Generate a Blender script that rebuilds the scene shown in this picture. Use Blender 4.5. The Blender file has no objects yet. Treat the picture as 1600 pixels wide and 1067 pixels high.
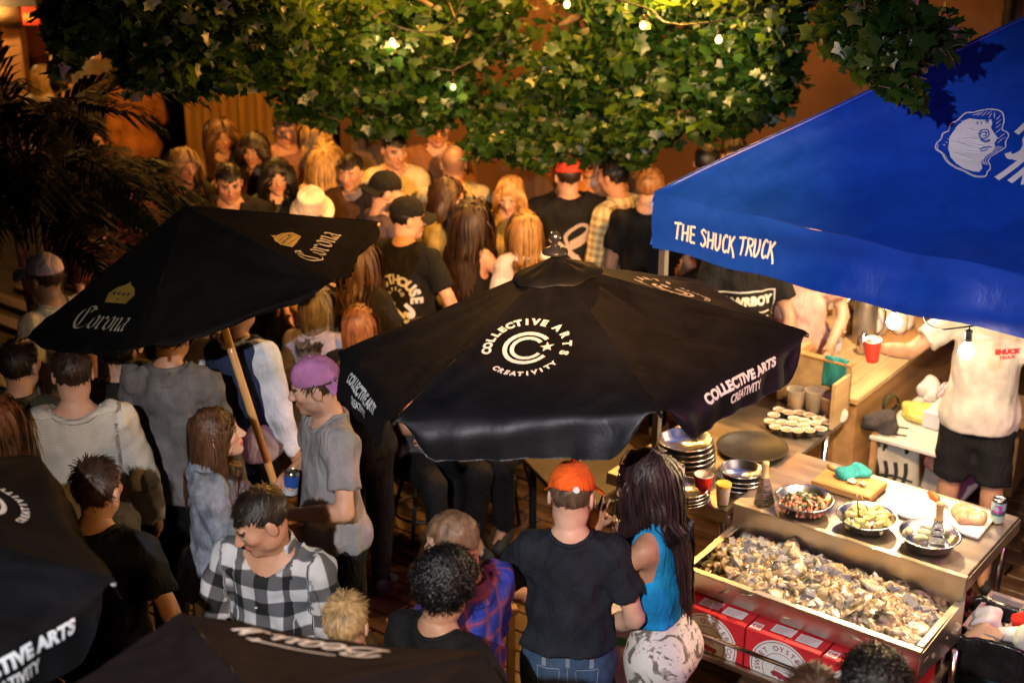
import bpy, bmesh, math, random
import numpy as np
from mathutils import Vector, Matrix

random.seed(7)
RNG = np.random.default_rng(11)
SC = bpy.context.scene
COL = SC.collection
R = math.radians

# ------------------------------------------------------------------ camera
CAM_H, PITCH, FPX = 4.2, R(22.0), 2300.0
cam_d = bpy.data.cameras.new('camera')
cam_d.sensor_width = 36.0
cam_d.lens = FPX / 1600.0 * 36.0
cam_d.clip_start = 0.05
cam_d.clip_end = 500.0
cam_d.dof.use_dof = True
cam_d.dof.focus_distance = 5.9
cam_d.dof.aperture_fstop = 2.0
cam = bpy.data.objects.new('camera', cam_d)
COL.objects.link(cam)
cam.location = (0, 0, CAM_H)
cam.rotation_euler = (R(90) - PITCH, 0, 0)
SC.camera = cam

# ------------------------------------------------------------------ world, moon, exposure
W = bpy.data.worlds.new('World')
SC.world = W
W.use_nodes = True
wn = W.node_tree
bg = wn.nodes['Background']
sky = wn.nodes.new('ShaderNodeTexSky')
sky.sky_type = 'NISHITA'
sky.sun_disc = False
sky.sun_elevation = R(12)
sky.sun_rotation = R(200)
wn.links.new(sky.outputs[0], bg.inputs[0])
bg.inputs[1].default_value = 0.0008
sun_d = bpy.data.lights.new('moon', 'SUN')
sun_d.energy = 0.012
sun_d.color = (0.75, 0.85, 1.0)
sun_d.angle = R(0.5)
sun = bpy.data.objects.new('moon', sun_d)
COL.objects.link(sun)
sun.rotation_euler = (R(50), 0, R(-20))
SC.view_settings.view_transform = 'Standard'
SC.view_settings.look = 'None'
SC.view_settings.gamma = 1.0
SC.view_settings.exposure = 0.0
SC.view_settings.use_curve_mapping = False
cy = SC.cycles
cy.max_bounces = 6
cy.diffuse_bounces = 2
cy.glossy_bounces = 3
cy.transmission_bounces = 6
cy.transparent_max_bounces = 8
cy.caustics_reflective = False
cy.caustics_refractive = False
cy.sample_clamp_indirect = 3.0
cy.use_denoising = True

# ------------------------------------------------------------------ the two lamps on the house wall behind the camera
def aim(o, target):
    d = Vector(target) - o.location
    o.rotation_euler = d.to_track_quat('-Z', 'Y').to_euler()


KEY_POS, KEY_AIM, KEY_W = (-1.0, -0.35, 4.75), (0.35, 5.2, 1.25), 1600.0
AMB_POS, AMB_AIM, AMB_W = (3.1, -0.45, 3.6), (-1.4, 5.7, 1.2), 430.0

# ------------------------------------------------------------------ geometry helpers
CP, SP = math.cos(PITCH), math.sin(PITCH)


def ray(px, py):
    x, u = (px - 800) / FPX, (533.5 - py) / FPX
    return np.array([x, CP + u * SP, -SP + u * CP])


def at_z(px, py, z):
    d = ray(px, py)
    return np.array([0, 0, CAM_H]) + d * ((z - CAM_H) / d[2])


def at_y(px, py, y):
    d = ray(px, py)
    return np.array([0, 0, CAM_H]) + d * (y / d[1])


def link(o, parent=None):
    COL.objects.link(o)
    if parent is not None:
        o.parent = parent
    return o


def empty(name, loc=(0, 0, 0), rz=0.0, parent=None):
    o = bpy.data.objects.new(name, None)
    o.location = loc
    o.rotation_euler = (0, 0, rz)
    o.empty_display_size = 0.1
    return link(o, parent)


def tag(o, label=None, cat=None, group=None, kind=None):
    if label: o['label'] = label
    if cat: o['category'] = cat
    if group: o['group'] = group
    if kind: o['kind'] = kind
    return o


class MB:
    """collects shapes, then builds ONE mesh object"""
    def __init__(self):
        self.v, self.f, self.n = [], [], 0

    def add(self, v, f):
        v = np.asarray(v, float).reshape(-1, 3)
        self.v.append(v)
        n = self.n
        self.f += [[i + n for i in q] for q in f]
        self.n += len(v)
        return self

    def box(self, c, s, rz=0.0, rot=None, bev=0.0):
        hx, hy, hz = s[0] / 2, s[1] / 2, s[2] / 2
        if bev > 0:
            b = min(bev, hx * .6, hy * .6, hz * .6)
            pts, F = [], []
            for z, i in ((-hz, b), (-hz + b, 0), (hz - b, 0), (hz, b)):
                for x, y in ((-1, -1), (1, -1), (1, 1), (-1, 1)):
                    pts.append((x * (hx - i) , y * (hy - i), z))
            for k in range(3):
                for j in range(4):
                    a, e = k * 4 + j, k * 4 + (j + 1) % 4
                    F.append([a, e, e + 4, a + 4])
            F += [[3, 2, 1, 0], [12, 13, 14, 15]]
            v = np.array(pts)
        else:
            v = np.array([(x * hx, y * hy, z * hz) for z in (-1, 1) for x, y in ((-1, -1), (1, -1), (1, 1), (-1, 1))])
            F = [[3, 2, 1, 0], [4, 5, 6, 7]] + [[j, (j + 1) % 4, (j + 1) % 4 + 4, j + 4] for j in range(4)]
        if rot is not None:
            v = v @ np.array(rot).T
        if rz:
            cz, sz = math.cos(rz), math.sin(rz)
            v = v @ np.array([[cz, -sz, 0], [sz, cz, 0], [0, 0, 1]]).T
        return self.add(v + np.asarray(c, float), F)

    def lathe(self, prof, c=(0, 0, 0), seg=24, rot=None, cap=True):
        prof = [(max(r, 1e-4), z) for r, z in prof]
        v = []
        for r, z in prof:
            for k in range(seg):
                a = 2 * math.pi * k / seg
                v.append((r * math.cos(a), r * math.sin(a), z))
        F = []
        for i in range(len(prof) - 1):
            for k in range(seg):
                a, b = i * seg + k, i * seg + (k + 1) % seg
                F.append([a, b, b + seg, a + seg])
        if cap:
            F.append(list(range(seg))[::-1])
            m = (len(prof) - 1) * seg
            F.append([m + k for k in range(seg)])
        v = np.array(v)
        if rot is not None:
            v = v @ np.array(rot).T
        return self.add(v + np.asarray(c, float), F)

    def tube(self, pts, r, seg=8, cap=True):
        pts = np.asarray(pts, float)
        n = len(pts)
        rr = np.broadcast_to(np.asarray(r, float), (n,))
        T = np.gradient(pts, axis=0)
        T /= np.linalg.norm(T, axis=1)[:, None] + 1e-9
        up = np.array([0, 0, 1.0]) if abs(T[0][2]) < .9 else np.array([1.0, 0, 0])
        v = []
        a = np.cross(T[0], up); a /= np.linalg.norm(a)
        for i in range(n):
            a = a - T[i] * a.dot(T[i]); a /= np.linalg.norm(a) + 1e-9
            b = np.cross(T[i], a)
            for k in range(seg):
                an = 2 * math.pi * k / seg
                v.append(pts[i] + rr[i] * (math.cos(an) * a + math.sin(an) * b))
        F = []
        for i in range(n - 1):
            for k in range(seg):
                p, q = i * seg + k, i * seg + (k + 1) % seg
                F.append([p, q, q + seg, p + seg])
        if cap:
            F.append(list(range(seg))[::-1])
            F.append([(n - 1) * seg + k for k in range(seg)])
        return self.add(v, F)

    def grid(self, fn, nu, nv, thick=None):
        v = [fn(i / (nu - 1), j / (nv - 1)) for j in range(nv) for i in range(nu)]
        F = [[j * nu + i, j * nu + i + 1, (j + 1) * nu + i + 1, (j + 1) * nu + i] for j in range(nv - 1) for i in range(nu - 1)]
        v = np.array(v, float)
        if thick is not None:
            m = len(v)
            off = np.asarray(thick, float)
            v = np.vstack([v, v + off])
            F2 = [[a + m for a in q[::-1]] for q in F]
            rim = [i for i in range(nu)] + [j * nu + nu - 1 for j in range(1, nv)] + [(nv - 1) * nu + i for i in range(nu - 2, -1, -1)] + [j * nu for j in range(nv - 2, 0, -1)]
            S = [[rim[k], rim[k - 1], rim[k - 1] + m, rim[k] + m] for k in range(len(rim))]
            F = [q[::-1] for q in F] + [q[::-1] for q in F2] + S
        return self.add(v, F)

    def mesh(self, name, mat=None, smooth=False, fix=True):
        me = bpy.data.meshes.new(name)
        V = np.vstack(self.v) if self.v else np.zeros((0, 3))
        me.from_pydata(V.tolist(), [], self.f)
        if fix and len(V) < 60000:
            bm = bmesh.new(); bm.from_mesh(me)
            bmesh.ops.recalc_face_normals(bm, faces=bm.faces)
            bm.to_mesh(me); bm.free()
        if smooth:
            me.polygons.foreach_set('use_smooth', [True] * len(me.polygons))
            if smooth == 'auto':
                try: me.set_sharp_from_angle(angle=R(38))
                except Exception: pass
        if mat is not None:
            me.materials.append(mat)
        me.update()
        return me

    def build(self, name, mat=None, parent=None, smooth=False, loc=None, fix=True):
        o = bpy.data.objects.new(name, self.mesh(name, mat, smooth, fix))
        if loc is not None:
            o.location = loc
        return link(o, parent)


def raw_mesh(name, V, F, mat=None, smooth=True, parent=None, attrs=None):
    me = bpy.data.meshes.new(name)
    F = np.asarray(F)
    nf, k = F.shape
    me.vertices.add(len(V)); me.vertices.foreach_set('co', np.asarray(V, np.float32).ravel())
    me.loops.add(nf * k); me.loops.foreach_set('vertex_index', F.astype(np.int32).ravel())
    me.polygons.add(nf); me.polygons.foreach_set('loop_start', np.arange(0, nf * k, k, dtype=np.int32))
    try: me.polygons.foreach_set('loop_total', np.full(nf, k, dtype=np.int32))
    except Exception: pass
    if smooth:
        me.polygons.foreach_set('use_smooth', np.ones(nf, dtype=bool))
    for an, (typ, arr) in (attrs or {}).items():
        a = me.attributes.new(an, typ, 'POINT')
        a.data.foreach_set('color' if typ == 'FLOAT_COLOR' else 'vector', np.asarray(arr, np.float32).ravel())
    if mat is not None: me.materials.append(mat)
    me.update(calc_edges=True); me.validate()
    o = bpy.data.objects.new(name, me)
    return link(o, parent)


def copy_tree(o, parent=None):
    c = o.copy(); link(c)
    c.parent = parent
    for ch in o.children:
        copy_tree(ch, c)
    return c

# ------------------------------------------------------------------ materials
MATS = {}


def nt(name):
    m = bpy.data.materials.new(name)
    m.use_nodes = True
    t = m.node_tree
    b = t.nodes['Principled BSDF']
    return m, t, b


def N(t, typ, **kw):
    n = t.nodes.new(typ)
    for k, v in kw.items():
        if k.startswith('i_'):
            key = k[2:]
            n.inputs[int(key) if key.isdigit() else key].default_value = v
        else:
            setattr(n, k, v)
    return n


def mixc(t, fac, a, b, mode='MIX'):
    m = N(t, 'ShaderNodeMix', data_type='RGBA', blend_type=mode)
    if hasattr(fac, 'links'): t.links.new(fac, m.inputs[0])
    else: m.inputs[0].default_value = fac
    for s, i in ((a, 6), (b, 7)):
        if hasattr(s, 'links'): t.links.new(s, m.inputs[i])
        else: m.inputs[i].default_value = (*s[:3], 1)
    return m.outputs[2]


def math_n(t, op, a, b=None):
    m = N(t, 'ShaderNodeMath', operation=op)
    for s, i in ((a, 0), (b, 1)):
        if s is None: continue
        if hasattr(s, 'links'): t.links.new(s, m.inputs[i])
        else: m.inputs[i].default_value = s
    return m.outputs[0]


def pmat(name, col, rough=.6, metal=0.0, var=.25, vs=6.0, bump=.15, bs=60.0, stretch=(1, 1, 1), sheen=0.0, trans=0.0,
         ior=1.45, spec=.5, coat=0.0, fold=0.0, col2=None, emit=None, estr=0.0, alpha=1.0, coord='Object', rvar=.1, detail=4.0):
    if name in MATS: return MATS[name]
    m, t, b = nt(name)
    tc = N(t, 'ShaderNodeTexCoord')
    mp = N(t, 'ShaderNodeMapping'); mp.inputs['Scale'].default_value = stretch
    t.links.new(tc.outputs[coord], mp.inputs[0])
    nz = N(t, 'ShaderNodeTexNoise', i_Scale=vs, i_Detail=detail)
    t.links.new(mp.outputs[0], nz.inputs['Vector'])
    c2 = col2 if col2 is not None else tuple(max(0, c * (1 - var)) for c in col)
    c1 = col if col2 is not None else tuple(min(1, c * (1 + var * .6)) for c in col)
    rp = N(t, 'ShaderNodeMapRange', i_1=.3, i_2=.7)
    t.links.new(nz.outputs[0], rp.inputs[0])
    t.links.new(mixc(t, rp.outputs[0], c2, c1), b.inputs['Base Color'])
    if rvar:
        rr = N(t, 'ShaderNodeMapRange', i_3=max(.02, rough - rvar), i_4=min(1, rough + rvar))
        t.links.new(nz.outputs[0], rr.inputs[0]); t.links.new(rr.outputs[0], b.inputs['Roughness'])
    else:
        b.inputs['Roughness'].default_value = rough
    b.inputs['Metallic'].default_value = metal
    b.inputs['Specular IOR Level'].default_value = spec
    b.inputs['IOR'].default_value = ior
    b.inputs['Sheen Weight'].default_value = sheen
    b.inputs['Sheen Roughness'].default_value = .5
    b.inputs['Transmission Weight'].default_value = trans
    b.inputs['Coat Weight'].default_value = coat
    b.inputs['Alpha'].default_value = alpha
    if emit is not None:
        b.inputs['Emission Color'].default_value = (*emit, 1); b.inputs['Emission Strength'].default_value = estr
    if bump:
        n2 = N(t, 'ShaderNodeTexNoise', i_Scale=bs, i_Detail=3.0)
        t.links.new(mp.outputs[0], n2.inputs['Vector'])
        bp = N(t, 'ShaderNodeBump', i_Strength=bump, i_Distance=.01)
        t.links.new(n2.outputs[0], bp.inputs['Height']); t.links.new(bp.outputs[0], b.inputs['Normal'])
        if fold:
            n3 = N(t, 'ShaderNodeTexNoise', i_Scale=11.0, i_Detail=2.5, i_Distortion=1.8); m3 = N(t, 'ShaderNodeMapping'); m3.inputs['Scale'].default_value = (1.5, 1.5, .6)
            t.links.new(tc.outputs[coord], m3.inputs[0]); t.links.new(m3.outputs[0], n3.inputs['Vector'])
            b3 = N(t, 'ShaderNodeBump', i_Strength=fold, i_Distance=.05); t.links.new(n3.outputs[0], b3.inputs['Height']); t.links.new(b3.outputs[0], bp.inputs['Normal'])
    MATS[name] = m
    return m


def cloth(name, col, rough=.85, var=.3, bump=.25, bs=220.0, sheen=.0, vs=9.0, fold=.3, **kw):
    if max(col) < .05: col = tuple(c * .55 for c in col)
    return pmat(name, col, rough, 0, var, vs, bump, bs, sheen=sheen, spec=.25, fold=fold, **kw)


def attr_mat(name, kind, cols, sc=.075, rough=.85, soft=.0):
    """garment patterns, laid on the cloth's own (around, along) coordinates"""
    if name in MATS: return MATS[name]
    m, t, b = nt(name)
    at = N(t, 'ShaderNodeAttribute', attribute_name='cloth')
    sx = N(t, 'ShaderNodeSeparateXYZ'); t.links.new(at.outputs['Vector'], sx.inputs[0])
    u, v = sx.outputs[0], sx.outputs[1]
    nz = N(t, 'ShaderNodeTexNoise', i_Scale=18.0, i_Detail=3.0)
    tc = N(t, 'ShaderNodeTexCoord'); t.links.new(tc.outputs['Object'], nz.inputs['Vector'])

    def stripe(x, period, duty, off=0.0):
        w = math_n(t, 'FRACT', math_n(t, 'ADD', math_n(t, 'DIVIDE', x, period), 50.0 + off))
        r = N(t, 'ShaderNodeMapRange', i_1=duty - .02 - soft, i_2=duty + .02 + soft)
        t.links.new(math_n(t, 'ABSOLUTE', math_n(t, 'SUBTRACT', w, .5)), r.inputs[0])
        return r.outputs[0]
    if kind == 'check':
        a, c = stripe(u, sc, .25), stripe(v, sc, .25)
        x1 = mixc(t, a, cols[0], cols[1]); x2 = mixc(t, a, cols[1], cols[2])
        out = mixc(t, c, x1, x2)
    elif kind == 'plaid':
        a, c = stripe(u, sc, .3), stripe(v, sc, .3)
        th1, th2 = stripe(u, sc, .44), stripe(v, sc, .44)
        x = mixc(t, a, cols[0], cols[1]); y = mixc(t, c, cols[0], cols[1])
        out = mixc(t, .5, x, y)
        out = mixc(t, math_n(t, 'MULTIPLY', th1, .55), out, cols[2]); out = mixc(t, math_n(t, 'MULTIPLY', th2, .55), out, cols[2])
    elif kind == 'stripes':
        out = mixc(t, stripe(v, sc, .3), cols[0], cols[1])
    elif kind == 'rib':
        out = mixc(t, stripe(v, sc, .25), cols[0], cols[1])
    elif kind == 'marble':
        n3 = N(t, 'ShaderNodeTexNoise', i_Scale=9.0, i_Detail=3.0, i_Distortion=2.2)
        t.links.new(tc.outputs['Object'], n3.inputs['Vector'])
        rp = N(t, 'ShaderNodeValToRGB'); e = rp.color_ramp.elements
        e[0].position, e[0].color = .40, (*cols[0], 1)
        e[1].position, e[1].color = .47, (*cols[1], 1)
        e2 = e.new(.60); e2.color = (*cols[1], 1)
        e3 = e.new(.68); e3.color = (*cols[2], 1)
        t.links.new(n3.outputs[0], rp.inputs[0]); out = rp.outputs[0]
    out = mixc(t, .35, out, mixc(t, nz.outputs[0], (.35, .35, .35), (1, 1, 1)), 'MULTIPLY')
    t.links.new(out, b.inputs['Base Color'])
    b.inputs['Roughness'].default_value = rough
    b.inputs['Specular IOR Level'].default_value = .25
    n2 = N(t, 'ShaderNodeTexNoise', i_Scale=260.0 if kind != 'rib' else 120.0)
    t.links.new(tc.outputs['Object'], n2.inputs['Vector'])
    bp = N(t, 'ShaderNodeBump', i_Strength=.3, i_Distance=.006)
    t.links.new(n2.outputs[0], bp.inputs['Height']); t.links.new(bp.outputs[0], b.inputs['Normal'])
    if kind == 'rib':
        bp.inputs['Distance'].default_value = .01
        bp.inputs['Strength'].default_value = .8
        t.links.new(math_n(t, 'ADD', stripe(v, sc, .25), math_n(t, 'MULTIPLY', n2.outputs[0], .5)), bp.inputs['Height'])
    MATS[name] = m
    return m


def skin_mat():
    if 'skin' in MATS: return MATS['skin']
    m, t, b = nt('skin')
    at = N(t, 'ShaderNodeAttribute', attribute_name='tint')
    tc = N(t, 'ShaderNodeTexCoord')
    nz = N(t, 'ShaderNodeTexNoise', i_Scale=30.0, i_Detail=4.0); t.links.new(tc.outputs['Object'], nz.inputs['Vector'])
    k = mixc(t, nz.outputs[0], (.78, .72, .7), (1.15, 1.1, 1.08))
    t.links.new(mixc(t, 1.0, at.outputs['Color'], k, 'MULTIPLY'), b.inputs['Base Color'])
    b.inputs['Roughness'].default_value = .5
    b.inputs['Specular IOR Level'].default_value = .4
    n2 = N(t, 'ShaderNodeTexNoise', i_Scale=350.0); t.links.new(tc.outputs['Object'], n2.inputs['Vector'])
    bp = N(t, 'ShaderNodeBump', i_Strength=.15, i_Distance=.003)
    t.links.new(n2.outputs[0], bp.inputs['Height']); t.links.new(bp.outputs[0], b.inputs['Normal'])
    MATS['skin'] = m
    return m


def hair_mat(col):
    nm = 'hair_%d_%d_%d' % tuple(int(c * 1000) for c in col)
    return pmat(nm, col, .42, 0, .55, 40.0, .3, 300.0, spec=.55, stretch=(1, 1, .35))


def glass_mat(name, col=(.95, .97, 1), rough=.08):
    """thin clear plastic or glass: mostly see-through with a gloss"""
    if name in MATS: return MATS[name]
    m, t, b = nt(name)
    tr = N(t, 'ShaderNodeBsdfTransparent', i_Color=(*col, 1))
    gl = N(t, 'ShaderNodeBsdfPrincipled')
    gl.inputs['Base Color'].default_value = (*[c * .8 for c in col], 1); gl.inputs['Roughness'].default_value = rough
    lw = N(t, 'ShaderNodeLayerWeight', i_Blend=.35)
    mx = N(t, 'ShaderNodeMixShader')
    r = N(t, 'ShaderNodeMapRange', i_3=.18, i_4=.85); t.links.new(lw.outputs['Facing'], r.inputs[0])
    t.links.new(r.outputs[0], mx.inputs[0]); t.links.new(tr.outputs[0], mx.inputs[1]); t.links.new(gl.outputs[0], mx.inputs[2])
    t.links.new(mx.outputs[0], t.nodes['Material Output'].inputs[0])
    t.nodes.remove(b)
    MATS[name] = m
    return m


def glow(name, col, strength):
    if name in MATS: return MATS[name]
    m, t, b = nt(name)
    e = N(t, 'ShaderNodeEmission', i_Color=(*col, 1), i_Strength=strength)
    t.links.new(e.outputs[0], t.nodes['Material Output'].inputs[0])
    t.nodes.remove(b)
    MATS[name] = m
    return m


def lamp_light(name, loc, col, watts, parent=None, radius=.03, spot=None, target=None, blend=.4):
    d = bpy.data.lights.new(name, 'SPOT' if spot else 'POINT')
    d.energy, d.color = watts, col
    d.shadow_soft_size = radius
    if spot: d.spot_size, d.spot_blend = R(spot), blend
    o = bpy.data.objects.new(name, d)
    o.location = loc
    link(o, parent)
    if target is not None: aim(o, target)
    return o

# ------------------------------------------------------------------ flat lettering
_GL = {}


def glyphs(txt, size=1.0, bold=.0, shear=0.0, align='CENTER', space=1.0, res=3):
    key = (txt, size, bold, shear, align, space)
    if key in _GL: return _GL[key]
    cu = bpy.data.curves.new('t', 'FONT')
    cu.body = txt; cu.size = size; cu.offset = bold; cu.shear = shear
    cu.align_x = align; cu.space_character = space; cu.resolution_u = res
    ob = bpy.data.objects.new('t', cu)
    me = bpy.data.meshes.new_from_object(ob)
    V = np.array([v.co[:2] for v in me.vertices]).reshape(-1, 2)
    F = [list(p.vertices) for p in me.polygons]
    bpy.data.objects.remove(ob); bpy.data.curves.remove(cu); bpy.data.meshes.remove(me)
    _GL[key] = (V, F)
    return V, F


def rot2(V, a):
    c, s = math.cos(a), math.sin(a)
    return np.asarray(V) @ np.array([[c, s], [-s, c]])


class Flat:
    """2-D artwork made of polygons"""
    def __init__(self): self.V, self.F, self.n = [], [], 0

    def add(self, V, F):
        V = np.asarray(V, float)
        if len(V) == 0: return self
        self.V.append(V); self.F += [[i + self.n for i in f] for f in F]; self.n += len(V)
        return self

    def text(self, s, pos, size, bold=.0, shear=0, rot=0, align='CENTER', space=1.0, sx=1.0):
        V, F = glyphs(s, size, bold, shear, align, space)
        return self.add(rot2(V * np.array([sx, 1]), rot) + np.array(pos), F)

    def arc(self, s, c, r, a0, a1, size, bold=.0, inside=False, sx=1.0):
        """letters along an arc, a0 -> a1 in degrees; inside: feet toward the outside of the ring"""
        for k, ch in enumerate(s):
            a = R(a0 + (a1 - a0) * (k / max(1, len(s) - 1)))
            if ch == ' ': continue
            V, F = glyphs(ch, size, bold)
            V = V * np.array([sx, 1]) - np.array([0, size * .35])
            th = a + math.pi / 2 if inside else a - math.pi / 2
            self.add(rot2(V, th) + np.array(c) + r * np.array([math.cos(a), math.sin(a)]), F)
        return self

    def ring(self, c, r0, r1, a0=0, a1=360, n=40):
        A = [R(a0 + (a1 - a0) * k / n) for k in range(n + 1)]
        V = [(c[0] + r * math.cos(a), c[1] + r * math.sin(a)) for a in A for r in (r0, r1)]
        return self.add(V, [[2 * k, 2 * k + 1, 2 * k + 3, 2 * k + 2] for k in range(n)])

    def disc(self, c, r, n=40):
        return self.add([(c[0] + r * math.cos(2 * math.pi * k / n), c[1] + r * math.sin(2 * math.pi * k / n)) for k in range(n)], [list(range(n))])

    def star(self, c, r, a=90):
        V = [(c[0], c[1])] + [(c[0] + (r if k % 2 == 0 else r * .42) * math.cos(R(a + 36 * k)), c[1] + (r if k % 2 == 0 else r * .42) * math.sin(R(a + 36 * k))) for k in range(10)]
        return self.add(V, [[0, 1 + k, 1 + (k + 1) % 10] for k in range(10)])

    def stroke(self, pts, w=.02, nib=None, off=(0, 0), sc=1.0, shear=0.0, taper=False):
        """a pen stroke: round-ish brush (w) or a broad nib (vector)"""
        P = np.asarray(pts, float)
        if len(P) > 2 and not (nib is not None and len(P) <= 2):
            P = catmull(P)
        P = P * sc
        P[:, 0] += P[:, 1] * shear
        P = P + np.array(off)
        if nib is not None:
            nb = np.array(nib) * sc / 2
            L, Rr = P - nb, P + nb
        else:
            T = np.gradient(P, axis=0); T /= np.linalg.norm(T, axis=1)[:, None] + 1e-9
            nn = np.stack([-T[:, 1], T[:, 0]], 1)
            ww = np.full(len(P), w * sc / 2)
            if taper: ww = ww * (0.35 + .65 * np.sin(np.linspace(.25, 2.9, len(P))))
            L, Rr = P + nn * ww[:, None], P - nn * ww[:, None]
        n = len(P)
        V = np.vstack([L, Rr])
        return self.add(V, [[k, k + 1, n + k + 1, n + k] for k in range(n - 1)])

    def poly(self, pts):
        from mathutils.geometry import tessellate_polygon
        T = tessellate_polygon([[Vector((p[0], p[1], 0)) for p in pts]])
        return self.add(pts, [list(t) for t in T])

    def put(self, name, fn, mat, parent=None, thr=.03, label=None):
        """lay the artwork on a surface: fn(x, y) -> point just above it"""
        bm = bmesh.new()
        V = np.vstack(self.V)
        vs = [bm.verts.new((x, y, 0)) for x, y in V]
        for f in self.F:
            try: bm.faces.new([vs[i] for i in f])
            except Exception: pass
        for _ in range(3):
            long = [e for e in bm.edges if e.calc_length() > thr]
            if not long: break
            bmesh.ops.subdivide_edges(bm, edges=long, cuts=1)
        for v in bm.verts:
            v.co = fn(v.co.x, v.co.y)
        me = bpy.data.meshes.new(name); bm.to_mesh(me); bm.free()
        me.materials.append(mat)
        o = bpy.data.objects.new(name, me)
        if label: o['label'] = label
        return link(o, parent)


def catmull(P, k=6):
    P = np.asarray(P, float)
    Q = np.vstack([2 * P[0] - P[1], P, 2 * P[-1] - P[-2]])
    out = []
    for i in range(1, len(Q) - 2):
        for s in range(k):
            t = s / k
            out.append(.5 * (2 * Q[i] + (Q[i + 1] - Q[i - 1]) * t + (2 * Q[i - 1] - 5 * Q[i] + 4 * Q[i + 1] - Q[i + 2]) * t * t + (3 * Q[i] - Q[i - 1] - 3 * Q[i + 1] + Q[i + 2]) * t ** 3))
    out.append(P[-1])
    return np.array(out)


def plane_fn(o, ex, ey, lift=.003):
    o, ex, ey = np.array(o, float), np.array(ex, float), np.array(ey, float)
    n = np.cross(ex, ey); n /= np.linalg.norm(n)
    return lambda x, y: Vector(o + ex * x + ey * y + n * lift)

# ------------------------------------------------------------------ bodies as smooth implicit surfaces, polygonised
def smin(a, b, k):
    if k <= 0: return np.minimum(a, b)
    h = np.maximum(k - np.abs(a - b), 0) / k
    return np.minimum(a, b) - h * h * k * .25


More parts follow.
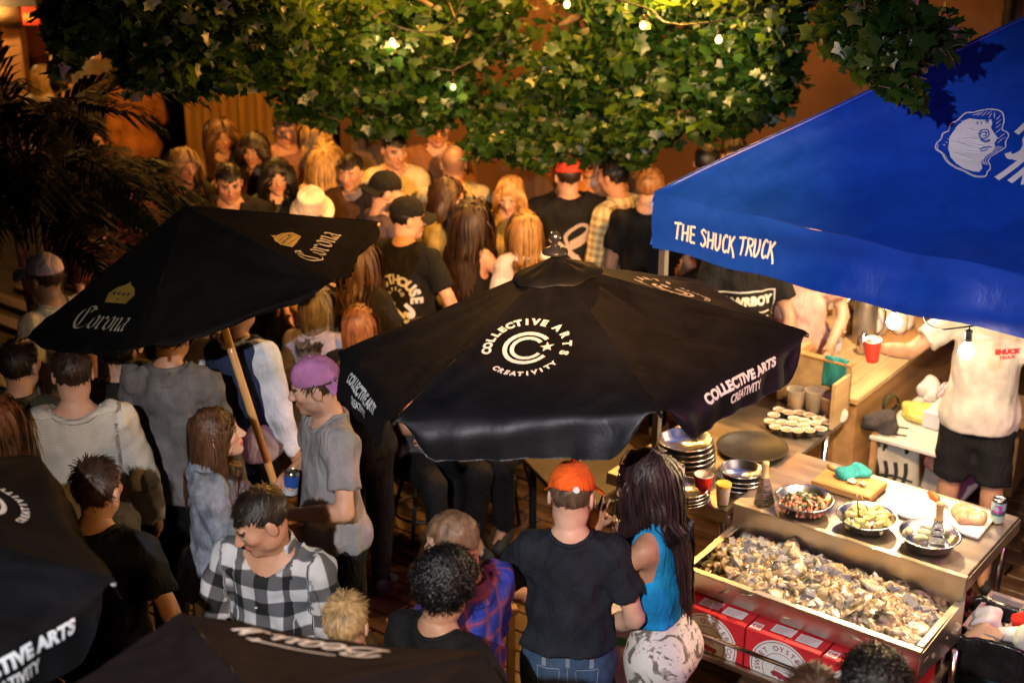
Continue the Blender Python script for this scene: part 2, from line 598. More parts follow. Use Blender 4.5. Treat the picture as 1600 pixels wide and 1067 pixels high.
class Vol:
    def __init__(self, lo, hi, h):
        self.lo, self.h = np.asarray(lo, float), h
        self.n = np.ceil((np.asarray(hi, float) - self.lo) / h).astype(int) + 2
        self.ax = [self.lo[i] + h * np.arange(self.n[i]) for i in range(3)]
        self.D = np.full(self.n, .25, np.float32)

    def sl(self, lo, hi):
        a = np.clip(np.floor((np.asarray(lo) - self.lo) / self.h).astype(int), 0, self.n)
        b = np.clip(np.ceil((np.asarray(hi) - self.lo) / self.h).astype(int) + 1, 0, self.n)
        return tuple(slice(i, j) for i, j in zip(a, b))

    def pts(self, s, fr=None):
        X = self.ax[0][s[0]][:, None, None]; Y = self.ax[1][s[1]][None, :, None]; Z = self.ax[2][s[2]][None, None, :]
        if fr is None: return X, Y, Z
        Rm, o = fr
        X, Y, Z = X - o[0], Y - o[1], Z - o[2]
        return tuple(Rm[0, i] * X + Rm[1, i] * Y + Rm[2, i] * Z for i in range(3))

    def apply(self, s, d, k, op):
        if self.D[s].size == 0: return
        if op == 'add': self.D[s] = smin(self.D[s], d, k)
        elif op == 'sub': self.D[s] = -smin(-self.D[s], d, k)
        else: self.D[s] = -smin(-self.D[s], -d, k)

    def bounds(self, P, r, fr):
        P = np.asarray(P, float)
        if fr is not None: P = P @ fr[0].T + fr[1]
        return P.min(0) - r, P.max(0) + r

    def cone(self, a, b, ra, rb, k=.02, fr=None, sq=1.0, end=False, op='add'):
        """tapered capsule; sq < 1 flattens it front to back; end: flat cut at b"""
        a, b = np.asarray(a, float), np.asarray(b, float)
        m = max(ra, rb) + k + 3 * self.h
        s = self.sl(*self.bounds([a, b], m, fr))
        X, Y, Z = self.pts(s, fr)
        A, B = a.copy(), b.copy(); A[1] /= sq; B[1] /= sq
        Yq = Y / sq
        ba = B - A; L = ba.dot(ba) + 1e-12
        px, py, pz = X - A[0], Yq - A[1], Z - A[2]
        t = np.clip((px * ba[0] + py * ba[1] + pz * ba[2]) / L, 0, 1)
        d = np.sqrt((px - t * ba[0]) ** 2 + (py - t * ba[1]) ** 2 + (pz - t * ba[2]) ** 2) - (ra + (rb - ra) * t)
        if sq != 1.0: d = d * (.5 + .5 * sq)
        if end:
            n = (b - a) / (np.linalg.norm(b - a) + 1e-9)
            d = np.maximum(d, (X - b[0]) * n[0] + (Y - b[1]) * n[1] + (Z - b[2]) * n[2])
        self.apply(s, d, k, op)

    def ell(self, c, r, k=.02, fr=None, op='add'):
        c, r = np.asarray(c, float), np.asarray(r, float)
        s = self.sl(*self.bounds([c], max(r) + k + 3 * self.h, fr))
        X, Y, Z = self.pts(s, fr)
        x, y, z = X - c[0], Y - c[1], Z - c[2]
        k0 = np.sqrt((x / r[0]) ** 2 + (y / r[1]) ** 2 + (z / r[2]) ** 2)
        k1 = np.sqrt((x / r[0] ** 2) ** 2 + (y / r[1] ** 2) ** 2 + (z / r[2] ** 2) ** 2) + 1e-9
        self.apply(s, k0 * (k0 - 1) / k1, k, op)

    def cut(self, fn, k=.004, fr=None):
        """keep where fn <= 0"""
        s = tuple(slice(0, n) for n in self.n)
        X, Y, Z = self.pts(s, fr)
        d = np.broadcast_to(fn(X, Y, Z), self.D.shape)
        self.D = -smin(-self.D, -d, k)

    def wrinkle(self, amp, seed=0, lo=35, hi=95, zs=.6):
        g = np.random.default_rng(seed)
        s = tuple(slice(0, n) for n in self.n)
        X, Y, Z = self.pts(s)
        f = 0
        for _ in range(6):
            v = g.normal(size=3); v[2] *= zs; v /= np.linalg.norm(v)
            w = g.uniform(lo, hi)
            f = f + np.sin(w * (v[0] * X + v[1] * Y + v[2] * Z) + g.uniform(0, 6.3) + 1.3 * np.sin(w * .4 * (v[1] * X - v[0] * Y + .6 * Z)))
        self.D = self.D + (amp * f / 2.2).astype(np.float32)

    def mesh(self):
        D = self.D.copy()
        for i in range(3):                       # closed at the border
            sl = [slice(None)] * 3
            for e in (0, -1):
                sl[i] = e; D[tuple(sl)] = np.maximum(D[tuple(sl)], .001)
        S = D < 0
        nx, ny, nz = D.shape
        c = np.zeros((nx - 1, ny - 1, nz - 1), np.int8)
        cor = [(i, j, k) for i in (0, 1) for j in (0, 1) for k in (0, 1)]
        for i, j, k in cor:
            c += S[i:nx - 1 + i, j:ny - 1 + j, k:nz - 1 + k]
        I, J, K = np.nonzero((c > 0) & (c < 8))
        if len(I) == 0: return np.zeros((0, 3)), np.zeros((0, 4), int)
        idx = np.full(c.shape, -1, np.int32); idx[I, J, K] = np.arange(len(I))
        vals = {q: D[I + q[0], J + q[1], K + q[2]] for q in cor}
        acc = np.zeros((len(I), 3)); cnt = np.zeros(len(I))
        for a in cor:
            for ax in range(3):
                if a[ax]: continue
                b = list(a); b[ax] = 1; b = tuple(b)
                va, vb = vals[a], vals[b]
                m = (va < 0) != (vb < 0)
                t = np.where(m, va / np.where(m, va - vb, 1), 0)
                p = np.tile(np.array(a, float), (len(I), 1)); p[:, ax] = t
                acc[m] += p[m]; cnt[m] += 1
        V = self.lo + self.h * (np.stack([I, J, K], 1) + acc / cnt[:, None])
        F = []
        for ax in range(3):
            o1, o2 = [(1, 2), (2, 0), (0, 1)][ax]
            A = [slice(0, n) for n in D.shape]; B = list(A)
            A[ax] = slice(0, D.shape[ax] - 1); B[ax] = slice(1, D.shape[ax])
            sa, sb = S[tuple(A)], S[tuple(B)]
            E = np.stack(np.nonzero(sa != sb), 1)
            E = E[(E[:, o1] > 0) & (E[:, o2] > 0) & (E[:, o1] < D.shape[o1] - 1) & (E[:, o2] < D.shape[o2] - 1)]
            if len(E) == 0: continue
            q = []
            for d1, d2 in ((1, 1), (0, 1), (0, 0), (1, 0)):
                e = E.copy(); e[:, o1] -= d1; e[:, o2] -= d2
                q.append(idx[e[:, 0], e[:, 1], e[:, 2]])
            q = np.stack(q, 1)
            fl = ~sa[E[:, 0], E[:, 1], E[:, 2]]
            q[fl] = q[fl][:, ::-1]
            F.append(q)
        F = np.vstack(F)
        return V, F[(F >= 0).all(1)]


def join_vf(parts):
    V, F, n = [], [], 0
    for v, f in parts:
        V.append(v); F.append(np.asarray(f) + n); n += len(v)
    return np.vstack(V), np.vstack(F)


def vnormals(V, F):
    n = np.zeros_like(V)
    fn = np.cross(V[F[:, 2]] - V[F[:, 0]], V[F[:, 3]] - V[F[:, 1]])
    for i in range(4): np.add.at(n, F[:, i], fn)
    return n / (np.linalg.norm(n, axis=1)[:, None] + 1e-12)


def rotm(yaw=0, pitch=0, roll=0):
    """local frame x right, y forward, z up; yaw turns to the right, pitch nods down, roll tips to the right"""
    cy_, sy_ = math.cos(yaw), math.sin(yaw)
    cp, sp = math.cos(pitch), math.sin(pitch)
    cr, sr = math.cos(roll), math.sin(roll)
    Y = np.array([[cy_, sy_, 0], [-sy_, cy_, 0], [0, 0, 1]])
    P = np.array([[1, 0, 0], [0, cp, sp], [0, -sp, cp]])
    Q = np.array([[cr, 0, sr], [0, 1, 0], [-sr, 0, cr]])
    return Y @ P @ Q


def nrm(v):
    v = np.asarray(v, float)
    return v / (np.linalg.norm(v) + 1e-9)


def ik(s, w, l1, l2, pole):
    s, w = np.asarray(s, float), np.asarray(w, float)
    d = w - s; L = np.linalg.norm(d)
    if L > (l1 + l2) * .995:
        w = s + d / L * (l1 + l2) * .995; d = w - s; L = np.linalg.norm(d)
    a = (l1 * l1 - l2 * l2 + L * L) / (2 * L)
    h = math.sqrt(max(l1 * l1 - a * a, 0))
    u = d / L
    p = np.asarray(pole, float); p = p - u * p.dot(u); p = nrm(p)
    return s + u * a + p * h, w


# ------------------------------------------------------------------ people
SKINS = {'fair': (.56, .34, .25), 'light': (.5, .29, .2), 'tan': (.40, .22, .14), 'olive': (.36, .20, .125), 'brown': (.2, .1, .06)}
DOWN = dict(w=(.25, .06, .86), pole=(.4, -1, -.2))
ARM = {
    'down': DOWN,
    'bent': dict(w=(.17, .28, 1.04), pole=(.7, -.6, -.6)),
    'hold': dict(w=(.13, .30, 1.16), pole=(.7, -.3, -1), grip=True),
    'high': dict(w=(.12, .26, 1.34), pole=(.8, .1, -1), grip=True),
    'cross': dict(w=(-.06, .24, 1.16), pole=(.8, -.2, -.8)),
    'reach': dict(w=(.22, .52, 1.15), pole=(.6, 0, -1)),
    'face': dict(w=(.06, .22, 1.44), pole=(.6, .3, -1)),
    'hip': dict(w=(.2, .05, 1.0), pole=(1, -.6, 0)),
    'phone': dict(w=(.04, .3, 1.36), pole=(.7, .2, -1), grip=True),
}


def person(label, px, py, face=0, h=1.75, sex='m', skin='light', hair=('short', (.03, .018, .01)), top=None, bottom=None,
           arms=('down', 'down'), head=(0, 0, 0), lean=(0, 0), near=1, bw=1.0, belly=0.0, cap=None, sit=None, seed=None,
           group=None, beard=None, legs='bare', xy=None, feet=True, z0=0.0, glasses=False):
    """a standing (or seated) figure whose head centre shows at pixel (px, py); face: 0 away from the camera, 90 right, 180 to it"""
    seed = seed if seed is not None else int(px * 7 + py * 13)
    g = np.random.default_rng(seed)
    sc = h / 1.75
    fem = sex == 'f'
    hb = {0: .036, 1: .032, 2: .024}[near]
    ph = (.55 if sit is None else sit) if sit is not None else .98       # pelvis frame height (model units)
    TR = rotm(0, R(lean[0]), R(lean[1])); to = np.array([0, 0, ph])
    T = (TR, to)

    def tw(p): return TR @ np.asarray(p, float) + to
    hc = tw((0, .03, .642))
    HR = rotm(R(head[0]), R(head[1]), R(head[2]))
    Hh = (HR, hc)
    a = -R(face)
    Rz = np.array([[math.cos(a), -math.sin(a), 0], [math.sin(a), math.cos(a), 0], [0, 0, 1]])
    if xy is None:
        off = Rz @ (hc * sc)
        base = at_z(px, py, z0 + (hc[2] + .034) * sc) - off
    else:
        base = np.array([xy[0], xy[1], 0])
    root = empty('person', (base[0], base[1], z0), a)
    root.scale = (sc, sc, sc)
    tag(root, label, 'person', group)
    tone = np.array(SKINS[skin]) * g.uniform(.92, 1.08)
    bwx = bw * (.84 if fem else .93)
    # joints
    sh = {s: tw((s * .172 * bwx, -.012, .435)) for s in (-1, 1)}
    JA = {}
    for s, key in ((1, arms[0]), (-1, arms[1])):
        A = dict(ARM[key]) if isinstance(key, str) else dict(key)
        w = np.array(A['w'], float); w[0] *= s
        w[2] += ph - .98
        po = np.array(A['pole'], float); po[0] *= s
        if A.get('torso', True):
            w = TR @ (w - to) + to
        e, w = ik(sh[s], w, .285, .255, po)
        JA[s] = (e, w, A)
    if sit is None:
        st = g.uniform(-.05, .05)
        JL = {s: (np.array([s * .085, 0, .92]), np.array([s * .105, .03 + s * st, .5]), np.array([s * .115, -.02 + s * st * 2, .09])) for s in (-1, 1)}
    else:
        JL = {s: (np.array([s * .085, 0, ph - .06]), np.array([s * .14, .40, ph - .04]), np.array([s * .13, .40 + s * .06, max(.09, ph - .46)])) for s in (-1, 1)}
    ar = .86 if fem else 1.0
    parts = []

    # ---- torso prims shared by body and garments
    def torso(v, o, k=.05, po=0.0):
        v.cone((0, 0, .20), (0, -.005, .35), .142 * bwx + o, .150 * bwx + o, k, T, sq=.68)
        v.cone((0, .012 + belly * .3, .0), (0, .006, .2), (.132 if not fem else .122) * bwx + o + belly, .126 * bwx + o + belly * .6, k, T, sq=.74)
        v.cone((-.055, -.005, -.05), (.055, -.005, -.05), .106 + o + po, .106 + o + po, k, T)
        v.cone((-.128 * bwx, -.012, .415), (.128 * bwx, -.012, .415), .052 + o, .052 + o, k, T)
        for s in (-1, 1):
            v.cone((s * .02, -.022, .50), (s * .13 * bwx, -.015, .44), .04 + o, .042 + o, .04, T)
            if fem: v.ell((s * .07, .085, .285), (.062 + o, .06 + o, .062 + o), .05, T)
        if fem: v.cone((-.06, -.03, -.08), (.06, -.03, -.08), .112 + o + po, .112 + o + po, .05, T)

    # ---- skin body
    allp = np.array([sh[1], sh[-1]] + [x for s in (1, -1) for x in JA[s][:2]] + [x for s in (1, -1) for x in JL[s]] + [tw((0, 0, .55))])
    v = Vol(allp.min(0) - .2, allp.max(0) + .15, hb)
    torso(v, 0.0, po=-.016)
    for s in (-1, 1):
        e, w, A = JA[s]
        v.cone(sh[s], e, .049 * ar, .039 * ar, .03)
        v.cone(e, e + (w - e) * .35, .040 * ar, .041 * ar, .012); v.cone(e + (w - e) * .35, w, .041 * ar, .027 * ar, .012)
        hp, kn, an = JL[s]
        v.cone(hp, kn, .078, .054, .03)
        v.cone(kn, kn + (an - kn) * .3, .053, .056, .02); v.cone(kn + (an - kn) * .3, an, .056, .036, .02)
        v.cone(an, an + (0, .12, -.045), .038, .03, .02)
    v.cone(tw((0, -.02, .45)), tw((0, -.012, .53)), .06 * ar, .056 * ar, .04)
    V, F = v.mesh(); C = np.tile(tone, (len(V), 1)); parts.append((V, F, C))
    # ---- head
    hh = {0: .0115, 1: .009, 2: .006}[near]
    nb = tw((0, -.022, .44))
    v = Vol(np.minimum(hc - .155, nb - .07), hc + np.array([.155, .155, .15]), hh)
    v.ell((0, -.014, .034), (.074, .094, .086), 0, Hh)
    v.ell((0, .028, -.03), (.058, .064, .082), .035, Hh)
    v.ell((0, .068, -.096), (.024, .024, .02), .03, Hh)
    for s in (-1, 1):
        v.ell((s * .046, .008, -.066), (.018, .03, .024), .03, Hh)
        v.ell((s * .042, .06, -.016), (.022, .022, .02), .025, Hh)
        v.ell((s * .031, .098, .004), (.016, .015, .011), .012, Hh, 'sub')
        v.ell((s * .031, .078, .003), (.0125, .0125, .0125), .003, Hh)
        v.ell((s * .079, -.012, -.006), (.008, .02, .032), .008, Hh)
    v.cone((-.034, .08, .022), (.034, .08, .022), .0125, .0125, .015, Hh)
    v.cone((0, .086, .016), (0, .112, -.028), .009, .0125, .012, Hh)
    v.ell((0, .102, -.034), (.016, .013, .009), .008, Hh)
    v.ell((0, .088, -.057), (.024, .012, .006), .006, Hh)
    v.ell((0, .087, -.068), (.02, .012, .007), .006, Hh)
    jb = hc + HR @ np.array([0, -.022, -.04])
    v.cone(jb, nb, .053 * ar, .06 * ar, .03)
    V, F = v.mesh()
    L = (V - hc) @ HR
    C = np.tile(tone, (len(V), 1))
    lip = (np.abs(L[:, 0]) < .025) & (np.abs(L[:, 2] + .063) < .0115) & (L[:, 1] > .085)
    C[lip] = tone * np.array([.85, .5, .5])
    hcol = np.array(hair[1] if hair else (.03, .02, .012))
    br = (np.abs(np.abs(L[:, 0]) - .033) < .019) & (np.abs(L[:, 2] - .024) < .006) & (L[:, 1] > .07)
    C[br] = np.minimum(hcol * .8, tone)
    for s in (-1, 1):
        de = L - np.array([s * .031, .088, .003])
        C[(np.abs(de[:, 0]) < .014) & (np.abs(de[:, 2]) < .007) & (L[:, 1] > .07)] = (.45, .4, .37)
        C[(np.hypot(de[:, 0], de[:, 2]) < .0062) & (L[:, 1] > .07)] = (.03, .02, .015)
        C[(np.abs(de[:, 0]) < .016) & (np.abs(de[:, 2] - .009) < .003) & (L[:, 1] > .07)] = (.05, .03, .02)
    chk = (L[:, 1] > .05) & (np.abs(np.abs(L[:, 0]) - .04) < .02) & (np.abs(L[:, 2] + .03) < .02)
    C[chk] *= (1.08, .9, .88)
    if beard:
        bz = (L[:, 2] < -.035 - .25 * np.maximum(.04 - L[:, 1], 0) + .0) & (L[:, 2] > -.14) & (L[:, 1] > -.01) & ~lip
        C[bz] = C[bz] * (1 - beard) + np.minimum(hcol * 1.1, tone) * beard
    if hair and hair[0] in ('buzz', 'balding'):
        z = L[:, 2] - .83 * L[:, 1] > 0
        kk = .5 if hair[0] == 'buzz' else .12
        C[z] = C[z] * (1 - kk) + hcol * kk
    parts.append((V, F, C))
    # ---- hands
    grips = {}
    for s in (-1, 1):
        e, w, A = JA[s]
        d = nrm(A['hd']) * (1, 1, 1) if 'hd' in A else nrm(w - e)
        if 'hd' in A: d = d * np.array([s, 1, 1])
        n = np.array(A.get('palm', (-1, .2, 0)), float); n[0] *= s
        n = nrm(n - d * n.dot(d)); sd = np.cross(d, n) * (1 if s > 0 else -1)   # thumb side
        curl = A.get('curl', 1.0 if A.get('grip') else .35)
        gr = A.get('grip', False)
        hhz = {0: .0115, 1: .0092, 2: .006}[near]
        v = Vol(w - .2, w + .2, hhz)
        k = .9 if fem else 1.0
        v.cone(w - d * .06, w + d * .01, .028 * ar, .025 * ar, .01)
        v.cone(w + d * .02 - sd * .008, w + d * .075 - sd * .018, .021 * k, .017 * k, .02)
        v.cone(w + d * .02 + sd * .01, w + d * .078 + sd * .022, .02 * k, .016 * k, .02)
        v.cone(w + d * .03, w + d * .08, .02 * k, .017 * k, .02)
        for q, (o_, ln) in enumerate(((.030, .062), (.011, .072), (-.010, .068), (-.029, .052))):
            b = w + d * (.086 - .004 * abs(q - 1)) + sd * o_ * k
            sp_ = A.get('spread', 0.0)
            dd = nrm(d + sd * o_ * (3 + sp_ * 14)); ang = 0
            cq = curl * (1 + .12 * q) + g.uniform(-.06, .06)
            if A.get('point') and q == 0: cq = .12
            for j, fr_ in enumerate((.45, .32, .23)):
                ang = (.95 if gr else .6) * cq
                dd = nrm(dd * math.cos(ang) + n * math.sin(ang)); 
                nn = nrm(n - dd * n.dot(dd))
                b2 = b + dd * ln * fr_
                v.cone(b, b2, (.0092 - .0007 * j) * k, (.0086 - .0009 * j) * k, .005)
                b = b2
                n_ = nn
        b = w + d * .028 + sd * .022
        dd = nrm(d * .55 + sd * .75 + n * (.55 if gr else .25))
        b2 = b + dd * .04; v.cone(b, b2, .0125 * k, .0105 * k, .015)
        dd = nrm(dd + d * .5 + n * (.9 if gr else .2)); v.cone(b2, b2 + dd * .032, .0105 * k, .008 * k, .006)
        V, F = v.mesh(); parts.append((V, F, np.tile(tone * np.array([1.02, .95, .93]), (len(V), 1))))
        grips[s] = (w + d * .082 + n * .045, d, n, sd)
    VV, FF = join_vf([(p[0], p[1]) for p in parts]); CC = np.vstack([p[2] for p in parts])
    raw_mesh('body', VV, FF, skin_mat(), True, root, {'tint': ('FLOAT_COLOR', np.hstack([CC, np.ones((len(CC), 1))]))})

    # ---- garments
    def uvs(V):
        seg = [(tw((0, 0, -.1)), tw((0, 0, .5)), .15)] + [(sh[s], JA[s][0], .05) for s in (-1, 1)] + [(JA[s][0], JA[s][1], .045) for s in (-1, 1)]
        best = np.full(len(V), 9.0); U = np.zeros((len(V), 3))
        for i, (p, q, rr) in enumerate(seg):
            ba = q - p; L = np.linalg.norm(ba); ax = ba / L
            t = np.clip((V - p) @ ax, 0, L)
            rel = V - p - t[:, None] * ax
            dist = np.linalg.norm(rel, axis=1) - rr
            ref = nrm(np.cross(ax, (0, 0, 1.0))) if abs(ax[2]) < .95 else np.array([1.0, 0, 0])
            r2 = np.cross(ax, ref)
            th = np.arctan2(rel @ ref, -(rel @ r2) if i == 0 else rel @ r2)
            m = dist < best
            best[m] = dist[m]
            if i == 0:
                U[m] = np.stack([np.where(np.abs(rel @ r2) > .0, rel @ ref, rel @ ref), t, np.zeros(len(V))], 1)[m]
                side = m & (np.abs(rel @ ref) > .11)
                U[side, 0] = (np.sign(rel @ ref) * .11 + (rel @ r2))[side]
            else:
                U[m] = np.stack([th * rr * 1.15, t + .03, np.zeros(len(V))], 1)[m]
        return {'cloth': ('FLOAT_VECTOR', U)}
    hz = {0: .023, 1: .017, 2: .0125}[near]
    if top:
        kind = top.get('kind', 'tee')
        o = {'tee': .014, 'shirt': .017, 'jacket': .026, 'hoodie': .03, 'sweater': .026, 'tank': .008, 'long': .016}[kind] + top.get('o', 0)
        sl = {'tee': .66, 'tank': 0}.get(kind, 2.0)
        sl = top.get('sleeve', sl)
        hem = top.get('hem', {'tee': -.085, 'tank': .06, 'shirt': -.16, 'jacket': -.10, 'hoodie': -.12, 'sweater': -.13}.get(kind, -.1))
        P = np.array([sh[1], sh[-1], JA[1][0], JA[-1][0], JA[1][1], JA[-1][1], tw((0, 0, hem)), tw((0, 0, .55))])
        v = Vol(P.min(0) - .24, P.max(0) + .12, hz)
        torso(v, o, .06, .022)
        if kind != 'tank':
            v.cone((0, .006, .16), (0, .0, hem - .02), .132 * bwx + o + belly, .150 * (bwx if not fem else 1.06) + o + .014 + belly * .8, .05, T, sq=.78)
        for s in (-1, 1):
            e, w, A = JA[s]
            if sl >= 2:
                v.cone(sh[s], e, .058 * ar + o * .6, .047 * ar + o * .7, .035)
                v.cone(e, e + (w - e) * (.97 if top.get('roll') is None else top['roll']), .048 * ar + o * .7, .034 * ar + o * .75, .012, end=True)
            elif sl > 0:
                v.cone(sh[s], sh[s] + (e - sh[s]) * sl, .058 * ar + o * .6, .056 * ar + o * .9, .035, end=True)
        v.cone((0, -.02, .44), (0, -.012, .55), .061 * ar + o * .8, .058 * ar + o * .8, .05, T)
        v.wrinkle(top.get('wr', .0045 if kind != 'tank' else .002), seed)
        v.cut(lambda X, Y, Z: hem - Z, .006, T)
        # neck opening
        nr = top.get('neck', .072)
        dz_ = -(nr - .072) * 1.2
        def ncut(X, Y, Z):
            r_ = np.hypot(X, Y + .014) + 1e-6
            zr = .500 + dz_ + .022 * (X / r_) ** 2 - .05 * np.clip((Y + .014) / r_, 0, 1)
            return np.minimum((nr + .03) - r_, Z - zr)
        v.cut(ncut, .003, T)
        RV = None
        if kind in ('tee', 'long', 'sweater', 'hoodie') and not top.get('vneck'):
            th = np.linspace(0, 2 * math.pi, 41)
            zz_ = .500 + dz_ + .022 * np.cos(th) ** 2 - .05 * np.clip(np.sin(th), 0, 1)
            rr_ = .066 + o * .75 + .010 * np.clip(np.sin(th), 0, 1) + (nr - .072) * .8
            ring_ = np.stack([rr_ * np.cos(th) * 1.04, -.016 + rr_ * np.sin(th), zz_], 1)
            mb_ = MB(); mb_.tube([tw(q) for q in ring_], .0095 if kind != 'sweater' else .012, 8, cap=False)
            RV = (mb_.v[0], np.array(mb_.f))
        if top.get('vneck'):
            v.cone((0, .12, .50), (0, .16, .50 - top['vneck']), .05, .008, .008, T, op='sub')
        if kind == 'tank':
            v.cone((0, .08, .46), (0, .14, .40), .075, .07, .01, T, op='sub')
            v.cone((0, -.1, .5), (0, -.13, .42), .08, .07, .01, T, op='sub')
            for s in (-1, 1):
                v.cone((s * .19, -.01, .52), (s * .165, -.01, .33), .085, .06, .01, T, op='sub')
        if kind in ('shirt', 'jacket') or top.get('collar'):
            v2 = Vol(tw((0, 0, .48)) - .18, tw((0, 0, .48)) + .18, .008)
            v2.cone((0, -.02, .46), (0, -.018, .535), .105, .082, 0, T, end=True)
            v2.cone((0, -.02, .40), (0, -.014, .62), .088, .058, .004, T, op='sub')
            v2.cut(lambda X, Y, Z: np.maximum(Y - .045 + .35 * np.abs(X) - .0 * Z, .455 - Z), .004, T)
            CV = v2.mesh()
        else: CV = None
        if kind == 'hoodie' or top.get('hood'):
            v.cone((-.06, -.1, .44), (.06, -.1, .44), .06, .06, .03, T)
            v.cone((-.07, -.05, .5), (.07, -.05, .5), .035, .035, .03, T)
        V, F = v.mesh()
        if CV is not None and len(CV[0]): V, F = join_vf([(V, F), CV])
        if RV is not None: V, F = join_vf([(V, F), RV])
        so = raw_mesh(top.get('name', {'tee': 'tee_shirt', 'shirt': 'shirt', 'jacket': 'jacket', 'hoodie': 'hoodie', 'sweater': 'sweater', 'tank': 'tank_top', 'long': 'long_sleeve_top'}[kind]),
                      V, F, top['mat'], True, root, uvs(V))
    else: so = None
    bottom = bottom or dict(kind='jeans', mat=cloth('dark_trousers', (.012, .012, .016)))
    if bottom:
        kind = bottom['kind']; o = {'jeans': .014, 'shorts': .016, 'tight': .008, 'skirt': .02}[kind]
        P = np.array([x for s in (1, -1) for x in JL[s]] + [tw((0, 0, .1))])
        v = Vol(P.min(0) - .2, P.max(0) + .2, hz * (1.25 if near == 2 else 1.7))
        tk = 0.0
        v.cone((-.05, -.005, -.06), (.05, -.005, -.06), .106 + o * .7 - tk, .106 + o * .7 - tk, .04, T)
        v.cone((0, .01, .0), (0, .006, .1), .136 * bwx + o * .5 + belly - tk, .131 * bwx + o * .5 + belly * .6 - tk, .04, T, sq=.74)
        if fem: v.cone((-.06, -.03, -.08), (.06, -.03, -.08), .114 + o - tk, .114 + o - tk, .05, T)
        for s in (-1, 1):
            hp, kn, an = JL[s]
            if kind in ('shorts', 'tight'):
                v.cone(hp, kn + (hp - kn) * bottom.get('len', .18), .084 + o, .07 + o * (1.2 if kind == 'shorts' else .6), .05, end=True)
            else:
                v.cone(hp, kn, .083 + o, .060 + o, .05)
                v.cone(kn, an, .058 + o, .045 + o, .02, end=True)
        v.wrinkle(.004 if kind != 'tight' else .002, seed + 1)
        wz = bottom.get('waist', .03)
        v.cut(lambda X, Y, Z: Z - wz, .006, T)
        V, F = v.mesh()
        bo = raw_mesh({'jeans': 'trousers', 'shorts': 'shorts', 'tight': 'shorts', 'skirt': 'skirt'}[kind], V, F, bottom['mat'], True, root, uvs(V))
    if feet:
        for s in (-1, 1):
            an = JL[s][2]
            v = Vol(an - .2, an + .25, .02)
            v.cone(an + (0, -.02, -.05), an + (s * .02, .14, -.055), .042, .036, .02, sq=1)
            v.cone(an + (0, -.01, -.01), an + (0, .02, -.03), .045, .045, .03)
            fz = an[2] - .088
            v.cut(lambda X, Y, Z: fz - Z, .004)
            V, F = v.mesh()
            raw_mesh('shoe', V, F, pmat('shoe_canvas' if seed % 3 else 'shoe_white', (.02, .02, .02) if seed % 3 else (.5, .48, .45), .7), True, root)
    # ---- hair and hats
    if hair: make_hair(root, hair, Hh, T, near, g, cap)
    if cap: make_cap(root, cap, Hh, near)
    if glasses:
        m = MB()
        for s in (-1, 1):
            c = np.array([s * .032, .106, .002])
            m.tube([hc + HR @ (c + .02 * np.array([math.cos(q), 0, .85 * math.sin(q)])) for q in np.linspace(0, 6.283, 13)], .002, 5)
            m.tube([hc + HR @ np.array([s * .05, .1, .006]), hc + HR @ np.array([s * .08, 0, .008])], .002, 5)
        m.build('glasses', pmat('black_frame', (.01, .01, .01), .3), root, True)
    Mw = Matrix.LocRotScale(Vector((base[0], base[1], z0)), Matrix.Rotation(a, 3, 'Z').to_quaternion(), Vector((sc, sc, sc)))
    return dict(root=root, grips={s: tuple(np.array(Mw @ Vector(x)) if i == 0 else np.array(Mw.to_3x3() @ Vector(x)) / sc for i, x in enumerate(grips[s])) for s in grips},
                M=Mw, T=T, H=Hh, top=so, bottom=bo, sc=sc, JA=JA)


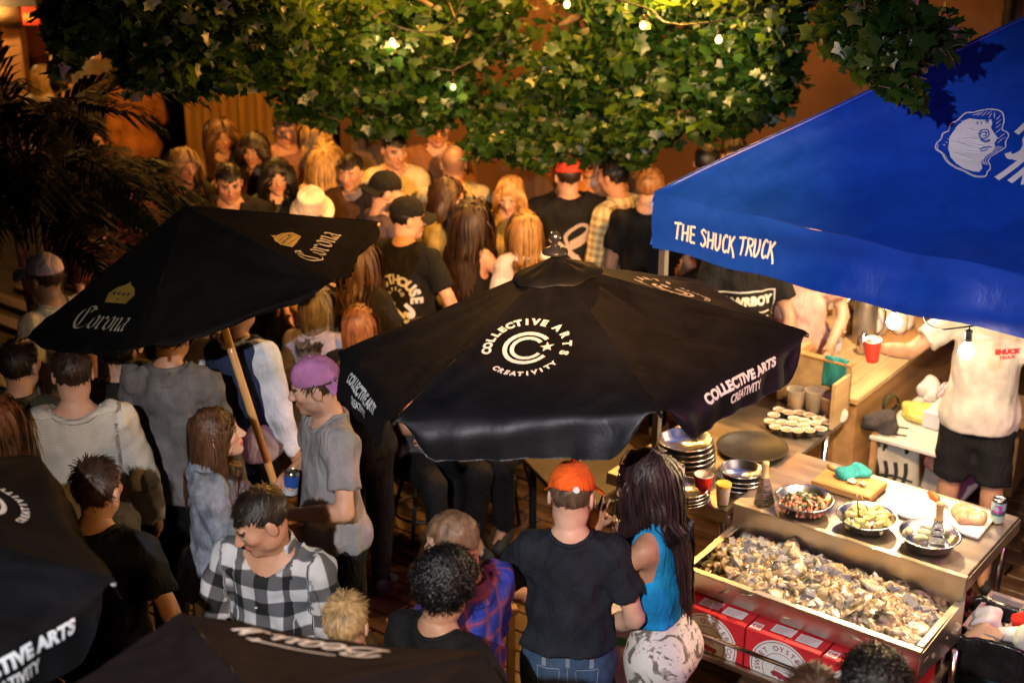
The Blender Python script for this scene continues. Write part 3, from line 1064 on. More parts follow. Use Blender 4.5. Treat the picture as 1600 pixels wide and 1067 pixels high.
def make_hair(root, hair, Hh, T, near, g, cap):
    style, col = hair[0], hair[1]
    opt = hair[2] if len(hair) > 2 else {}
    if style in ('bald', 'buzz'): return
    HR, hc = Hh
    C0, RR = np.array([0, -.014, .034]), np.array([.074, .094, .086])
    parts = []
    thick = {'short': .005, 'crop': .004, 'curly': .014, 'long': .006, 'wavy': .009, 'bun': .008, 'balding': .007, 'mid': .007}[style]
    hz = {0: .013, 1: .010, 2: .0075}[near]
    v = Vol(hc - .17, hc + .17, hz)
    v.ell(C0, RR + (min(thick, .005) if cap else thick), 0, Hh)
    if cap: v.cut(lambda X, Y, Z: Z - .055, .004, Hh)
    hl = opt.get('hl', -.014 if style in ('short', 'crop') else 0.0)
    if style == 'balding':
        v.cut(lambda X, Y, Z: np.maximum(.075 + .1 * np.abs(X) - Z, .012 - Y), .004, Hh)
    else:
        v.cut(lambda X, Y, Z: -(Z - .80 * Y + .005 + hl + .03 * np.cos(X * 38) * (Y > .02)), .006, Hh)
    v.wrinkle(.0022, 5, 90, 180)
    bv, bf = v.mesh()
    if len(bv) == 0: return
    parts.append((bv, bf))
    nr = vnormals(bv, bf)
    L = (bv - hc) @ HR
    Ln = nr @ HR
    ok = np.nonzero(((L - C0) * Ln).sum(1) > .03)[0]
    if cap: ok = np.array([i for i in ok if L[i, 2] < .045 - .1 * L[i, 1]])
    if len(ok) < 5: ok = np.arange(len(bv))
    n = {'short': 1300, 'crop': 1000, 'curly': 1500, 'long': 900, 'wavy': 900, 'bun': 700, 'balding': 600, 'mid': 900}[style]
    n = int(n * (.65 if near == 1 else 1.5 if near == 2 else .3))
    if cap: n = int(n * .45)
    pick = g.choice(ok, n)
    root_p = L[pick] + g.normal(size=(n, 3)) * .003
    nn = Ln[pick]
    crown = np.array([0, -.065, .11])
    fl = root_p - crown; fl -= nn * (fl * nn).sum(1)[:, None]
    fl /= np.linalg.norm(fl, axis=1)[:, None] + 1e-6
    wid = {0: .0065, 1: .0038, 2: .0024}[near]
    grav = HR.T @ np.array([0, 0, -1.0])
    if style in ('short', 'crop', 'balding', 'bun'):
        K = 4
        ln = {'short': .034, 'crop': .018, 'balding': .03, 'bun': .02}[style] * opt.get('len', 1)
        topf = np.clip((root_p[:, 2] - .04) / .06, 0, 1)
        ln = ln * (.7 + .8 * topf) * g.uniform(.7, 1.2, n)
        d = nn * (.17 * opt.get('up', 1) + .12 * topf[:, None]) + fl * .95 + g.normal(size=(n, 3)) * .15
        if style == 'bun': d = nn * .15 - fl * .9 + g.normal(size=(n, 3)) * .08
        d /= np.linalg.norm(d, axis=1)[:, None]
        P = [root_p - nn * .003]
        for k in range(K - 1):
            P.append(P[-1] + d * (ln / (K - 1))[:, None])
            d = d + fl * .25 + grav * .12 - nn * .2; d /= np.linalg.norm(d, axis=1)[:, None]
    elif style == 'curly':
        K = 9
        ln = .042 * opt.get('len', 1) * g.uniform(.6, 1.25, n)
        d = nn * .42 + fl * .55 + g.normal(size=(n, 3)) * .5; d /= np.linalg.norm(d, axis=1)[:, None]
        aux = np.cross(d, g.normal(size=(n, 3))); aux /= np.linalg.norm(aux, axis=1)[:, None] + 1e-6
        bux = np.cross(d, aux); ph = g.uniform(0, 6.28, n); rad = g.uniform(.007, .013, n)
        P = []
        for k in range(K):
            t = k / (K - 1); a_ = ph + t * 10.5
            P.append(root_p + d * (ln * t)[:, None] + (aux * np.cos(a_)[:, None] + bux * np.sin(a_)[:, None]) * (rad * min(1, t * 3))[:, None] + grav * (.012 * t * t))
        wid *= 1.25
    else:
        total = opt.get('len', .42 if style != 'mid' else .22)
        K = 13 if near == 2 else 9
        back = HR.T @ (T[0] @ np.array([0, -1.0, 0]))
        d = fl * .9 + nn * .15 + g.normal(size=(n, 3)) * .06
        d /= np.linalg.norm(d, axis=1)[:, None]
        # hair parts in the middle and is swept off the face
        sweep = (root_p[:, 1] > .02)
        d[sweep] += np.stack([np.sign(root_p[sweep, 0] + 1e-3) * .9, -.45 + 0 * root_p[sweep, 0], 0 * root_p[sweep, 0]], 1)
        d /= np.linalg.norm(d, axis=1)[:, None]
        ln = total * g.uniform(.75, 1.05, n) / (K - 1)
        amp = {'long': .006, 'mid': .006, 'wavy': .016}[style]
        ph = g.uniform(0, 6.28, n); clump = np.round(g.uniform(0, 14, n)) * .8
        P = [root_p]
        TRl = HR.T @ T[0]
        o2 = HR.T @ (T[1] - hc)
        for k in range(1, K):
            q = P[-1] + d * ln[:, None]
            # stay outside the head and the back
            e = (q - np.array([0, -.014, .0])) / (RR + np.array([.009, .010, .045])); m = np.linalg.norm(e, axis=1)
            ins = m < 1
            q[ins] = (e[ins] / m[ins][:, None]) * (RR + np.array([.009, .010, .045])) + np.array([0, -.014, .0])
            lt = (q - o2) @ TRl          # torso frame
            lt[:, 0] *= opt.get('gather', .985); q = lt @ TRl.T + o2
            r_ = np.hypot(lt[:, 0] / .19, lt[:, 1] / .125)
            inb = (r_ < 1) & (lt[:, 2] < .47)
            up_ = inb & (lt[:, 2] > .43)
            sgn = np.where(lt[:, 1] < .02, -1.0, 1.0)
            lt[inb, 1] = (sgn * .128 * np.sqrt(np.clip(1 - (lt[:, 0] / .19) ** 2, .05, 1)))[inb]
            q[inb] = (lt[inb] @ TRl.T) + o2
            P.append(q)
            d = d * .4 + grav * .6 + g.normal(size=(n, 3)) * .04
            fr_ = (q[:, 1] > .03) & (np.abs(q[:, 0]) < .085) & (q[:, 2] < .06)
            d[fr_] += np.stack([np.sign(q[fr_, 0] + 1e-4) * .6, -.5 + 0 * q[fr_, 0], 0 * q[fr_, 0]], 1)
            d /= np.linalg.norm(d, axis=1)[:, None]
            d += np.stack([np.sin(ph * .3 + clump + k * .9), np.cos(clump + k * .8), 0 * ph], 1) * amp * 6
            d /= np.linalg.norm(d, axis=1)[:, None]
        wid *= 1.9
    P = np.stack(P, 1)                              # n, K, 3
    K = P.shape[1]
    Tn = np.gradient(P, axis=1)
    sd = np.cross(Tn, np.broadcast_to((P - C0), P.shape)); sd /= np.linalg.norm(sd, axis=2)[:, :, None] + 1e-9
    w = wid * (1.0 - .7 * np.linspace(0, 1, K) ** 2)[None, :, None] * g.uniform(.6, 1.3, (n, 1, 1))
    A, B = P - sd * w, P + sd * w
    VV = np.concatenate([A, B], 1).reshape(-1, 3) @ HR.T + hc
    base = (np.arange(n) * 2 * K)[:, None]
    k = np.arange(K - 1)[None, :]
    F = np.stack([base + k, base + k + 1, base + K + k + 1, base + K + k], 2).reshape(-1, 4)
    parts.append((VV, F))
    if style == 'bun':
        v = Vol(hc - .2, hc + .2, hz)
        v.ell(opt.get('bun', (0, -.07, .125)), (.038, .038, .034), 0, Hh); v.wrinkle(.003, 3, 120, 240)
        parts.append(v.mesh())
    V, F = join_vf(parts)
    raw_mesh('hair', V, F, hair_mat(col), True, root)


def make_cap(root, cap, Hh, near):
    HR, hc = Hh
    kind, m = cap['kind'], cap['mat']
    back = cap.get('back', False)
    f2 = (HR @ rotm(math.pi) if back else HR, hc)
    hz = .006 if near else .01
    v = Vol(hc - .2, hc + .2, hz)
    if kind == 'cap':
        v.ell((0, -.012, .042), (.085, .105, .094), 0, Hh)
        v.cut(lambda X, Y, Z: (.034 - .1 * Y if not back else .030 + 0 * Y) - Z, .004, f2)
        if back:
            v.ell((0, .1, .03), (.034, .04, .03), .006, f2 if False else (HR, hc), 'sub')
    else:
        v.cone((0, -.012, .03), (0, -.012, .135), .099, .082, 0, Hh, end=True)
        v.cone((0, -.012, .035), (0, -.012, .03), .1, .1, .01, Hh)
    v.wrinkle(.0012, 9, 60, 120)
    V, F = v.mesh()
    o = raw_mesh('hat' if kind == 'bucket' else 'cap', V, F, m, True, root)
    mb = MB()
    if kind == 'cap':
        def brim(u, t):
            a = R(-58 + 116 * u); r = .088 + .072 * t * math.cos(a * .75)
            x = r * math.sin(a) * .98; y = r * math.cos(a) * 1.08
            return hc + f2[0] @ np.array([x, y, .034 - 3.2 * x * x - .16 * (y - .08)])
        mb.grid(brim, 15, 6, thick=f2[0] @ np.array([0, 0, .005]))
        mb.build('cap_brim', cap.get('brim', m), o, True)
        if cap.get('button', True):
            b = MB(); b.lathe([(.001, .008), (.006, .006), (.008, 0)], hc + HR @ np.array([0, -.012, .135]), 8)
            b.build('cap_button', m, o, True)
    else:
        def br(u, t):
            a = 2 * math.pi * u; r = .096 + .042 * t
            return hc + HR @ np.array([r * math.sin(a), -.012 + r * math.cos(a) * 1.1, .036 - .046 * t])
        mb.grid(br, 25, 4, thick=(0, 0, .004))
        mb.build('hat_brim', m, o, True)
    return o

# ================================================================== the setting
DARKWOOD = pmat('wet_deck_wood', (.085, .045, .025), .38, 0, .55, 3.0, .35, 40.0, stretch=(.25, 3, 1), rvar=.18)
m = MB(); m.box((2, 40, -.1), (140, 160, .1))
tag(m.build('ground', pmat('dark_earth', (.03, .02, .014), .9)), kind='structure')
deck = empty('deck_floor', (0, 0, 0)); tag(deck, kind='structure')
DR = R(-36.9)
pl = MB(); pl.box((0, 0, 0), (2.38, .138, .04), bev=.004)
pm = pl.mesh('plank', DARKWOOD)
for i in range(58):
    for j in range(4):
        u, w = -4.7 + j * 2.4 + (i % 2) * 1.1, -5.2 + i * .146
        c, s = math.cos(DR), math.sin(DR)
        x, y = u * c - w * s, 7.4 + u * s + w * c
        if not (-3.7 < x < 4.3 and 3.1 < y < 12.2): continue
        o = bpy.data.objects.new('plank', pm); link(o, deck)
        o.location = (x, y, -.02 + random.uniform(-.0015, .0015)); o.rotation_euler = (random.uniform(-.002, .002), 0, DR)

# house wall behind the crowd (stucco) with a drainpipe, and the wood fence to its left
STUCCO = pmat('ochre_stucco', (.17, .085, .05), .9, 0, .35, 1.6, .5, 55.0, detail=8)
m = MB(); m.box((5.1, 12.75, 2.6), (13.2, .3, 5.2), bev=.01)
tag(m.build('house_wall', STUCCO), 'ochre stucco house wall behind the tree and the crowd', 'wall')
pipe = empty('drainpipe', (4.18, 12.52, 0)); tag(pipe, 'dark vertical drainpipe on the stucco wall above the blue tent', 'pipe')
m = MB(); m.tube([(0, 0, .02), (0, 0, 5.1)], .05, 12); m.build('pipe_run', pmat('pipe_black', (.015, .013, .012), .5), pipe, True)
for z in (1.2, 2.9, 4.4):
    m = MB(); m.lathe([(.052, -.02), (.062, -.018), (.062, .018), (.052, .02)], (0, 0, z), 12); m.box((0, .04, z), (.03, .07, .03)); m.build('pipe_bracket', pmat('pipe_black', (.015, .013, .012)), pipe)
m = MB(); m.box((0, 0, 2.05), (.16, .16, 4.1), bev=.01)
o = m.build('timber_post', pmat('post_wood', (.16, .085, .04), .8, 0, .5, 4, .4, 50, stretch=(4, 4, .3)), None, loc=(.28, 12.45, 0)); tag(o, 'dark timber post against the stucco wall left of the trunk', 'post')
FENCE = pmat('fence_wood', (.24, .13, .03), .7, 0, .45, 4.0, .3, 45.0, stretch=(5, 5, .25))
fence = empty('wood_fence', (-2.1, 12.3, 0)); tag(fence, 'wood board fence lit yellow behind the crowd, left of the tree', 'fence')
fb = MB(); fb.box((0, 0, 1.22), (.145, .022, 2.4), bev=.003); fbm = fb.mesh('board', FENCE)
for i in range(8):
    o = bpy.data.objects.new('board', fbm); link(o, fence); o.location = (-.6 + i * .152, random.uniform(-.004, .004), .02 + random.uniform(-.012, .012))
for z in (.5, 1.9):
    m = MB(); m.box((-.07, .05, z), (1.2, .05, .09)); m.build('fence_rail', FENCE, fence)
# the bar hut in the far left corner
hut = empty('bar_hut', (-4.9, 13.9, 0)); tag(hut, 'timber bar hut with a log eave at the top left', 'hut')
HW = pmat('hut_wood', (.42, .2, .07), .65, 0, .45, 3.0, .3, 40.0, stretch=(4, 4, .3))
LOG = pmat('log_wood', (.40, .25, .12), .75, 0, .5, 5.0, .5, 30.0, stretch=(.4, 3, 3))
for x in (-1.3, .22):
    m = MB(); m.box((x, 0, .92), (.17, .17, 1.80), bev=.012); m.build('post', HW, hut)
m = MB(); m.tube([(-1.7, -.3, 1.88), (-.3, -.3, 1.93), (.42, -.3, 1.97)], [.12, .12, .11], 14); m.build('eave_log', LOG, hut, True)
m = MB(); m.tube([(-1.7, -.12, 1.80), (.5, -.12, 1.84)], .045, 12); m.build('beam_log', LOG, hut, True)
m = MB(); m.box((-.55, .5, 2.16), (2.3, 1.9, .08), rot=rotm(0, R(-6)).tolist()); m.build('roof', pmat('hut_roof', (.05, .04, .03), .9), hut)
m = MB(); m.box((-.75, .0, 1.36), (1.8, .4, .05), bev=.008); m.build('counter', HW, hut)
m = MB(); m.box((-.75, .05, .67), (1.7, .06, 1.33)); m.build('counter_front', pmat('hut_panel', (.03, .014, .008), .7), hut)
m = MB(); m.box((-.55, 1.1, 1.0), (2.2, .08, 2.0)); m.build('back_wall', pmat('hut_back', (.2, .055, .018), .8), hut)
for i in range(4):
    m = MB(); m.lathe([(.001, 0), (.045, 0), (.045, .13), (.02, .18), (.018, .24), (.001, .24)], (-1.0 + i * .2, .05, 1.386), 12, cap=False); m.build('bottle', pmat('hutbottle_%d' % i, [(.5, .1, .03), (.55, .3, .08), (.3, .08, .05), (.6, .4, .2)][i], .3), hut, True)
sg = empty('red_sign', (-4.37, 13.5, 1.93)); tag(sg, 'small red square sign hanging from the hut eave at top left', 'sign')
m = MB(); m.box((0, 0, 0), (.15, .02, .16), bev=.003); m.build('sign_board', pmat('sign_red', (.55, .04, .015), .5), sg)
Flat().text('NO', (0, -.03), .08, .004).put('lettering', plane_fn((0, -.012, 0), (1, 0, 0), (0, 0, 1)), pmat('sign_yellow', (.7, .45, .08), .5), sg)
m = MB(); m.tube([(0, 0, .07), (0, .1, .16)], .004, 5); m.build('hanger', pmat('pipe_black', (.015, .013, .012)), sg)

# ------------------------------------------------------------------ lamps
def string_bulb(loc, label, w, col=(1, .62, .25), r=.032, glowv=60.0, drop=.1, group='bulbs of the string lights'):
    b = empty('light_bulb', loc); tag(b, label, 'light bulb', group)
    m = MB(); m.lathe([(.004, -r), (r * .6, -r * .82), (r, -.1 * r), (r * .85, r * .55), (r * .42, r * 1.15), (r * .38, r * 1.4)], (0, 0, 0), 14)
    gl = m.build('glass', glow('bulb_glow_%d_%d' % (int(col[1] * 100), int(glowv)), col, glowv), b, True)
    gl.visible_shadow = True
    m = MB(); m.lathe([(r * .42, r * 1.35), (r * .5, r * 1.5), (r * .5, r * 2.8), (r * .2, r * 3.0)], (0, 0, 0), 10); m.tube([(0, 0, r * 2.9), (0, 0, drop)], .004, 5)
    m.build('socket', pmat('socket_black', (.012, .012, .012), .5), b, True)
    if w: lamp_light('bulb_light', (0, 0, -r * 1.25), col, w, b, r * .9)
    return b


def cable(label, pts, r=.005, name='light_string'):
    m = MB(); m.tube(catmull(np.array(pts), 8), r, 5)
    return tag(m.build(name, pmat('cable_black', (.012, .012, .012), .6), None, True), label, 'cable')


def wall_lamp(label, pos, target, col, watts, spot, radius):
    b = empty('wall_lamp', pos); tag(b, label, 'lamp')
    d = nrm(np.array(target) - np.array(pos))
    q = Vector(d).to_track_quat('Z', 'Y').to_matrix()
    rot = np.array(q)
    m = MB(); m.lathe([(.03, -.2), (.07, -.16), (.09, 0), (.1, .05), (.092, .05), (.08, .0), (.03, -.1)], (0, 0, 0), 20, rot=rot, cap=False); m.build('lamp_housing', pmat('lamp_black', (.02, .02, .02), .5, .3), b, True)
    m = MB(); m.tube([-d * .17, -d * .25 + np.array([0, -.05, 0]), np.array([0, -.42, -.05])], .015, 8); m.build('lamp_arm', pmat('lamp_black', (.02, .02, .02)), b, True)
    m = MB(); m.lathe([(.07, -.01), (.07, .0), (.001, .004)], tuple(d * .01), 16, rot=rot); m.build('lamp_face', glow('lamp_face_%d' % int(watts), col, 8.0), b)
    l = lamp_light('lamp_light', tuple(d * .06), col, watts, b, radius, spot, None, .7)
    l.rotation_euler = Vector(d).to_track_quat('-Z', 'Y').to_euler()
    return b


m = MB(); m.box((0, -1.2, 2.5), (16, .3, 5.0)); tag(m.build('near_house_wall', pmat('brick_far', (.12, .06, .045), .9)), 'dark house wall under the camera, out of view behind it', 'wall')
wall_lamp('white flood lamp on the near house wall, out of view below the camera', KEY_POS, KEY_AIM, (1.0, .965, .95), KEY_W, 50, .035)
wall_lamp('added orange spot behind the camera that brightens the crowd, out of view', (1.3, -.45, 5.2), (-.3, 9.7, 1.25), (1.0, .42, .07), 8000.0, 22, .06)  # invented fixture, added to throw orange light on the crowd
wall_lamp('magenta lamp on the neighbouring wall, out of view at the right', (4.7, 3.0, 3.3), (1.2, 5.8, 1.5), (1.0, .22, .55), 300.0, 60, .06)
wall_lamp('amber flood lamp on the near house wall, out of view to the right', AMB_POS, AMB_AIM, (1.0, .5, .12), AMB_W, 60, .05)

BULBS = [  # pixel, depth along y, watts: the five bulbs one can see
    (886, 8, 8.6, 14, 'round glowing bulb at the top edge, above the red cap'), (1005, 41, 8.5, 26, 'round glowing bulb in the leaves right of the top centre'),
    (1123, 63, 8.25, 24, 'rightmost glowing bulb in the maple leaves'), (613, 67, 8.95, 11, 'leftmost glowing bulb in the maple leaves'),
    (708, 137, 9.2, 10, 'small bulb low in the leaves, above the man in white')]
bp = {}
for px, py, y, w, lb in BULBS:
    p = at_y(px, py, y); bp[px] = p
    string_bulb(tuple(p), lb, w, (1, .66, .24), .021 if px != 708 else .017, 5.0)
top = lambda p, dz=.105: np.array([p[0], p[1], p[2] + dz])
cable('black light string carrying the bulbs across the maple crown', [np.array([-3.2, 10.6, 3.55]), top(bp[613]), (top(bp[613]) + top(bp[886])) / 2 + (0, 0, .1), top(bp[886]), top(bp[1005]), top(bp[1123]), np.array([3.2, 8.0, 3.3]), np.array([6.5, 7.4, 4.2])])
cable('thin light string with the low bulb behind the leaves', [np.array([-1.6, 12.2, 3.4]), top(bp[708]), np.array([1.2, 12.5, 3.9])])
# festoon over the crowd, above the frame and behind the leaves
fest = [(-4.6, 11.6, 3.3), (-3.2, 10.7, 3.15), (-1.7, 10.3, 2.95), (-1.1, 8.9, 3.2), (-.3, 8.9, 3.2), (.1, 10.4, 2.9), (.9, 8.8, 3.1), (1.6, 10.0, 2.9)]
for i, p in enumerate(fest):
    string_bulb(p, 'amber festoon bulb hidden above the leaves over the crowd', [40, 30, 200, 70, 220, 210, 240, 110][i], (1.0, .42, .07), .035, 40.0, group='festoon bulbs over the crowd')
cable('amber festoon cable above the crowd, hidden in the leaves', [(-6.0, 12.0, 3.7)] + [(x, y, z + .1) for x, y, z in fest] + [(4.0, 10.4, 3.7)])
string_bulb((-4.75, 13.25, 2.12), 'warm bulb under the hut eave at top left', 45, (1, .58, .2), .035, 30.0, group=None)

# ------------------------------------------------------------------ trees
def leaf_mat():
    m, t, b = nt('maple_leaf')
    gi = N(t, 'ShaderNodeNewGeometry')
    rp = N(t, 'ShaderNodeValToRGB'); e = rp.color_ramp.elements
    e[0].color = (.005, .026, .005, 1); e[1].color = (.024, .058, .008, 1); e2 = e.new(.5); e2.color = (.010, .042, .007, 1)
    t.links.new(gi.outputs['Random Per Island'], rp.inputs[0])
    df = N(t, 'ShaderNodeBsdfDiffuse'); tl = N(t, 'ShaderNodeBsdfTranslucent'); gs = N(t, 'ShaderNodeBsdfGlossy', i_Roughness=.4)
    br = mixc(t, .45, rp.outputs[0], (.13, .2, .02))
    t.links.new(rp.outputs[0], df.inputs[0]); t.links.new(br, tl.inputs[0]); gs.inputs[0].default_value = (.5, .5, .5, 1)
    m1 = N(t, 'ShaderNodeMixShader', i_0=.42); t.links.new(df.outputs[0], m1.inputs[1]); t.links.new(tl.outputs[0], m1.inputs[2])
    m2 = N(t, 'ShaderNodeMixShader', i_0=.06); t.links.new(m1.outputs[0], m2.inputs[1]); t.links.new(gs.outputs[0], m2.inputs[2])
    t.links.new(m2.outputs[0], t.nodes['Material Output'].inputs[0]); t.nodes.remove(b)
    return m


LEAF = leaf_mat()
BARK = pmat('maple_bark', (.13, .085, .055), .9, 0, .5, 6, .8, 40, stretch=(4, 4, .6))
# one maple leaf, five lobes, slightly folded (unit size)
_lf = [(0, -.35), (.1, -.1), (.42, -.22), (.36, 0), (.55, .18), (.28, .2), (.24, .32), (.1, .26), (0, .62), (-.1, .26), (-.24, .32), (-.28, .2), (-.55, .18), (-.36, 0), (-.42, -.22), (-.1, -.1)]
_lf = [(x * 1.1, y * (.85 if y > .3 else 1.05)) for x, y in _lf]; _lf[8] = (0, .56); _lf[7], _lf[9] = (.16, .34), (-.16, .34); _lf[1], _lf[15] = (.16, -.2), (-.16, -.2); _lf[5], _lf[11] = (.36, .24), (-.36, .24); _lf[3], _lf[13] = (.46, -.02), (-.46, -.02)
LV = np.array([(0, .02, 0)] + [(x, y, .18 * abs(x) - .1 * y * y) for x, y in _lf])
LF = np.array([[0, 1 + k, 1 + (k + 1) % 16] for k in range(16)])


def leaves(clumps, size, seed):
    g = np.random.default_rng(seed)
    P, S = [], []
    for c, r, n in clumps:
        n = int(n * 2.7)
        u = g.normal(size=(n, 3)); u /= np.linalg.norm(u, axis=1)[:, None]
        u *= g.uniform(.35, 1.0, (n, 1)) ** .5
        # twigs: leaves bunch round a few points of the clump
        k = max(3, n // 22); tw_ = g.normal(size=(k, 3)); tw_ /= np.linalg.norm(tw_, axis=1)[:, None]; tw_ *= g.uniform(.3, 1, (k, 1)) ** .5
        u = .45 * u + .62 * tw_[g.integers(0, k, n)] + g.normal(size=(n, 3)) * .08
        P.append(np.array(c) + u * np.array(r) * 1.04); S.append(g.uniform(.5, 1.45, n) * size)
    P, S = np.vstack(P), np.concatenate(S); n = len(P)
    yaw, tilt, roll = g.uniform(0, 6.283, n), g.normal(.85, .5, n), g.normal(0, .35, n)
    L = LV[None] * S[:, None, None]
    L = L * np.stack([g.uniform(.85, 1.15, n), g.uniform(.85, 1.15, n), g.uniform(.3, 2.0, n)], 1)[:, None, :]
    def rot(L, a, i, j):
        c, s = np.cos(a)[:, None], np.sin(a)[:, None]
        A = L.copy(); A[:, :, i] = c * L[:, :, i] - s * L[:, :, j]; A[:, :, j] = s * L[:, :, i] + c * L[:, :, j]
        return A
    L = rot(L, -tilt, 1, 2); L = rot(L, roll, 0, 2); L = rot(L, yaw, 0, 1)
    V = (L + P[:, None, :]).reshape(-1, 3)
    F = (LF[None] + (np.arange(n) * len(LV))[:, None, None]).reshape(-1, 3)
    return V, F


def clump_px(px, py, y, rpx, n, ry=.45):
    c = at_y(px, py, y); k = y / FPX * 1.03
    return (c, (rpx[0] * k, ry, rpx[1] * k), n)


def tree(label, base, h, clumps, size, seed, limbs):
    t = empty('maple_tree', base); tag(t, label, 'tree')
    b = np.array(base)
    m = MB(); m.tube([(0, 0, 0), (.03, .02, h * .4), (-.02, .03, h * .75), (.02, 0, h)], [.16, .13, .11, .08], 12); m.build('trunk', BARK, t, True)
    for st, ps in limbs:
        m = MB(); pts = catmull(np.array([(0, 0, st)] + [np.array(p) - b for p in ps]), 5)
        m.tube(pts, np.linspace(.06, .012, len(pts)), 8); m.build('limb', BARK, t, True)
    V, F = leaves(clumps, size, seed)
    g = np.random.default_rng(seed + 50); m = MB()
    for cc, rr, n_ in clumps:
        for _ in range(5):
            e_ = g.normal(size=3); e_ = e_ / np.linalg.norm(e_) * np.array(rr) * .95
            m.tube(catmull(np.array([cc + (0, 0, .06), cc + e_ * .5 + g.normal(size=3) * .04, cc + e_]) - b, 3), np.linspace(.008, .003, 7), 4)
    tag(m.build('twigs', BARK, t, False, fix=False), kind='stuff')
    raw_mesh('crown', V - b, F, LEAF, False, t)
    return t


mid = [  # the lit crown across the top centre
    (420, 40, 8.6, (95, 55), 520), (330, 60, 8.4, (90, 60), 480), (520, 60, 9.2, (95, 60), 520), (560, 130, 9.4, (95, 45), 380), (640, 60, 9.5, (95, 75), 460),
    (700, 140, 9.7, (80, 60), 320), (760, 40, 9.8, (90, 70), 380), (600, 185, 9.6, (60, 22), 130), (480, 120, 9.2, (70, 45), 260), (660, 10, 9.6, (90, 40), 300), (540, 0, 9.2, (110, 35), 360),
    (500, 165, 9.3, (60, 25), 110), (650, 170, 9.6, (50, 40), 150)]
right = [(830, 190, 9.4, (80, 62), 420), (900, 110, 9.3, (80, 75), 460), (900, 200, 9.2, (70, 50), 300), (985, 90, 9.2, (80, 80), 440), (1000, 185, 8.9, (75, 55), 330), (1080, 130, 8.9, (85, 75), 430),
         (1150, 60, 8.8, (90, 70), 420), (1160, 140, 8.7, (80, 60), 330), (1205, 100, 8.6, (55, 75), 270), (840, 230, 9.2, (60, 30), 160), (995, 235, 8.8, (35, 25), 60), (960, 10, 9.3, (110, 35), 280), (1110, 0, 8.9, (110, 35), 300),
         (1200, 10, 8.6, (80, 45), 260), (1215, 40, 8.4, (45, 60), 130), (760, 215, 9.4, (45, 32), 130), (1090, 190, 8.6, (60, 30), 110)]
near = [(1340, 30, 6.3, (60, 55), 130), (1420, 40, 6.2, (75, 55), 170), (1370, 90, 6.2, (70, 45), 130), (1400, 132, 6.1, (42, 22), 45), (1440, 80, 6.2, (40, 35), 60)]
left = [(150, 20, 7.6, (80, 40), 330), (230, 40, 7.7, (90, 55), 420), (310, 30, 7.9, (80, 60), 380), (120, 60, 7.5, (45, 25), 70), (250, 100, 7.7, (80, 35), 240), (340, 110, 8.0, (80, 35), 240), (200, 0, 7.6, (120, 30), 300), (100, 95, 7.5, (28, 16), 24),
        (380, 5, 8.2, (110, 40), 360), (420, 95, 8.4, (80, 45), 300)]
C = lambda L: [clump_px(*c) for c in L]
tree('tall maple with its trunk behind the blonde woman, crown spread across the top', (-1.05, 10.3, 0), 3.6, C(left + mid), .074, 3,
     [(2.4, [(-1.6, 9.6, 3.0), (-2.3, 8.2, 3.5)]), (2.6, [(-.6, 9.9, 3.1), (0, 9.6, 3.3)]), (2.2, [(-.9, 9.7, 2.8), (-.5, 9.3, 2.7)]), (2.9, [(-2.2, 9.0, 3.4), (-2.8, 7.8, 3.6)])])
tree('maple with a pale trunk right of centre, leaves reaching over the blue tent', (.78, 9.75, 0), 3.4, C(right) + C(near), .074, 5,
     [(2.2, [(.9, 9.2, 2.8), (1.3, 8.9, 2.9)]), (2.4, [(1.6, 8.9, 3.1), (1.7, 7.4, 3.5), (1.6, 6.3, 3.35)]), (2.1, [(.5, 9.4, 2.6), (.3, 9.2, 2.6)]), (2.6, [(1.2, 9.0, 3.2), (1.6, 8.6, 3.3)])])

# spiky palm-like plant on the left
palm = empty('potted_palm', (-2.75, 8.1, 0)); tag(palm, 'dark feathery palm with drooping fronds at the left edge', 'plant')
PL = pmat('palm_leaf', (.0045, .0065, .0028), .6, 0, .4, 4, .1, 30, spec=.08)
m = MB(); m.lathe([(.15, 0), (.19, .06), (.21, .38), (.225, .4), (.2, .4), (.19, .36)], (0, 0, 0), 18); m.build('pot', pmat('pot_dark', (.05, .03, .02), .7), palm, True)
m = MB()
for k in range(5):
    a = k * 1.3; m.tube([(.05 * math.cos(a), .05 * math.sin(a), .3), (.07 * math.cos(a), .07 * math.sin(a), .9), (.12 * math.cos(a), .12 * math.sin(a), 1.45 + .12 * k)], [.03, .024, .02], 8)
m.build('stem', pmat('palm_stem', (.16, .11, .04), .7, 0, .4, 12, .4, 30, stretch=(1, 1, 5)), palm, True)
g = np.random.default_rng(4)
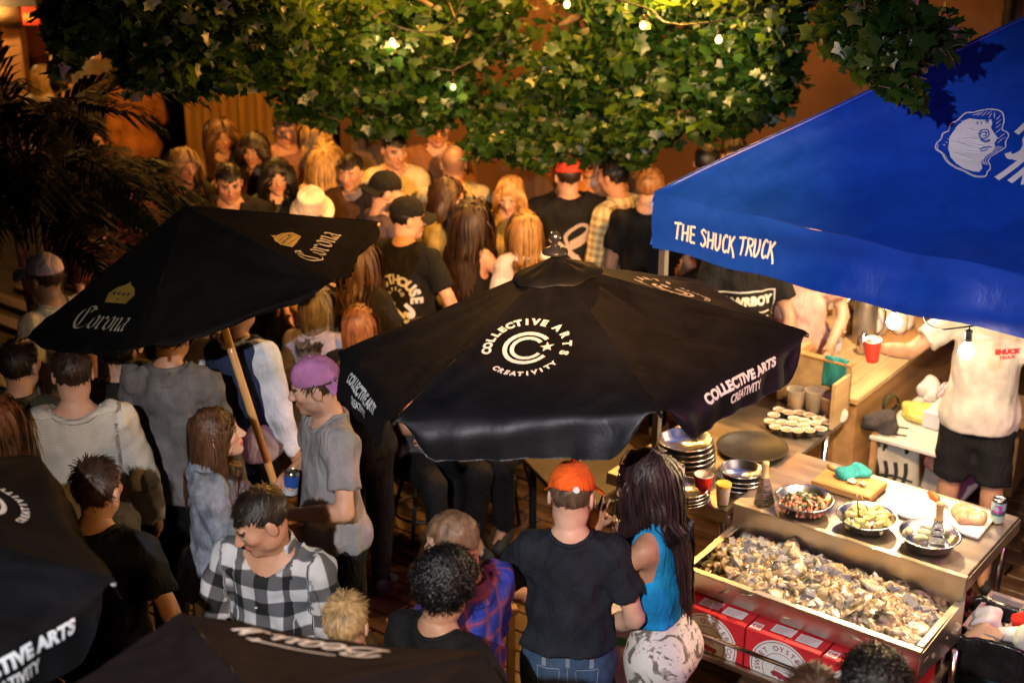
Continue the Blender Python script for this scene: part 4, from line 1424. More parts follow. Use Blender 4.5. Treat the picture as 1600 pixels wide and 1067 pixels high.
for k in range(66):
    a, el = k * 2.4 + g.uniform(-.3, .3), g.uniform(.45, 1.5)
    p = np.array([.1 * math.cos(a), .1 * math.sin(a), g.uniform(1.4, 2.1)]); L = g.uniform(.7, 1.15)
    d = np.array([math.cos(a) * math.cos(el), math.sin(a) * math.cos(el), math.sin(el)]); pts, ds = [], []
    for i in range(16):
        pts.append(p.copy()); ds.append(d.copy()); p = p + d * L / 15; d = nrm(d + np.array([math.cos(a) * .03, math.sin(a) * .03, -.125]))
    m = MB(); m.tube(pts, np.linspace(.009, .003, 16), 5)
    for i in range(3, 16):
        for s_ in (-1, 1):
            for h_ in (0, .5):
                q = pts[i] + ds[i] * L / 15 * h_
                sd = nrm(np.cross(ds[i], (0, 0, 1.0))) * s_
                ll = g.uniform(.2, .34) * math.sin(math.pi * min(.97, (i - 1.5) / 15) ** .7) + .05
                dr = nrm(sd * .75 + ds[i] * .75 + np.array([0, 0, g.uniform(-.1, .25)]))
                q1 = q + dr * ll * .5; q2 = q + dr * ll * .95 + np.array([0, 0, -.28 * ll]); w = np.cross(dr, (0, 0, 1.0)); w = nrm(w) * .013
                m.add([q - w * .5, q + w * .5, q1 + w, q1 - w, q2], [[0, 1, 2, 3], [3, 2, 4]])
    m.build('frond', PL, palm, False, fix=False)

# ------------------------------------------------------------------ umbrellas
def canopy_mat(name, col, rough, sheen=.2, cv=.25, nb=.3, gl=.03):
    m, t, b = nt(name)
    tc = N(t, 'ShaderNodeTexCoord')
    n1 = N(t, 'ShaderNodeTexNoise', i_Scale=7.0, i_Detail=5.0, i_Distortion=.6); t.links.new(tc.outputs['Object'], n1.inputs['Vector'])
    n2 = N(t, 'ShaderNodeTexNoise', i_Scale=420.0); t.links.new(tc.outputs['Object'], n2.inputs['Vector'])
    rp = N(t, 'ShaderNodeMapRange', i_1=.3, i_2=.7); t.links.new(n1.outputs[0], rp.inputs[0])
    t.links.new(mixc(t, rp.outputs[0], tuple(c * (1 - cv) for c in col), tuple(c * (1 + cv) for c in col)), b.inputs['Base Color'])
    r2 = N(t, 'ShaderNodeMapRange', i_3=rough - .07, i_4=rough + .1); t.links.new(n1.outputs[0], r2.inputs[0]); t.links.new(r2.outputs[0], b.inputs['Roughness'])
    b.inputs['Sheen Weight'].default_value = sheen; b.inputs['Sheen Roughness'].default_value = .45
    b1 = N(t, 'ShaderNodeBump', i_Strength=nb, i_Distance=.02); t.links.new(n1.outputs[0], b1.inputs['Height'])
    b2 = N(t, 'ShaderNodeBump', i_Strength=.15, i_Distance=.002); t.links.new(n2.outputs[0], b2.inputs['Height']); t.links.new(b1.outputs[0], b2.inputs['Normal'])
    t.links.new(b2.outputs[0], b.inputs['Normal'])
    b.inputs['Specular IOR Level'].default_value = 0.0
    gs = N(t, 'ShaderNodeBsdfGlossy'); gs.inputs['Color'].default_value = (gl, gl, gl * 1.12, 1); t.links.new(r2.outputs[0], gs.inputs['Roughness']); t.links.new(b2.outputs[0], gs.inputs['Normal'])
    ad = N(t, 'ShaderNodeAddShader'); t.links.new(b.outputs[0], ad.inputs[0]); t.links.new(gs.outputs[0], ad.inputs[1]); t.links.new(ad.outputs[0], t.nodes['Material Output'].inputs[0])
    MATS[name] = m
    return m


BLACKCLOTH = canopy_mat('black_canopy', (.0045, .0045, .0058), .48, 0, gl=.032)
CORONACLOTH = canopy_mat('faded_black_canopy', (.0045, .0042, .0036), .7, 0, gl=.006)
INK = pmat('white_ink', (.62, .64, .68), .6, var=.12)


def umbrella(label, q, mat, pole_mat, val=.15, vent=True, seed=0, finial=True, pole_r=.019, wr=.0055):
    x, y, z, Rr, drop, gx, gy, ph = q
    u = nrm((gx, gy, 1.0))
    e1 = nrm(np.array([1, 0, 0]) - u * u[0]); e2 = np.cross(u, e1)
    A = np.array([x, y, z])
    Cs = [A - u * drop + Rr * (math.cos(ph + k * math.pi / 3) * e1 + math.sin(ph + k * math.pi / 3) * e2) for k in range(6)]
    foot = A - u * (z / u[2])
    root = empty('umbrella', tuple(foot)); tag(root, label, 'umbrella')
    g = np.random.default_rng(seed)
    pan = []
    for k in range(6):
        Ci, Cj = Cs[k], Cs[(k + 1) % 6]
        n = nrm(np.cross(Cj - Ci, A - Ci)); n = n if n.dot(u) > 0 else -n
        out = nrm((Ci + Cj) / 2 - (A - u * drop))
        f1, f2, f3 = g.uniform(0, 6.28, 3)

        def pos(s, t, Ci=Ci, Cj=Cj, n=n, f1=f1, f2=f2, f3=f3, out=out):
            s_ = min(s, 1.0)
            e = Ci + (Cj - Ci) * t
            b = math.sin(math.pi * t)
            p = A + (e - A) * s_ - n * (.028 * b * s_ * math.sin(math.pi * min(s_, .98) ** .8 * .9 + .25))
            p = p - out * (.03 * b * s_ ** 3)
            w = wr * s_ ** 1.5 * (math.sin(16 * t + f1 + 2 * s_) * .5 + math.sin(31 * (t - .5) * (1.3 - s_) + f2) * .45 + .5 * math.sin(9 * s_ + 4 * t + f3) * math.sin(math.pi * t))
            # tension folds fanning out of the two tips
            for tt, ff in ((t, f3), (1 - t, f1)):
                dd = math.hypot(tt, (1 - s_) * .8) + 1e-3
                an = math.atan2((1 - s_) * .8, tt)
                w += wr * .9 * math.sin(an * 9 + ff) * math.exp(-dd * 3.2) * min(1, dd * 7)
            return p + n * w

        def pv(s, t, pos=pos, out=out, f2=f2, f3=f3):
            if s <= 1: return pos(s, t)
            r = s - 1.0                       # 0..1 down the valance
            hgt = val * min(1.0, math.sin(min(t, 1 - t, .16) / .16 * math.pi / 2) * 1.02)
            p = pos(1.0, .5 + (t - .5) * (1 - .10 * r * (1 if abs(t - .5) > .3 else abs(t - .5) / .3)))
            w = .006 * r * math.sin(11 * t + f2) + .006 * r * math.sin(37 * t + f3) + .0025 * max(0, r - .5) * math.sin(140 * t)
            k_ = hgt / val
            w += .010 * math.sin(5.5 * t + 4 * r + f3) * k_ * min(1, r * 2)
            return p - np.array([0, 0, 1.0]) * hgt * (.42 * r + .58 * r * r) + out * (.046 * (1 - (1 - r) ** 2.2) * k_ + w)
        m = MB()
        ns, nv_, nt_ = 20, 8, 46
        sv = list(np.linspace(.0, 1, ns) ** .85) + [1 + (i + 1) / nv_ for i in range(nv_)]
        V = [pv(s, t) - foot for s in sv for t in np.linspace(0, 1, nt_)]
        F = [[j * nt_ + i, j * nt_ + i + 1, (j + 1) * nt_ + i + 1, (j + 1) * nt_ + i] for j in range(len(sv) - 1) for i in range(nt_ - 1)]
        m.add(V, F); m.build('canopy_panel', mat, root, True, fix=False)
        w_ = np.linalg.norm(Cj - Ci); L_ = np.linalg.norm((Ci + Cj) / 2 - A)
        # map: artwork x along the rim (reading left to right from outside), y up towards the tip, origin at rim centre
        fl = 1.0

        def fn(xx, yy, pos=pos, pv=pv, w_=w_, L_=L_, n=n, out=out):
            if yy < 0:
                return Vector(pv(1 - yy / val, .5 + xx / w_) + out * .006 - foot)
            s = 1 - yy / L_
            t = .5 + xx / (w_ * max(s, .05))
            return Vector(pos(s, t) + n * .0045 - foot)
        pan.append(fn)
        # hem cord and rib
        hp = [pv(2.0, t) - foot for t in np.linspace(0, 1, 30)]
        m = MB(); m.tube(hp, .0028, 4); m.build('hem', mat, root)
        m = MB(); m.tube([A - u * .05 - foot, Ci - u * .015 - foot], .008, 6); m.build('rib', pole_mat, root)
        hubp = A - u * .42
        m = MB(); m.tube([hubp - foot, A + (Ci - A) * .5 - u * .03 - foot], .006, 6); m.build('strut', pole_mat, root)
    m = MB(); m.tube([(0, 0, 0), A - u * .02 - foot], pole_r, 12); m.build('pole', pole_mat, root, True)
    m = MB(); m.lathe([(.03, -.02), (.045, 0), (.045, .05), (.03, .07)], tuple(A - u * .42 - foot), 12); m.build('hub', pmat('hub_black', (.015, .015, .015), .4), root, True)
    m = MB(); m.lathe([(.24, 0), (.25, .02), (.22, .05), (.06, .07), (.035, .3), (.0, .3)], (0, 0, 0.002), 20); m.build('base', pmat('cast_black', (.02, .02, .02), .6), root, True)
    if vent:
        m = MB(); V = []; nn = 36
        for r_, dz in ((.015, .022), (.06, .018), (.12, .015), (.185, .014), (.19, .006)):
            for k in range(nn):
                th = ph + 2 * math.pi * k / nn
                rr = r_ * Rr * (1 - .06 * (1 - abs(math.cos(3 * (th - ph)))))
                V.append(A + u * (dz + .004 * math.sin(th * 9 + seed)) - u * .345 * rr + rr * (math.cos(th) * e1 + math.sin(th) * e2) - foot)
        m.add(V, [[j * nn + i, j * nn + (i + 1) % nn, (j + 1) * nn + (i + 1) % nn, (j + 1) * nn + i] for j in range(4) for i in range(nn)]); m.build('vent_cap', mat, root, True, fix=False)
    if finial:
        m = MB(); m.lathe([(.052, 0), (.05, .012), (.02, .026), (.012, .034), (.012, .044), (.022, .058), (.024, .068), (.018, .082), (.001, .09)], tuple(A + u * .035 - foot), 18); m.build('finial', pmat('finial_black', (.02, .02, .025), .15, spec=.8), root, True)
    return root, pan


def collective(f, c, r):
    """ring of letters round a double C with a star"""
    f.arc('COLLECTIVE', c, r, 187, 72, r * .30, r * .018)
    f.arc('ARTS', c, r, 47, -16, r * .30, r * .018)
    f.arc('CREATIVITY', c, r * .99, 228, 318, r * .21, r * .013, inside=True)
    f.ring(c, r * .50, r * .61, 34, 326); f.ring(c, r * .33, r * .43, 34, 326)
    f.star((c[0] + r * .5, c[1] + r * .02), r * .19, 94)
    return f


ALU = pmat('pole_dark', (.03, .03, .032), .35, .6)
root, pan = umbrella('black umbrella with a white ring logo in the middle of the photo', (0.172, 5.464, 2.33, 0.956, 0.334, -0.11, 0.086, -0.206), BLACKCLOTH, ALU, .155, True, 3)
# panels: k=4 front (ring logo), 5 right (lettering), 0 back right (ring), 3 left (lettering)
collective(Flat(), (-.045, .38), .15).put('logo', pan[4], INK, root)
collective(Flat(), (0, .36), .15).put('logo', pan[0], pmat('purple_lit_ink', (.42, .38, .5), .6), root)  # white ink with the magenta light's tint put into its colour
Flat().text('COLLECTIVE ARTS', (.0, -.075), .058, .003, sx=1.0).text('CREATIVITY', (.02, -.12), .04, .0015).put('lettering', pan[5], INK, root)
Flat().text('COLLECTIVE ARTS', (.02, -.07), .058, .003, sx=1.0).text('CREATIVITY', (.03, -.115), .04, .0015).put('lettering', pan[3], INK, root)
root, pan = umbrella('black umbrella with ring logo cut off by the lower left corner', (-2.022, 3.482, 2.439, 0.94, 0.352, -0.023, 0.031, -0.02), canopy_mat('black_canopy_dull', (.004, .004, .005), .55, 0, gl=.012), ALU, .16, True, 8)
collective(Flat(), (0.02, .27), .15).put('logo', pan[0], INK, root)
Flat().text('COLLECTIVE ARTS', (.08, -.085), .058, .003, sx=1.0).text('CREATIVITY', (.08, -.13), .04, .0015).put('lettering', pan[5], INK, root)
root, pan = umbrella('dark brown umbrella with upside-down script lettering at the bottom edge', (-0.539, 2.594, 2.342, 0.81, 0.329, 0.07, -0.047, 0.922), canopy_mat('brown_canopy', (.012, .008, .009), .55, 0, gl=.012), ALU, .1, False, 5, finial=False)
# hand-drawn script lettering
f = Flat()
SCR = {'B': ([[(-.1, .75), (.1, 1.0), (.5, .98), (.62, .78), (.42, .58), (.2, .55)], [(.2, .55), (.6, .52), (.72, .25), (.5, .02), (.12, .04), (-.05, .2)], [(.28, .95), (.2, .5), (.1, .05)]], .8),
       'e': ([[(0, .28), (.3, .38), (.34, .52), (.2, .6), (.06, .42), (.1, .12), (.28, .02), (.5, .16)]], .46), 'a': ([[(.38, .52), (.2, .58), (.05, .36), (.1, .08), (.28, .06), (.4, .5), (.38, .15), (.46, .03), (.58, .16)]], .54),
       'u': ([[(0, .5), (.08, .55), (.06, .18), (.16, .03), (.32, .14), (.4, .54), (.38, .16), (.46, .03), (.58, .16)]], .55), "'": ([[(.1, .95), (.05, .72)]], .2),
       's': ([[(.1, .1), (.3, .5), (.28, .58), (.36, .25), (.25, .02), (.0, .06), (-.06, .16)], [(.36, .2), (.6, .4)]], .5)}
xx = 0
for ch in "Beau's":
    st, adv = SCR[ch]
    for s_ in st: f.stroke(s_, .12, off=(xx * .125 - .17, .06), sc=.125, shear=.25)
    xx += adv
f.stroke([(1.0, 1.12), (1.8, 1.02), (2.9, .82)], .08, off=(-.18, .06), sc=.125)
f.put('lettering', pan[0], pmat('script_ink', (.78, .72, .72), .6), root)

WOODPOLE = pmat('ash_pole', (.5, .26, .08), .45, 0, .3, 4, .15, 30, stretch=(6, 6, .4), coat=.3)
root, pan = umbrella('black umbrella on a wooden pole with blackletter beer lettering, left of centre', (-1.46, 6.318, 2.302, 0.835, 0.348, -0.234, 0.025, 0.377), CORONACLOTH, WOODPOLE, .03, False, 2, finial=False, wr=.005)
# broad-nib blackletter strokes
BL = {'C': ([[(.85, .95), (.55, 1.12), (.15, .85), (.08, .35), (.4, -.02), (.78, .05), (.95, .22)], [(.42, 1.0), (.42, .12)], [(.7, 1.05), (.62, .8)]], 1.0),
      'o': ([[(.08, .52), (.08, .12), (.24, 0)], [(.1, .56), (.28, .66), (.38, .5), (.38, .12), (.22, -.02)]], .5), 'r': ([[(.05, .62), (.12, .52), (.12, .08), (.22, 0)], [(.14, .5), (.3, .64), (.42, .54)]], .46),
      'n': ([[(.04, .62), (.1, .5), (.1, .06), (.18, 0)], [(.12, .5), (.28, .64), (.38, .52), (.38, .08), (.48, 0)]], .52), 'a': ([[(.1, .55), (.26, .64), (.36, .52), (.36, .08), (.48, 0)], [(.34, .36), (.1, .26), (.08, .08), (.2, 0), (.34, .1)]], .52)}


def corona():
    f = Flat(); xx = 0; k = .115
    for ch in 'Corona':
        st, adv = BL[ch]
        for s_ in st: f.stroke(s_, nib=(.10, .075), off=(xx * k - 1.75 * k, 0), sc=k)
        xx += adv
    return f


def crown():
    f = Flat()
    f.poly([(-.075, 0), (.075, 0), (.095, .05), (.06, .09), (.02, .105), (0, .125), (-.02, .105), (-.06, .09), (-.095, .05)])
    return f


CINK = pmat('cream_ink', (.34, .30, .22), .7); GOLD = pmat('gold_ink', (.26, .16, .022), .7)
for k in (5, 3):
    fn = pan[k]; o_ = (-.05, .1) if k == 5 else (.02, .07)
    corona().put('lettering', (lambda x, y, fn=fn, o_=o_: fn(x + o_[0], y + o_[1])), CINK, root)
    crown().put('crown_emblem', (lambda x, y, fn=fn, o_=o_: fn(x + o_[0] - .01, y + o_[1] + .155)), GOLD, root)
    f = Flat()
    for dx in (-.05, -.018, .016, .05): f.star((dx, .05), .016)
    f.ring((0, .02), .0, .006, 0, 360, 8)
    f.put('crown_emblem', (lambda x, y, fn=fn, o_=o_: Vector(fn(x + o_[0] - .01, y + o_[1] + .155)) + Vector((0, 0, .003))), pmat('dark_ink', (.03, .025, .02), .7), root)

# ------------------------------------------------------------------ blue pop-up tent
BLUE = canopy_mat('blue_tent_cloth', (.004, .045, .40), .36, 0, cv=.1, nb=.3, gl=.045)
K = np.array([.695, 6.85, 2.2]); ta, tb = nrm((1.39, -1.19, 0)), nrm((1.19, 1.39, 0))
SZ, PK = 3.0, 3.2
tent = empty('pop_up_tent', (K[0], K[1], 0)); tag(tent, 'blue pop-up tent with white lettering over the oyster bar, upper right', 'tent')
K0 = np.array([K[0], K[1], 0])
cor = [K, K + ta * SZ, K + ta * SZ + tb * SZ, K + tb * SZ]
pk = K + (ta + tb) * SZ / 2; pk[2] = PK
roofs, vals = [], []
TINK = pmat('tent_ink', (.60, .66, .74), .6, var=.1)
for k in range(4):
    Ci, Cj = cor[k], cor[(k + 1) % 4]
    n = nrm(np.cross(Cj - Ci, pk - Ci)); n = n if n[2] > 0 else -n
    out = nrm(np.array([n[0], n[1], 0]))

    def rp_(s, t, Ci=Ci, Cj=Cj, n=n, k=k):
        e = Ci + (Cj - Ci) * t
        b = math.sin(math.pi * t)
        p = pk + (e - pk) * s - n * (.19 * b * math.sin(math.pi * s ** 1.5))
        w = .010 * math.sin(19 * t + 9 * s) * s * b + .008 * math.sin(40 * t - 13 * s) * (s ** 3)
        for tt in (t, 1 - t):
            dd = math.hypot(tt * 2, (1 - s)); an = math.atan2((1 - s), tt * 2 + 1e-4)
            w += .016 * math.sin(an * 10 + k) * math.exp(-dd * 3.5) * min(1, dd * 6)
        return p + n * w

    def vp_(t, r, Ci=Ci, Cj=Cj, out=out, rp_=rp_, k=k):
        p = rp_(1.0, t) + out * (.012 * min(1, r * 5)) + np.array([0, 0, .004])
        w = .014 * math.sin(13 * t + 3 * r + k) * min(1, r * 2) + .010 * math.sin(37 * t + 2) * r + .012 * math.sin(7 * t + 5 * r)
        w += .016 * math.sin(r * 6.5 + 5 * t) * math.sin(math.pi * t)
        return p - np.array([0, 0, 1.0]) * (.272 * r * (1 + .02 * math.sin(9 * t))) + out * (w * .7 + .005 * r)
    m = MB(); m.grid(lambda a, b: rp_(b, a) - K0, 44, 30); m.build('roof_panel', BLUE, tent, True, fix=False)
    m = MB(); m.grid(lambda a, b: vp_(a, b) - K0, 90, 14); m.build('valance', BLUE, tent, True, fix=False)
    m = MB(); m.tube([rp_(s, 0) + (0, 0, .006) - K0 for s in np.linspace(0, 1, 20)], .012, 6); m.build('seam', BLUE, tent, True)
    roofs.append((rp_, n)); vals.append((vp_, out))
    m = MB(); m.box(tuple(Ci + nrm(pk * (1, 1, 0) - Ci * (1, 1, 0)) * .05 - K0 + np.array([0, 0, -1.12])), (.035, .035, 2.16), rz=math.atan2(ta[1], ta[0])); m.build('leg', pmat('tent_steel', (.25, .25, .26), .4, .8), tent)
    a_, b_ = Ci + (0, 0, -.07) - K0 + nrm(pk - Ci) * .05, Cj + (0, 0, -.07) - K0 + nrm(pk - Cj) * .05
    m = MB(); m.tube([a_, b_], .012, 6); m.build('frame_bar', pmat('tent_steel', (.25, .25, .26), .4, .8), tent)
# brush lettering
BR = {'T': ([[(0, .95), (.55, 1.0)], [(.3, .95), (.15, 0)]], .56), 'H': ([[(.12, 1), (0, 0)], [(.5, 1), (.36, 0)], [(.08, .45), (.46, .55)]], .58), 'E': ([[(.12, 1), (0, .02)], [(.1, .97), (.45, 1)], [(.06, .5), (.36, .55)], [(0, .03), (.38, .05)]], .5),
      'S': ([[(.46, .85), (.3, 1.0), (.12, .82), (.3, .55), (.36, .25), (.18, .02), (0, .15)]], .52), 'U': ([[(.1, 1), (.02, .3), (.14, .02), (.32, .25), (.44, 1)]], .54), 'C': ([[(.46, .85), (.32, 1), (.1, .65), (.08, .2), (.22, .02), (.4, .15)]], .5),
      'K': ([[(.12, 1), (0, 0)], [(.48, 1), (.08, .5)], [(.15, .52), (.5, -.2)]], .54), 'R': ([[(.12, 1), (0, 0)], [(.1, .97), (.45, .9), (.36, .58), (.06, .5)], [(.18, .5), (.46, 0)]], .54), ' ': ([], .28)}


def brush(txt, k, w=.15, shear=.12):
    f = Flat(); xx = 0
    for ch in txt:
        st, adv = BR[ch]
        for s_ in st: f.stroke(s_, w, off=(xx * k, 0), sc=k, shear=shear)
        xx += adv
    return f, xx * k


f, wd = brush('THE SHUCK TRUCK', .09, .135)
vp_, out = vals[0]
f.put('lettering', lambda x, y: Vector(vp_((.13 + x * .80) / SZ, (.205 - y - x * .012) / .272) + out * .006 - K0), TINK, tent, .02)
rp_, n_ = roofs[0]
Lr = np.linalg.norm(pk - (cor[0] + cor[1]) / 2)
fr = lambda x, y: Vector(rp_(1 - y / Lr, .5 + x / (SZ * max(1 - y / Lr, .05))) + n_ * .005 - K0)
# the oyster emblem: a shell outline with the face of a moon
def px2(pts): return [((a - 430) / 1067 * .5, (520 - b) / 1067 * .5) for a, b in pts]
f = Flat()
f.poly(px2([(300, 285), (400, 262), (500, 225), (522, 260), (528, 310), (570, 350), (635, 400), (628, 470), (655, 510), (650, 570), (625, 620), (600, 720), (650, 800), (640, 850), (590, 865), (480, 850), (390, 810), (300, 745), (240, 660), (205, 540), (225, 400), (260, 330)]))
OUTL = [(430, 130), (360, 175), (310, 215), (250, 245), (205, 350), (160, 410), (170, 480), (135, 530), (140, 590), (120, 660), (140, 715), (210, 740), (290, 810), (390, 858), (500, 885), (600, 920), (680, 915), (722, 885), (712, 830), (722, 790), (700, 740), (665, 700), (665, 640), (700, 570), (745, 490), (722, 420), (722, 350), (690, 315), (635, 295), (615, 200), (570, 125), (510, 110), (430, 130)]
f.stroke(px2(OUTL), .005)
f.stroke([(a * .97 + .003, b * .965) for a, b in px2(OUTL[9:24])], .003)
for d_ in (.012, .022, .03): f.stroke([(a - d_, b) for a, b in px2([(745, 490), (700, 570), (660, 650), (665, 700), (700, 745)])], .003)
g = np.random.default_rng(2)
for a, b, c_, d_ in ([(470, 130, 440, 190), (500, 135, 520, 200), (560, 150, 540, 215), (590, 190, 560, 260), (600, 240, 575, 300), (620, 290, 590, 360), (680, 330, 640, 420), (700, 370, 655, 470), (400, 170, 360, 235), (370, 190, 320, 245), (430, 150, 400, 220), (480, 160, 470, 215)] + [(175 + i * 8, 640 - i * 38, 205 + i * 7, 640 - i * 36) for i in range(9)]):
    f.stroke(px2([(a, b), ((a + c_) / 2 + g.uniform(-6, 6), (b + d_) / 2), (c_, d_)]), .0028, taper=True)
OX, OY = -.27, .80
f.put('emblem', lambda x, y: fr(x * 1.0 + OX, y * 1.0 + OY), TINK, tent, .02)
f = Flat()
f.stroke(px2([(450, 420), (460, 370), (510, 350), (545, 400), (520, 455), (470, 440), (470, 400), (505, 380), (520, 415), (495, 425)]), .006)
f.poly(px2([(480, 460), (540, 470), (575, 440), (582, 470), (550, 492), (510, 488)]))
f.stroke(px2([(530, 585), (560, 555), (600, 535), (625, 530)]), .007); f.stroke(px2([(545, 600), (580, 590), (600, 560)]), .006)
f.stroke(px2([(390, 290), (395, 320)]), .005); f.stroke(px2([(420, 280), (435, 305)]), .005); f.stroke(px2([(450, 260), (480, 250), (470, 285)]), .006); f.stroke(px2([(230, 700), (262, 730)]), .004)
f.put('emblem_face', lambda x, y: fr(x + OX, y + OY) + Vector(n_ * .004), BLUE, tent, .02)
for i, tx in enumerate(('THE', 'SHUCK', 'TRUCK')):
    f, wd = brush(tx if i else 'HE', .145, .2, .3)
    f.put('lettering', lambda x, y, i=i: fr(OX + .165 + x - .02 * i * 0, OY + .10 - i * .135 + y), TINK, tent, .03)

# bulbs on the string under the tent
tbulbs = [(1397, 503, 1.84, 'bare glowing bulb under the tent above the white gourds', 105), (1510, 549, 1.80, "bare glowing bulb hanging before the man's white shirt", 38)]
ps = []
for px, py, z, lb, w in tbulbs:
    p = at_z(px, py, z); ps.append(p)
    string_bulb(tuple(p), lb, w, (1, .68, .34), .034, 60.0, .12, 'bulbs under the tent')
p3 = K + ta * 2.2 + tb * .35; p3[2] = 1.98
string_bulb(tuple(p3), 'bulb under the tent hidden by the valance at the right edge', 60, (1, .68, .34), .034, 60.0, .12, 'bulbs under the tent')
p4 = K + ta * .75 + tb * 1.3; p4[2] = 2.05
string_bulb(tuple(p4), 'bulb under the tent roof above the wooden counter, hidden by the valance', 130, (1, .66, .32), .034, 60.0, .12, 'bulbs under the tent')
cable('sagging black bulb cable under the tent front', [K + ta * .3 + tb * .15 - (0, 0, .2), ps[0] + (0, 0, .115), (ps[0] + ps[1]) / 2 + (0, 0, .05), ps[1] + (0, 0, .115), p3 + (0, 0, .115), K + ta * 2.8 + tb * .2 - (0, 0, .15)], .004)

# ================================================================== the oyster bar
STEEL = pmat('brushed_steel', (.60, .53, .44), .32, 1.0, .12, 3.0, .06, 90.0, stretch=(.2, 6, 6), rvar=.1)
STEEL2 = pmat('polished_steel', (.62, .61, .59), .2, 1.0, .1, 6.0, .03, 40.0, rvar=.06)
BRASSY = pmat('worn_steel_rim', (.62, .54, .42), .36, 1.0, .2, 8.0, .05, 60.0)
O2 = np.array([1.945, 5.46]); EX, EY = np.array([.8, -.6]), np.array([.6, .8]); RB = math.atan2(-.6, .8)


def bw_(u, w, z=0.0):
    p = O2 + EX * u + EY * w
    return np.array([p[0], p[1], z])


def leg(parent, u, w, z, r=.02):
    m = MB(); m.tube([(u, w, .09), (u, w, z)], r, 12); m.lathe([(r * .9, .04), (r * 1.3, .05), (r * 1.3, .1), (r, .11)], (u, w, 0), 12); return m.build('leg', STEEL2, parent, True)


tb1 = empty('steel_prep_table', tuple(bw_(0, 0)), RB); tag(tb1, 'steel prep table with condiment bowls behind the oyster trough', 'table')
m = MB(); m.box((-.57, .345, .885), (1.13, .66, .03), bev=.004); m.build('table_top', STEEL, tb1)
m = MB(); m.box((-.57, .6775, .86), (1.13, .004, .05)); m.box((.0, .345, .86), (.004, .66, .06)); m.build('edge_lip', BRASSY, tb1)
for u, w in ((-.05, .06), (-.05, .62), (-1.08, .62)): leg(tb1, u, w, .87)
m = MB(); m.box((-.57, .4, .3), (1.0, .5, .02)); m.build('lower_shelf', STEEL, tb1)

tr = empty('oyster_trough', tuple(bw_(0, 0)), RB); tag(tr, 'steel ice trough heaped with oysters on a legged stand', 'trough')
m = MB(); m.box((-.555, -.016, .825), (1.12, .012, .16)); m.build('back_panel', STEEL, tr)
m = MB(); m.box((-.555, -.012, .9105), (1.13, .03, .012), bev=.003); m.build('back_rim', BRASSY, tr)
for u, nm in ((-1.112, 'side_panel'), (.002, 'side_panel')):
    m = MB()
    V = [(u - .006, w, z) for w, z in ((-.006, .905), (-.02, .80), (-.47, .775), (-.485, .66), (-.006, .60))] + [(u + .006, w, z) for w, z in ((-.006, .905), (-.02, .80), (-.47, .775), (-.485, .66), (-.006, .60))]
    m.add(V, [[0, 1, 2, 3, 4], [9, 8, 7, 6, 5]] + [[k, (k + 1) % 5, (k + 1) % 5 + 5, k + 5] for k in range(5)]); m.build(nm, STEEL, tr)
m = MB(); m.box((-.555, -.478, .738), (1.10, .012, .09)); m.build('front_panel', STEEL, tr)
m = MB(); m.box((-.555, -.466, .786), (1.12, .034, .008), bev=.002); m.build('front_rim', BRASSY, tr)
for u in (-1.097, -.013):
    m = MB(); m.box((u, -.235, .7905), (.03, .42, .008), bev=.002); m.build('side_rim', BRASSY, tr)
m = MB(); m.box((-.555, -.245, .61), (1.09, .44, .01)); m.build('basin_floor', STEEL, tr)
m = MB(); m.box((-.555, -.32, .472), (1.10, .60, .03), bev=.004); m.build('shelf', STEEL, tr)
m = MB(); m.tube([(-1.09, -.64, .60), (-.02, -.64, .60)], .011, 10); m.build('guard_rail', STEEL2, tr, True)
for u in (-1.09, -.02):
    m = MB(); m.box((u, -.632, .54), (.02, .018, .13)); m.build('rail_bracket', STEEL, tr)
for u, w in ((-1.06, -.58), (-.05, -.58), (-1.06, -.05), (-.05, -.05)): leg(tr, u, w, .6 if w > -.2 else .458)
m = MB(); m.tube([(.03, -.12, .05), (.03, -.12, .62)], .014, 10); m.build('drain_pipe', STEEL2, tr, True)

# oysters: craggy teardrop shells; the nearest three hundred as things, the rest and the ice as heaps
OYM = []
for i in range(4):
    m, t, b = nt('oyster_shell_%d' % i)
    tc = N(t, 'ShaderNodeTexCoord'); oi = N(t, 'ShaderNodeObjectInfo')
    ad = N(t, 'ShaderNodeVectorMath', operation='ADD'); t.links.new(tc.outputs['Object'], ad.inputs[0]); t.links.new(oi.outputs['Random'], ad.inputs[1])
    nz = N(t, 'ShaderNodeTexNoise', i_Scale=28.0, i_Detail=5.0, i_Distortion=1.0); t.links.new(ad.outputs[0], nz.inputs['Vector'])
    rp = N(t, 'ShaderNodeValToRGB'); e = rp.color_ramp.elements
    pal = [((.04, .028, .016), (.30, .225, .135), (.5, .43, .33)), ((.06, .038, .018), (.34, .235, .12), (.52, .42, .29)), ((.035, .03, .018), (.23, .19, .115), (.43, .38, .27)), ((.08, .055, .03), (.41, .33, .22), (.6, .54, .45))][i]
    e[0].position, e[0].color = .33, (*pal[0], 1); e[1].position, e[1].color = .5, (*pal[1], 1); e2 = e.new(.66); e2.color = (*pal[2], 1)
    t.links.new(nz.outputs[0], rp.inputs[0]); t.links.new(rp.outputs[0], b.inputs['Base Color'])
    b.inputs['Roughness'].default_value = .25
    b.inputs['Coat Weight'].default_value = .35; b.inputs['Coat Roughness'].default_value = .12
    bp_ = N(t, 'ShaderNodeBump', i_Strength=.7, i_Distance=.004); t.links.new(nz.outputs[0], bp_.inputs['Height']); t.links.new(bp_.outputs[0], b.inputs['Normal'])
    OYM.append(m)
OYS = []
g = np.random.default_rng(21)
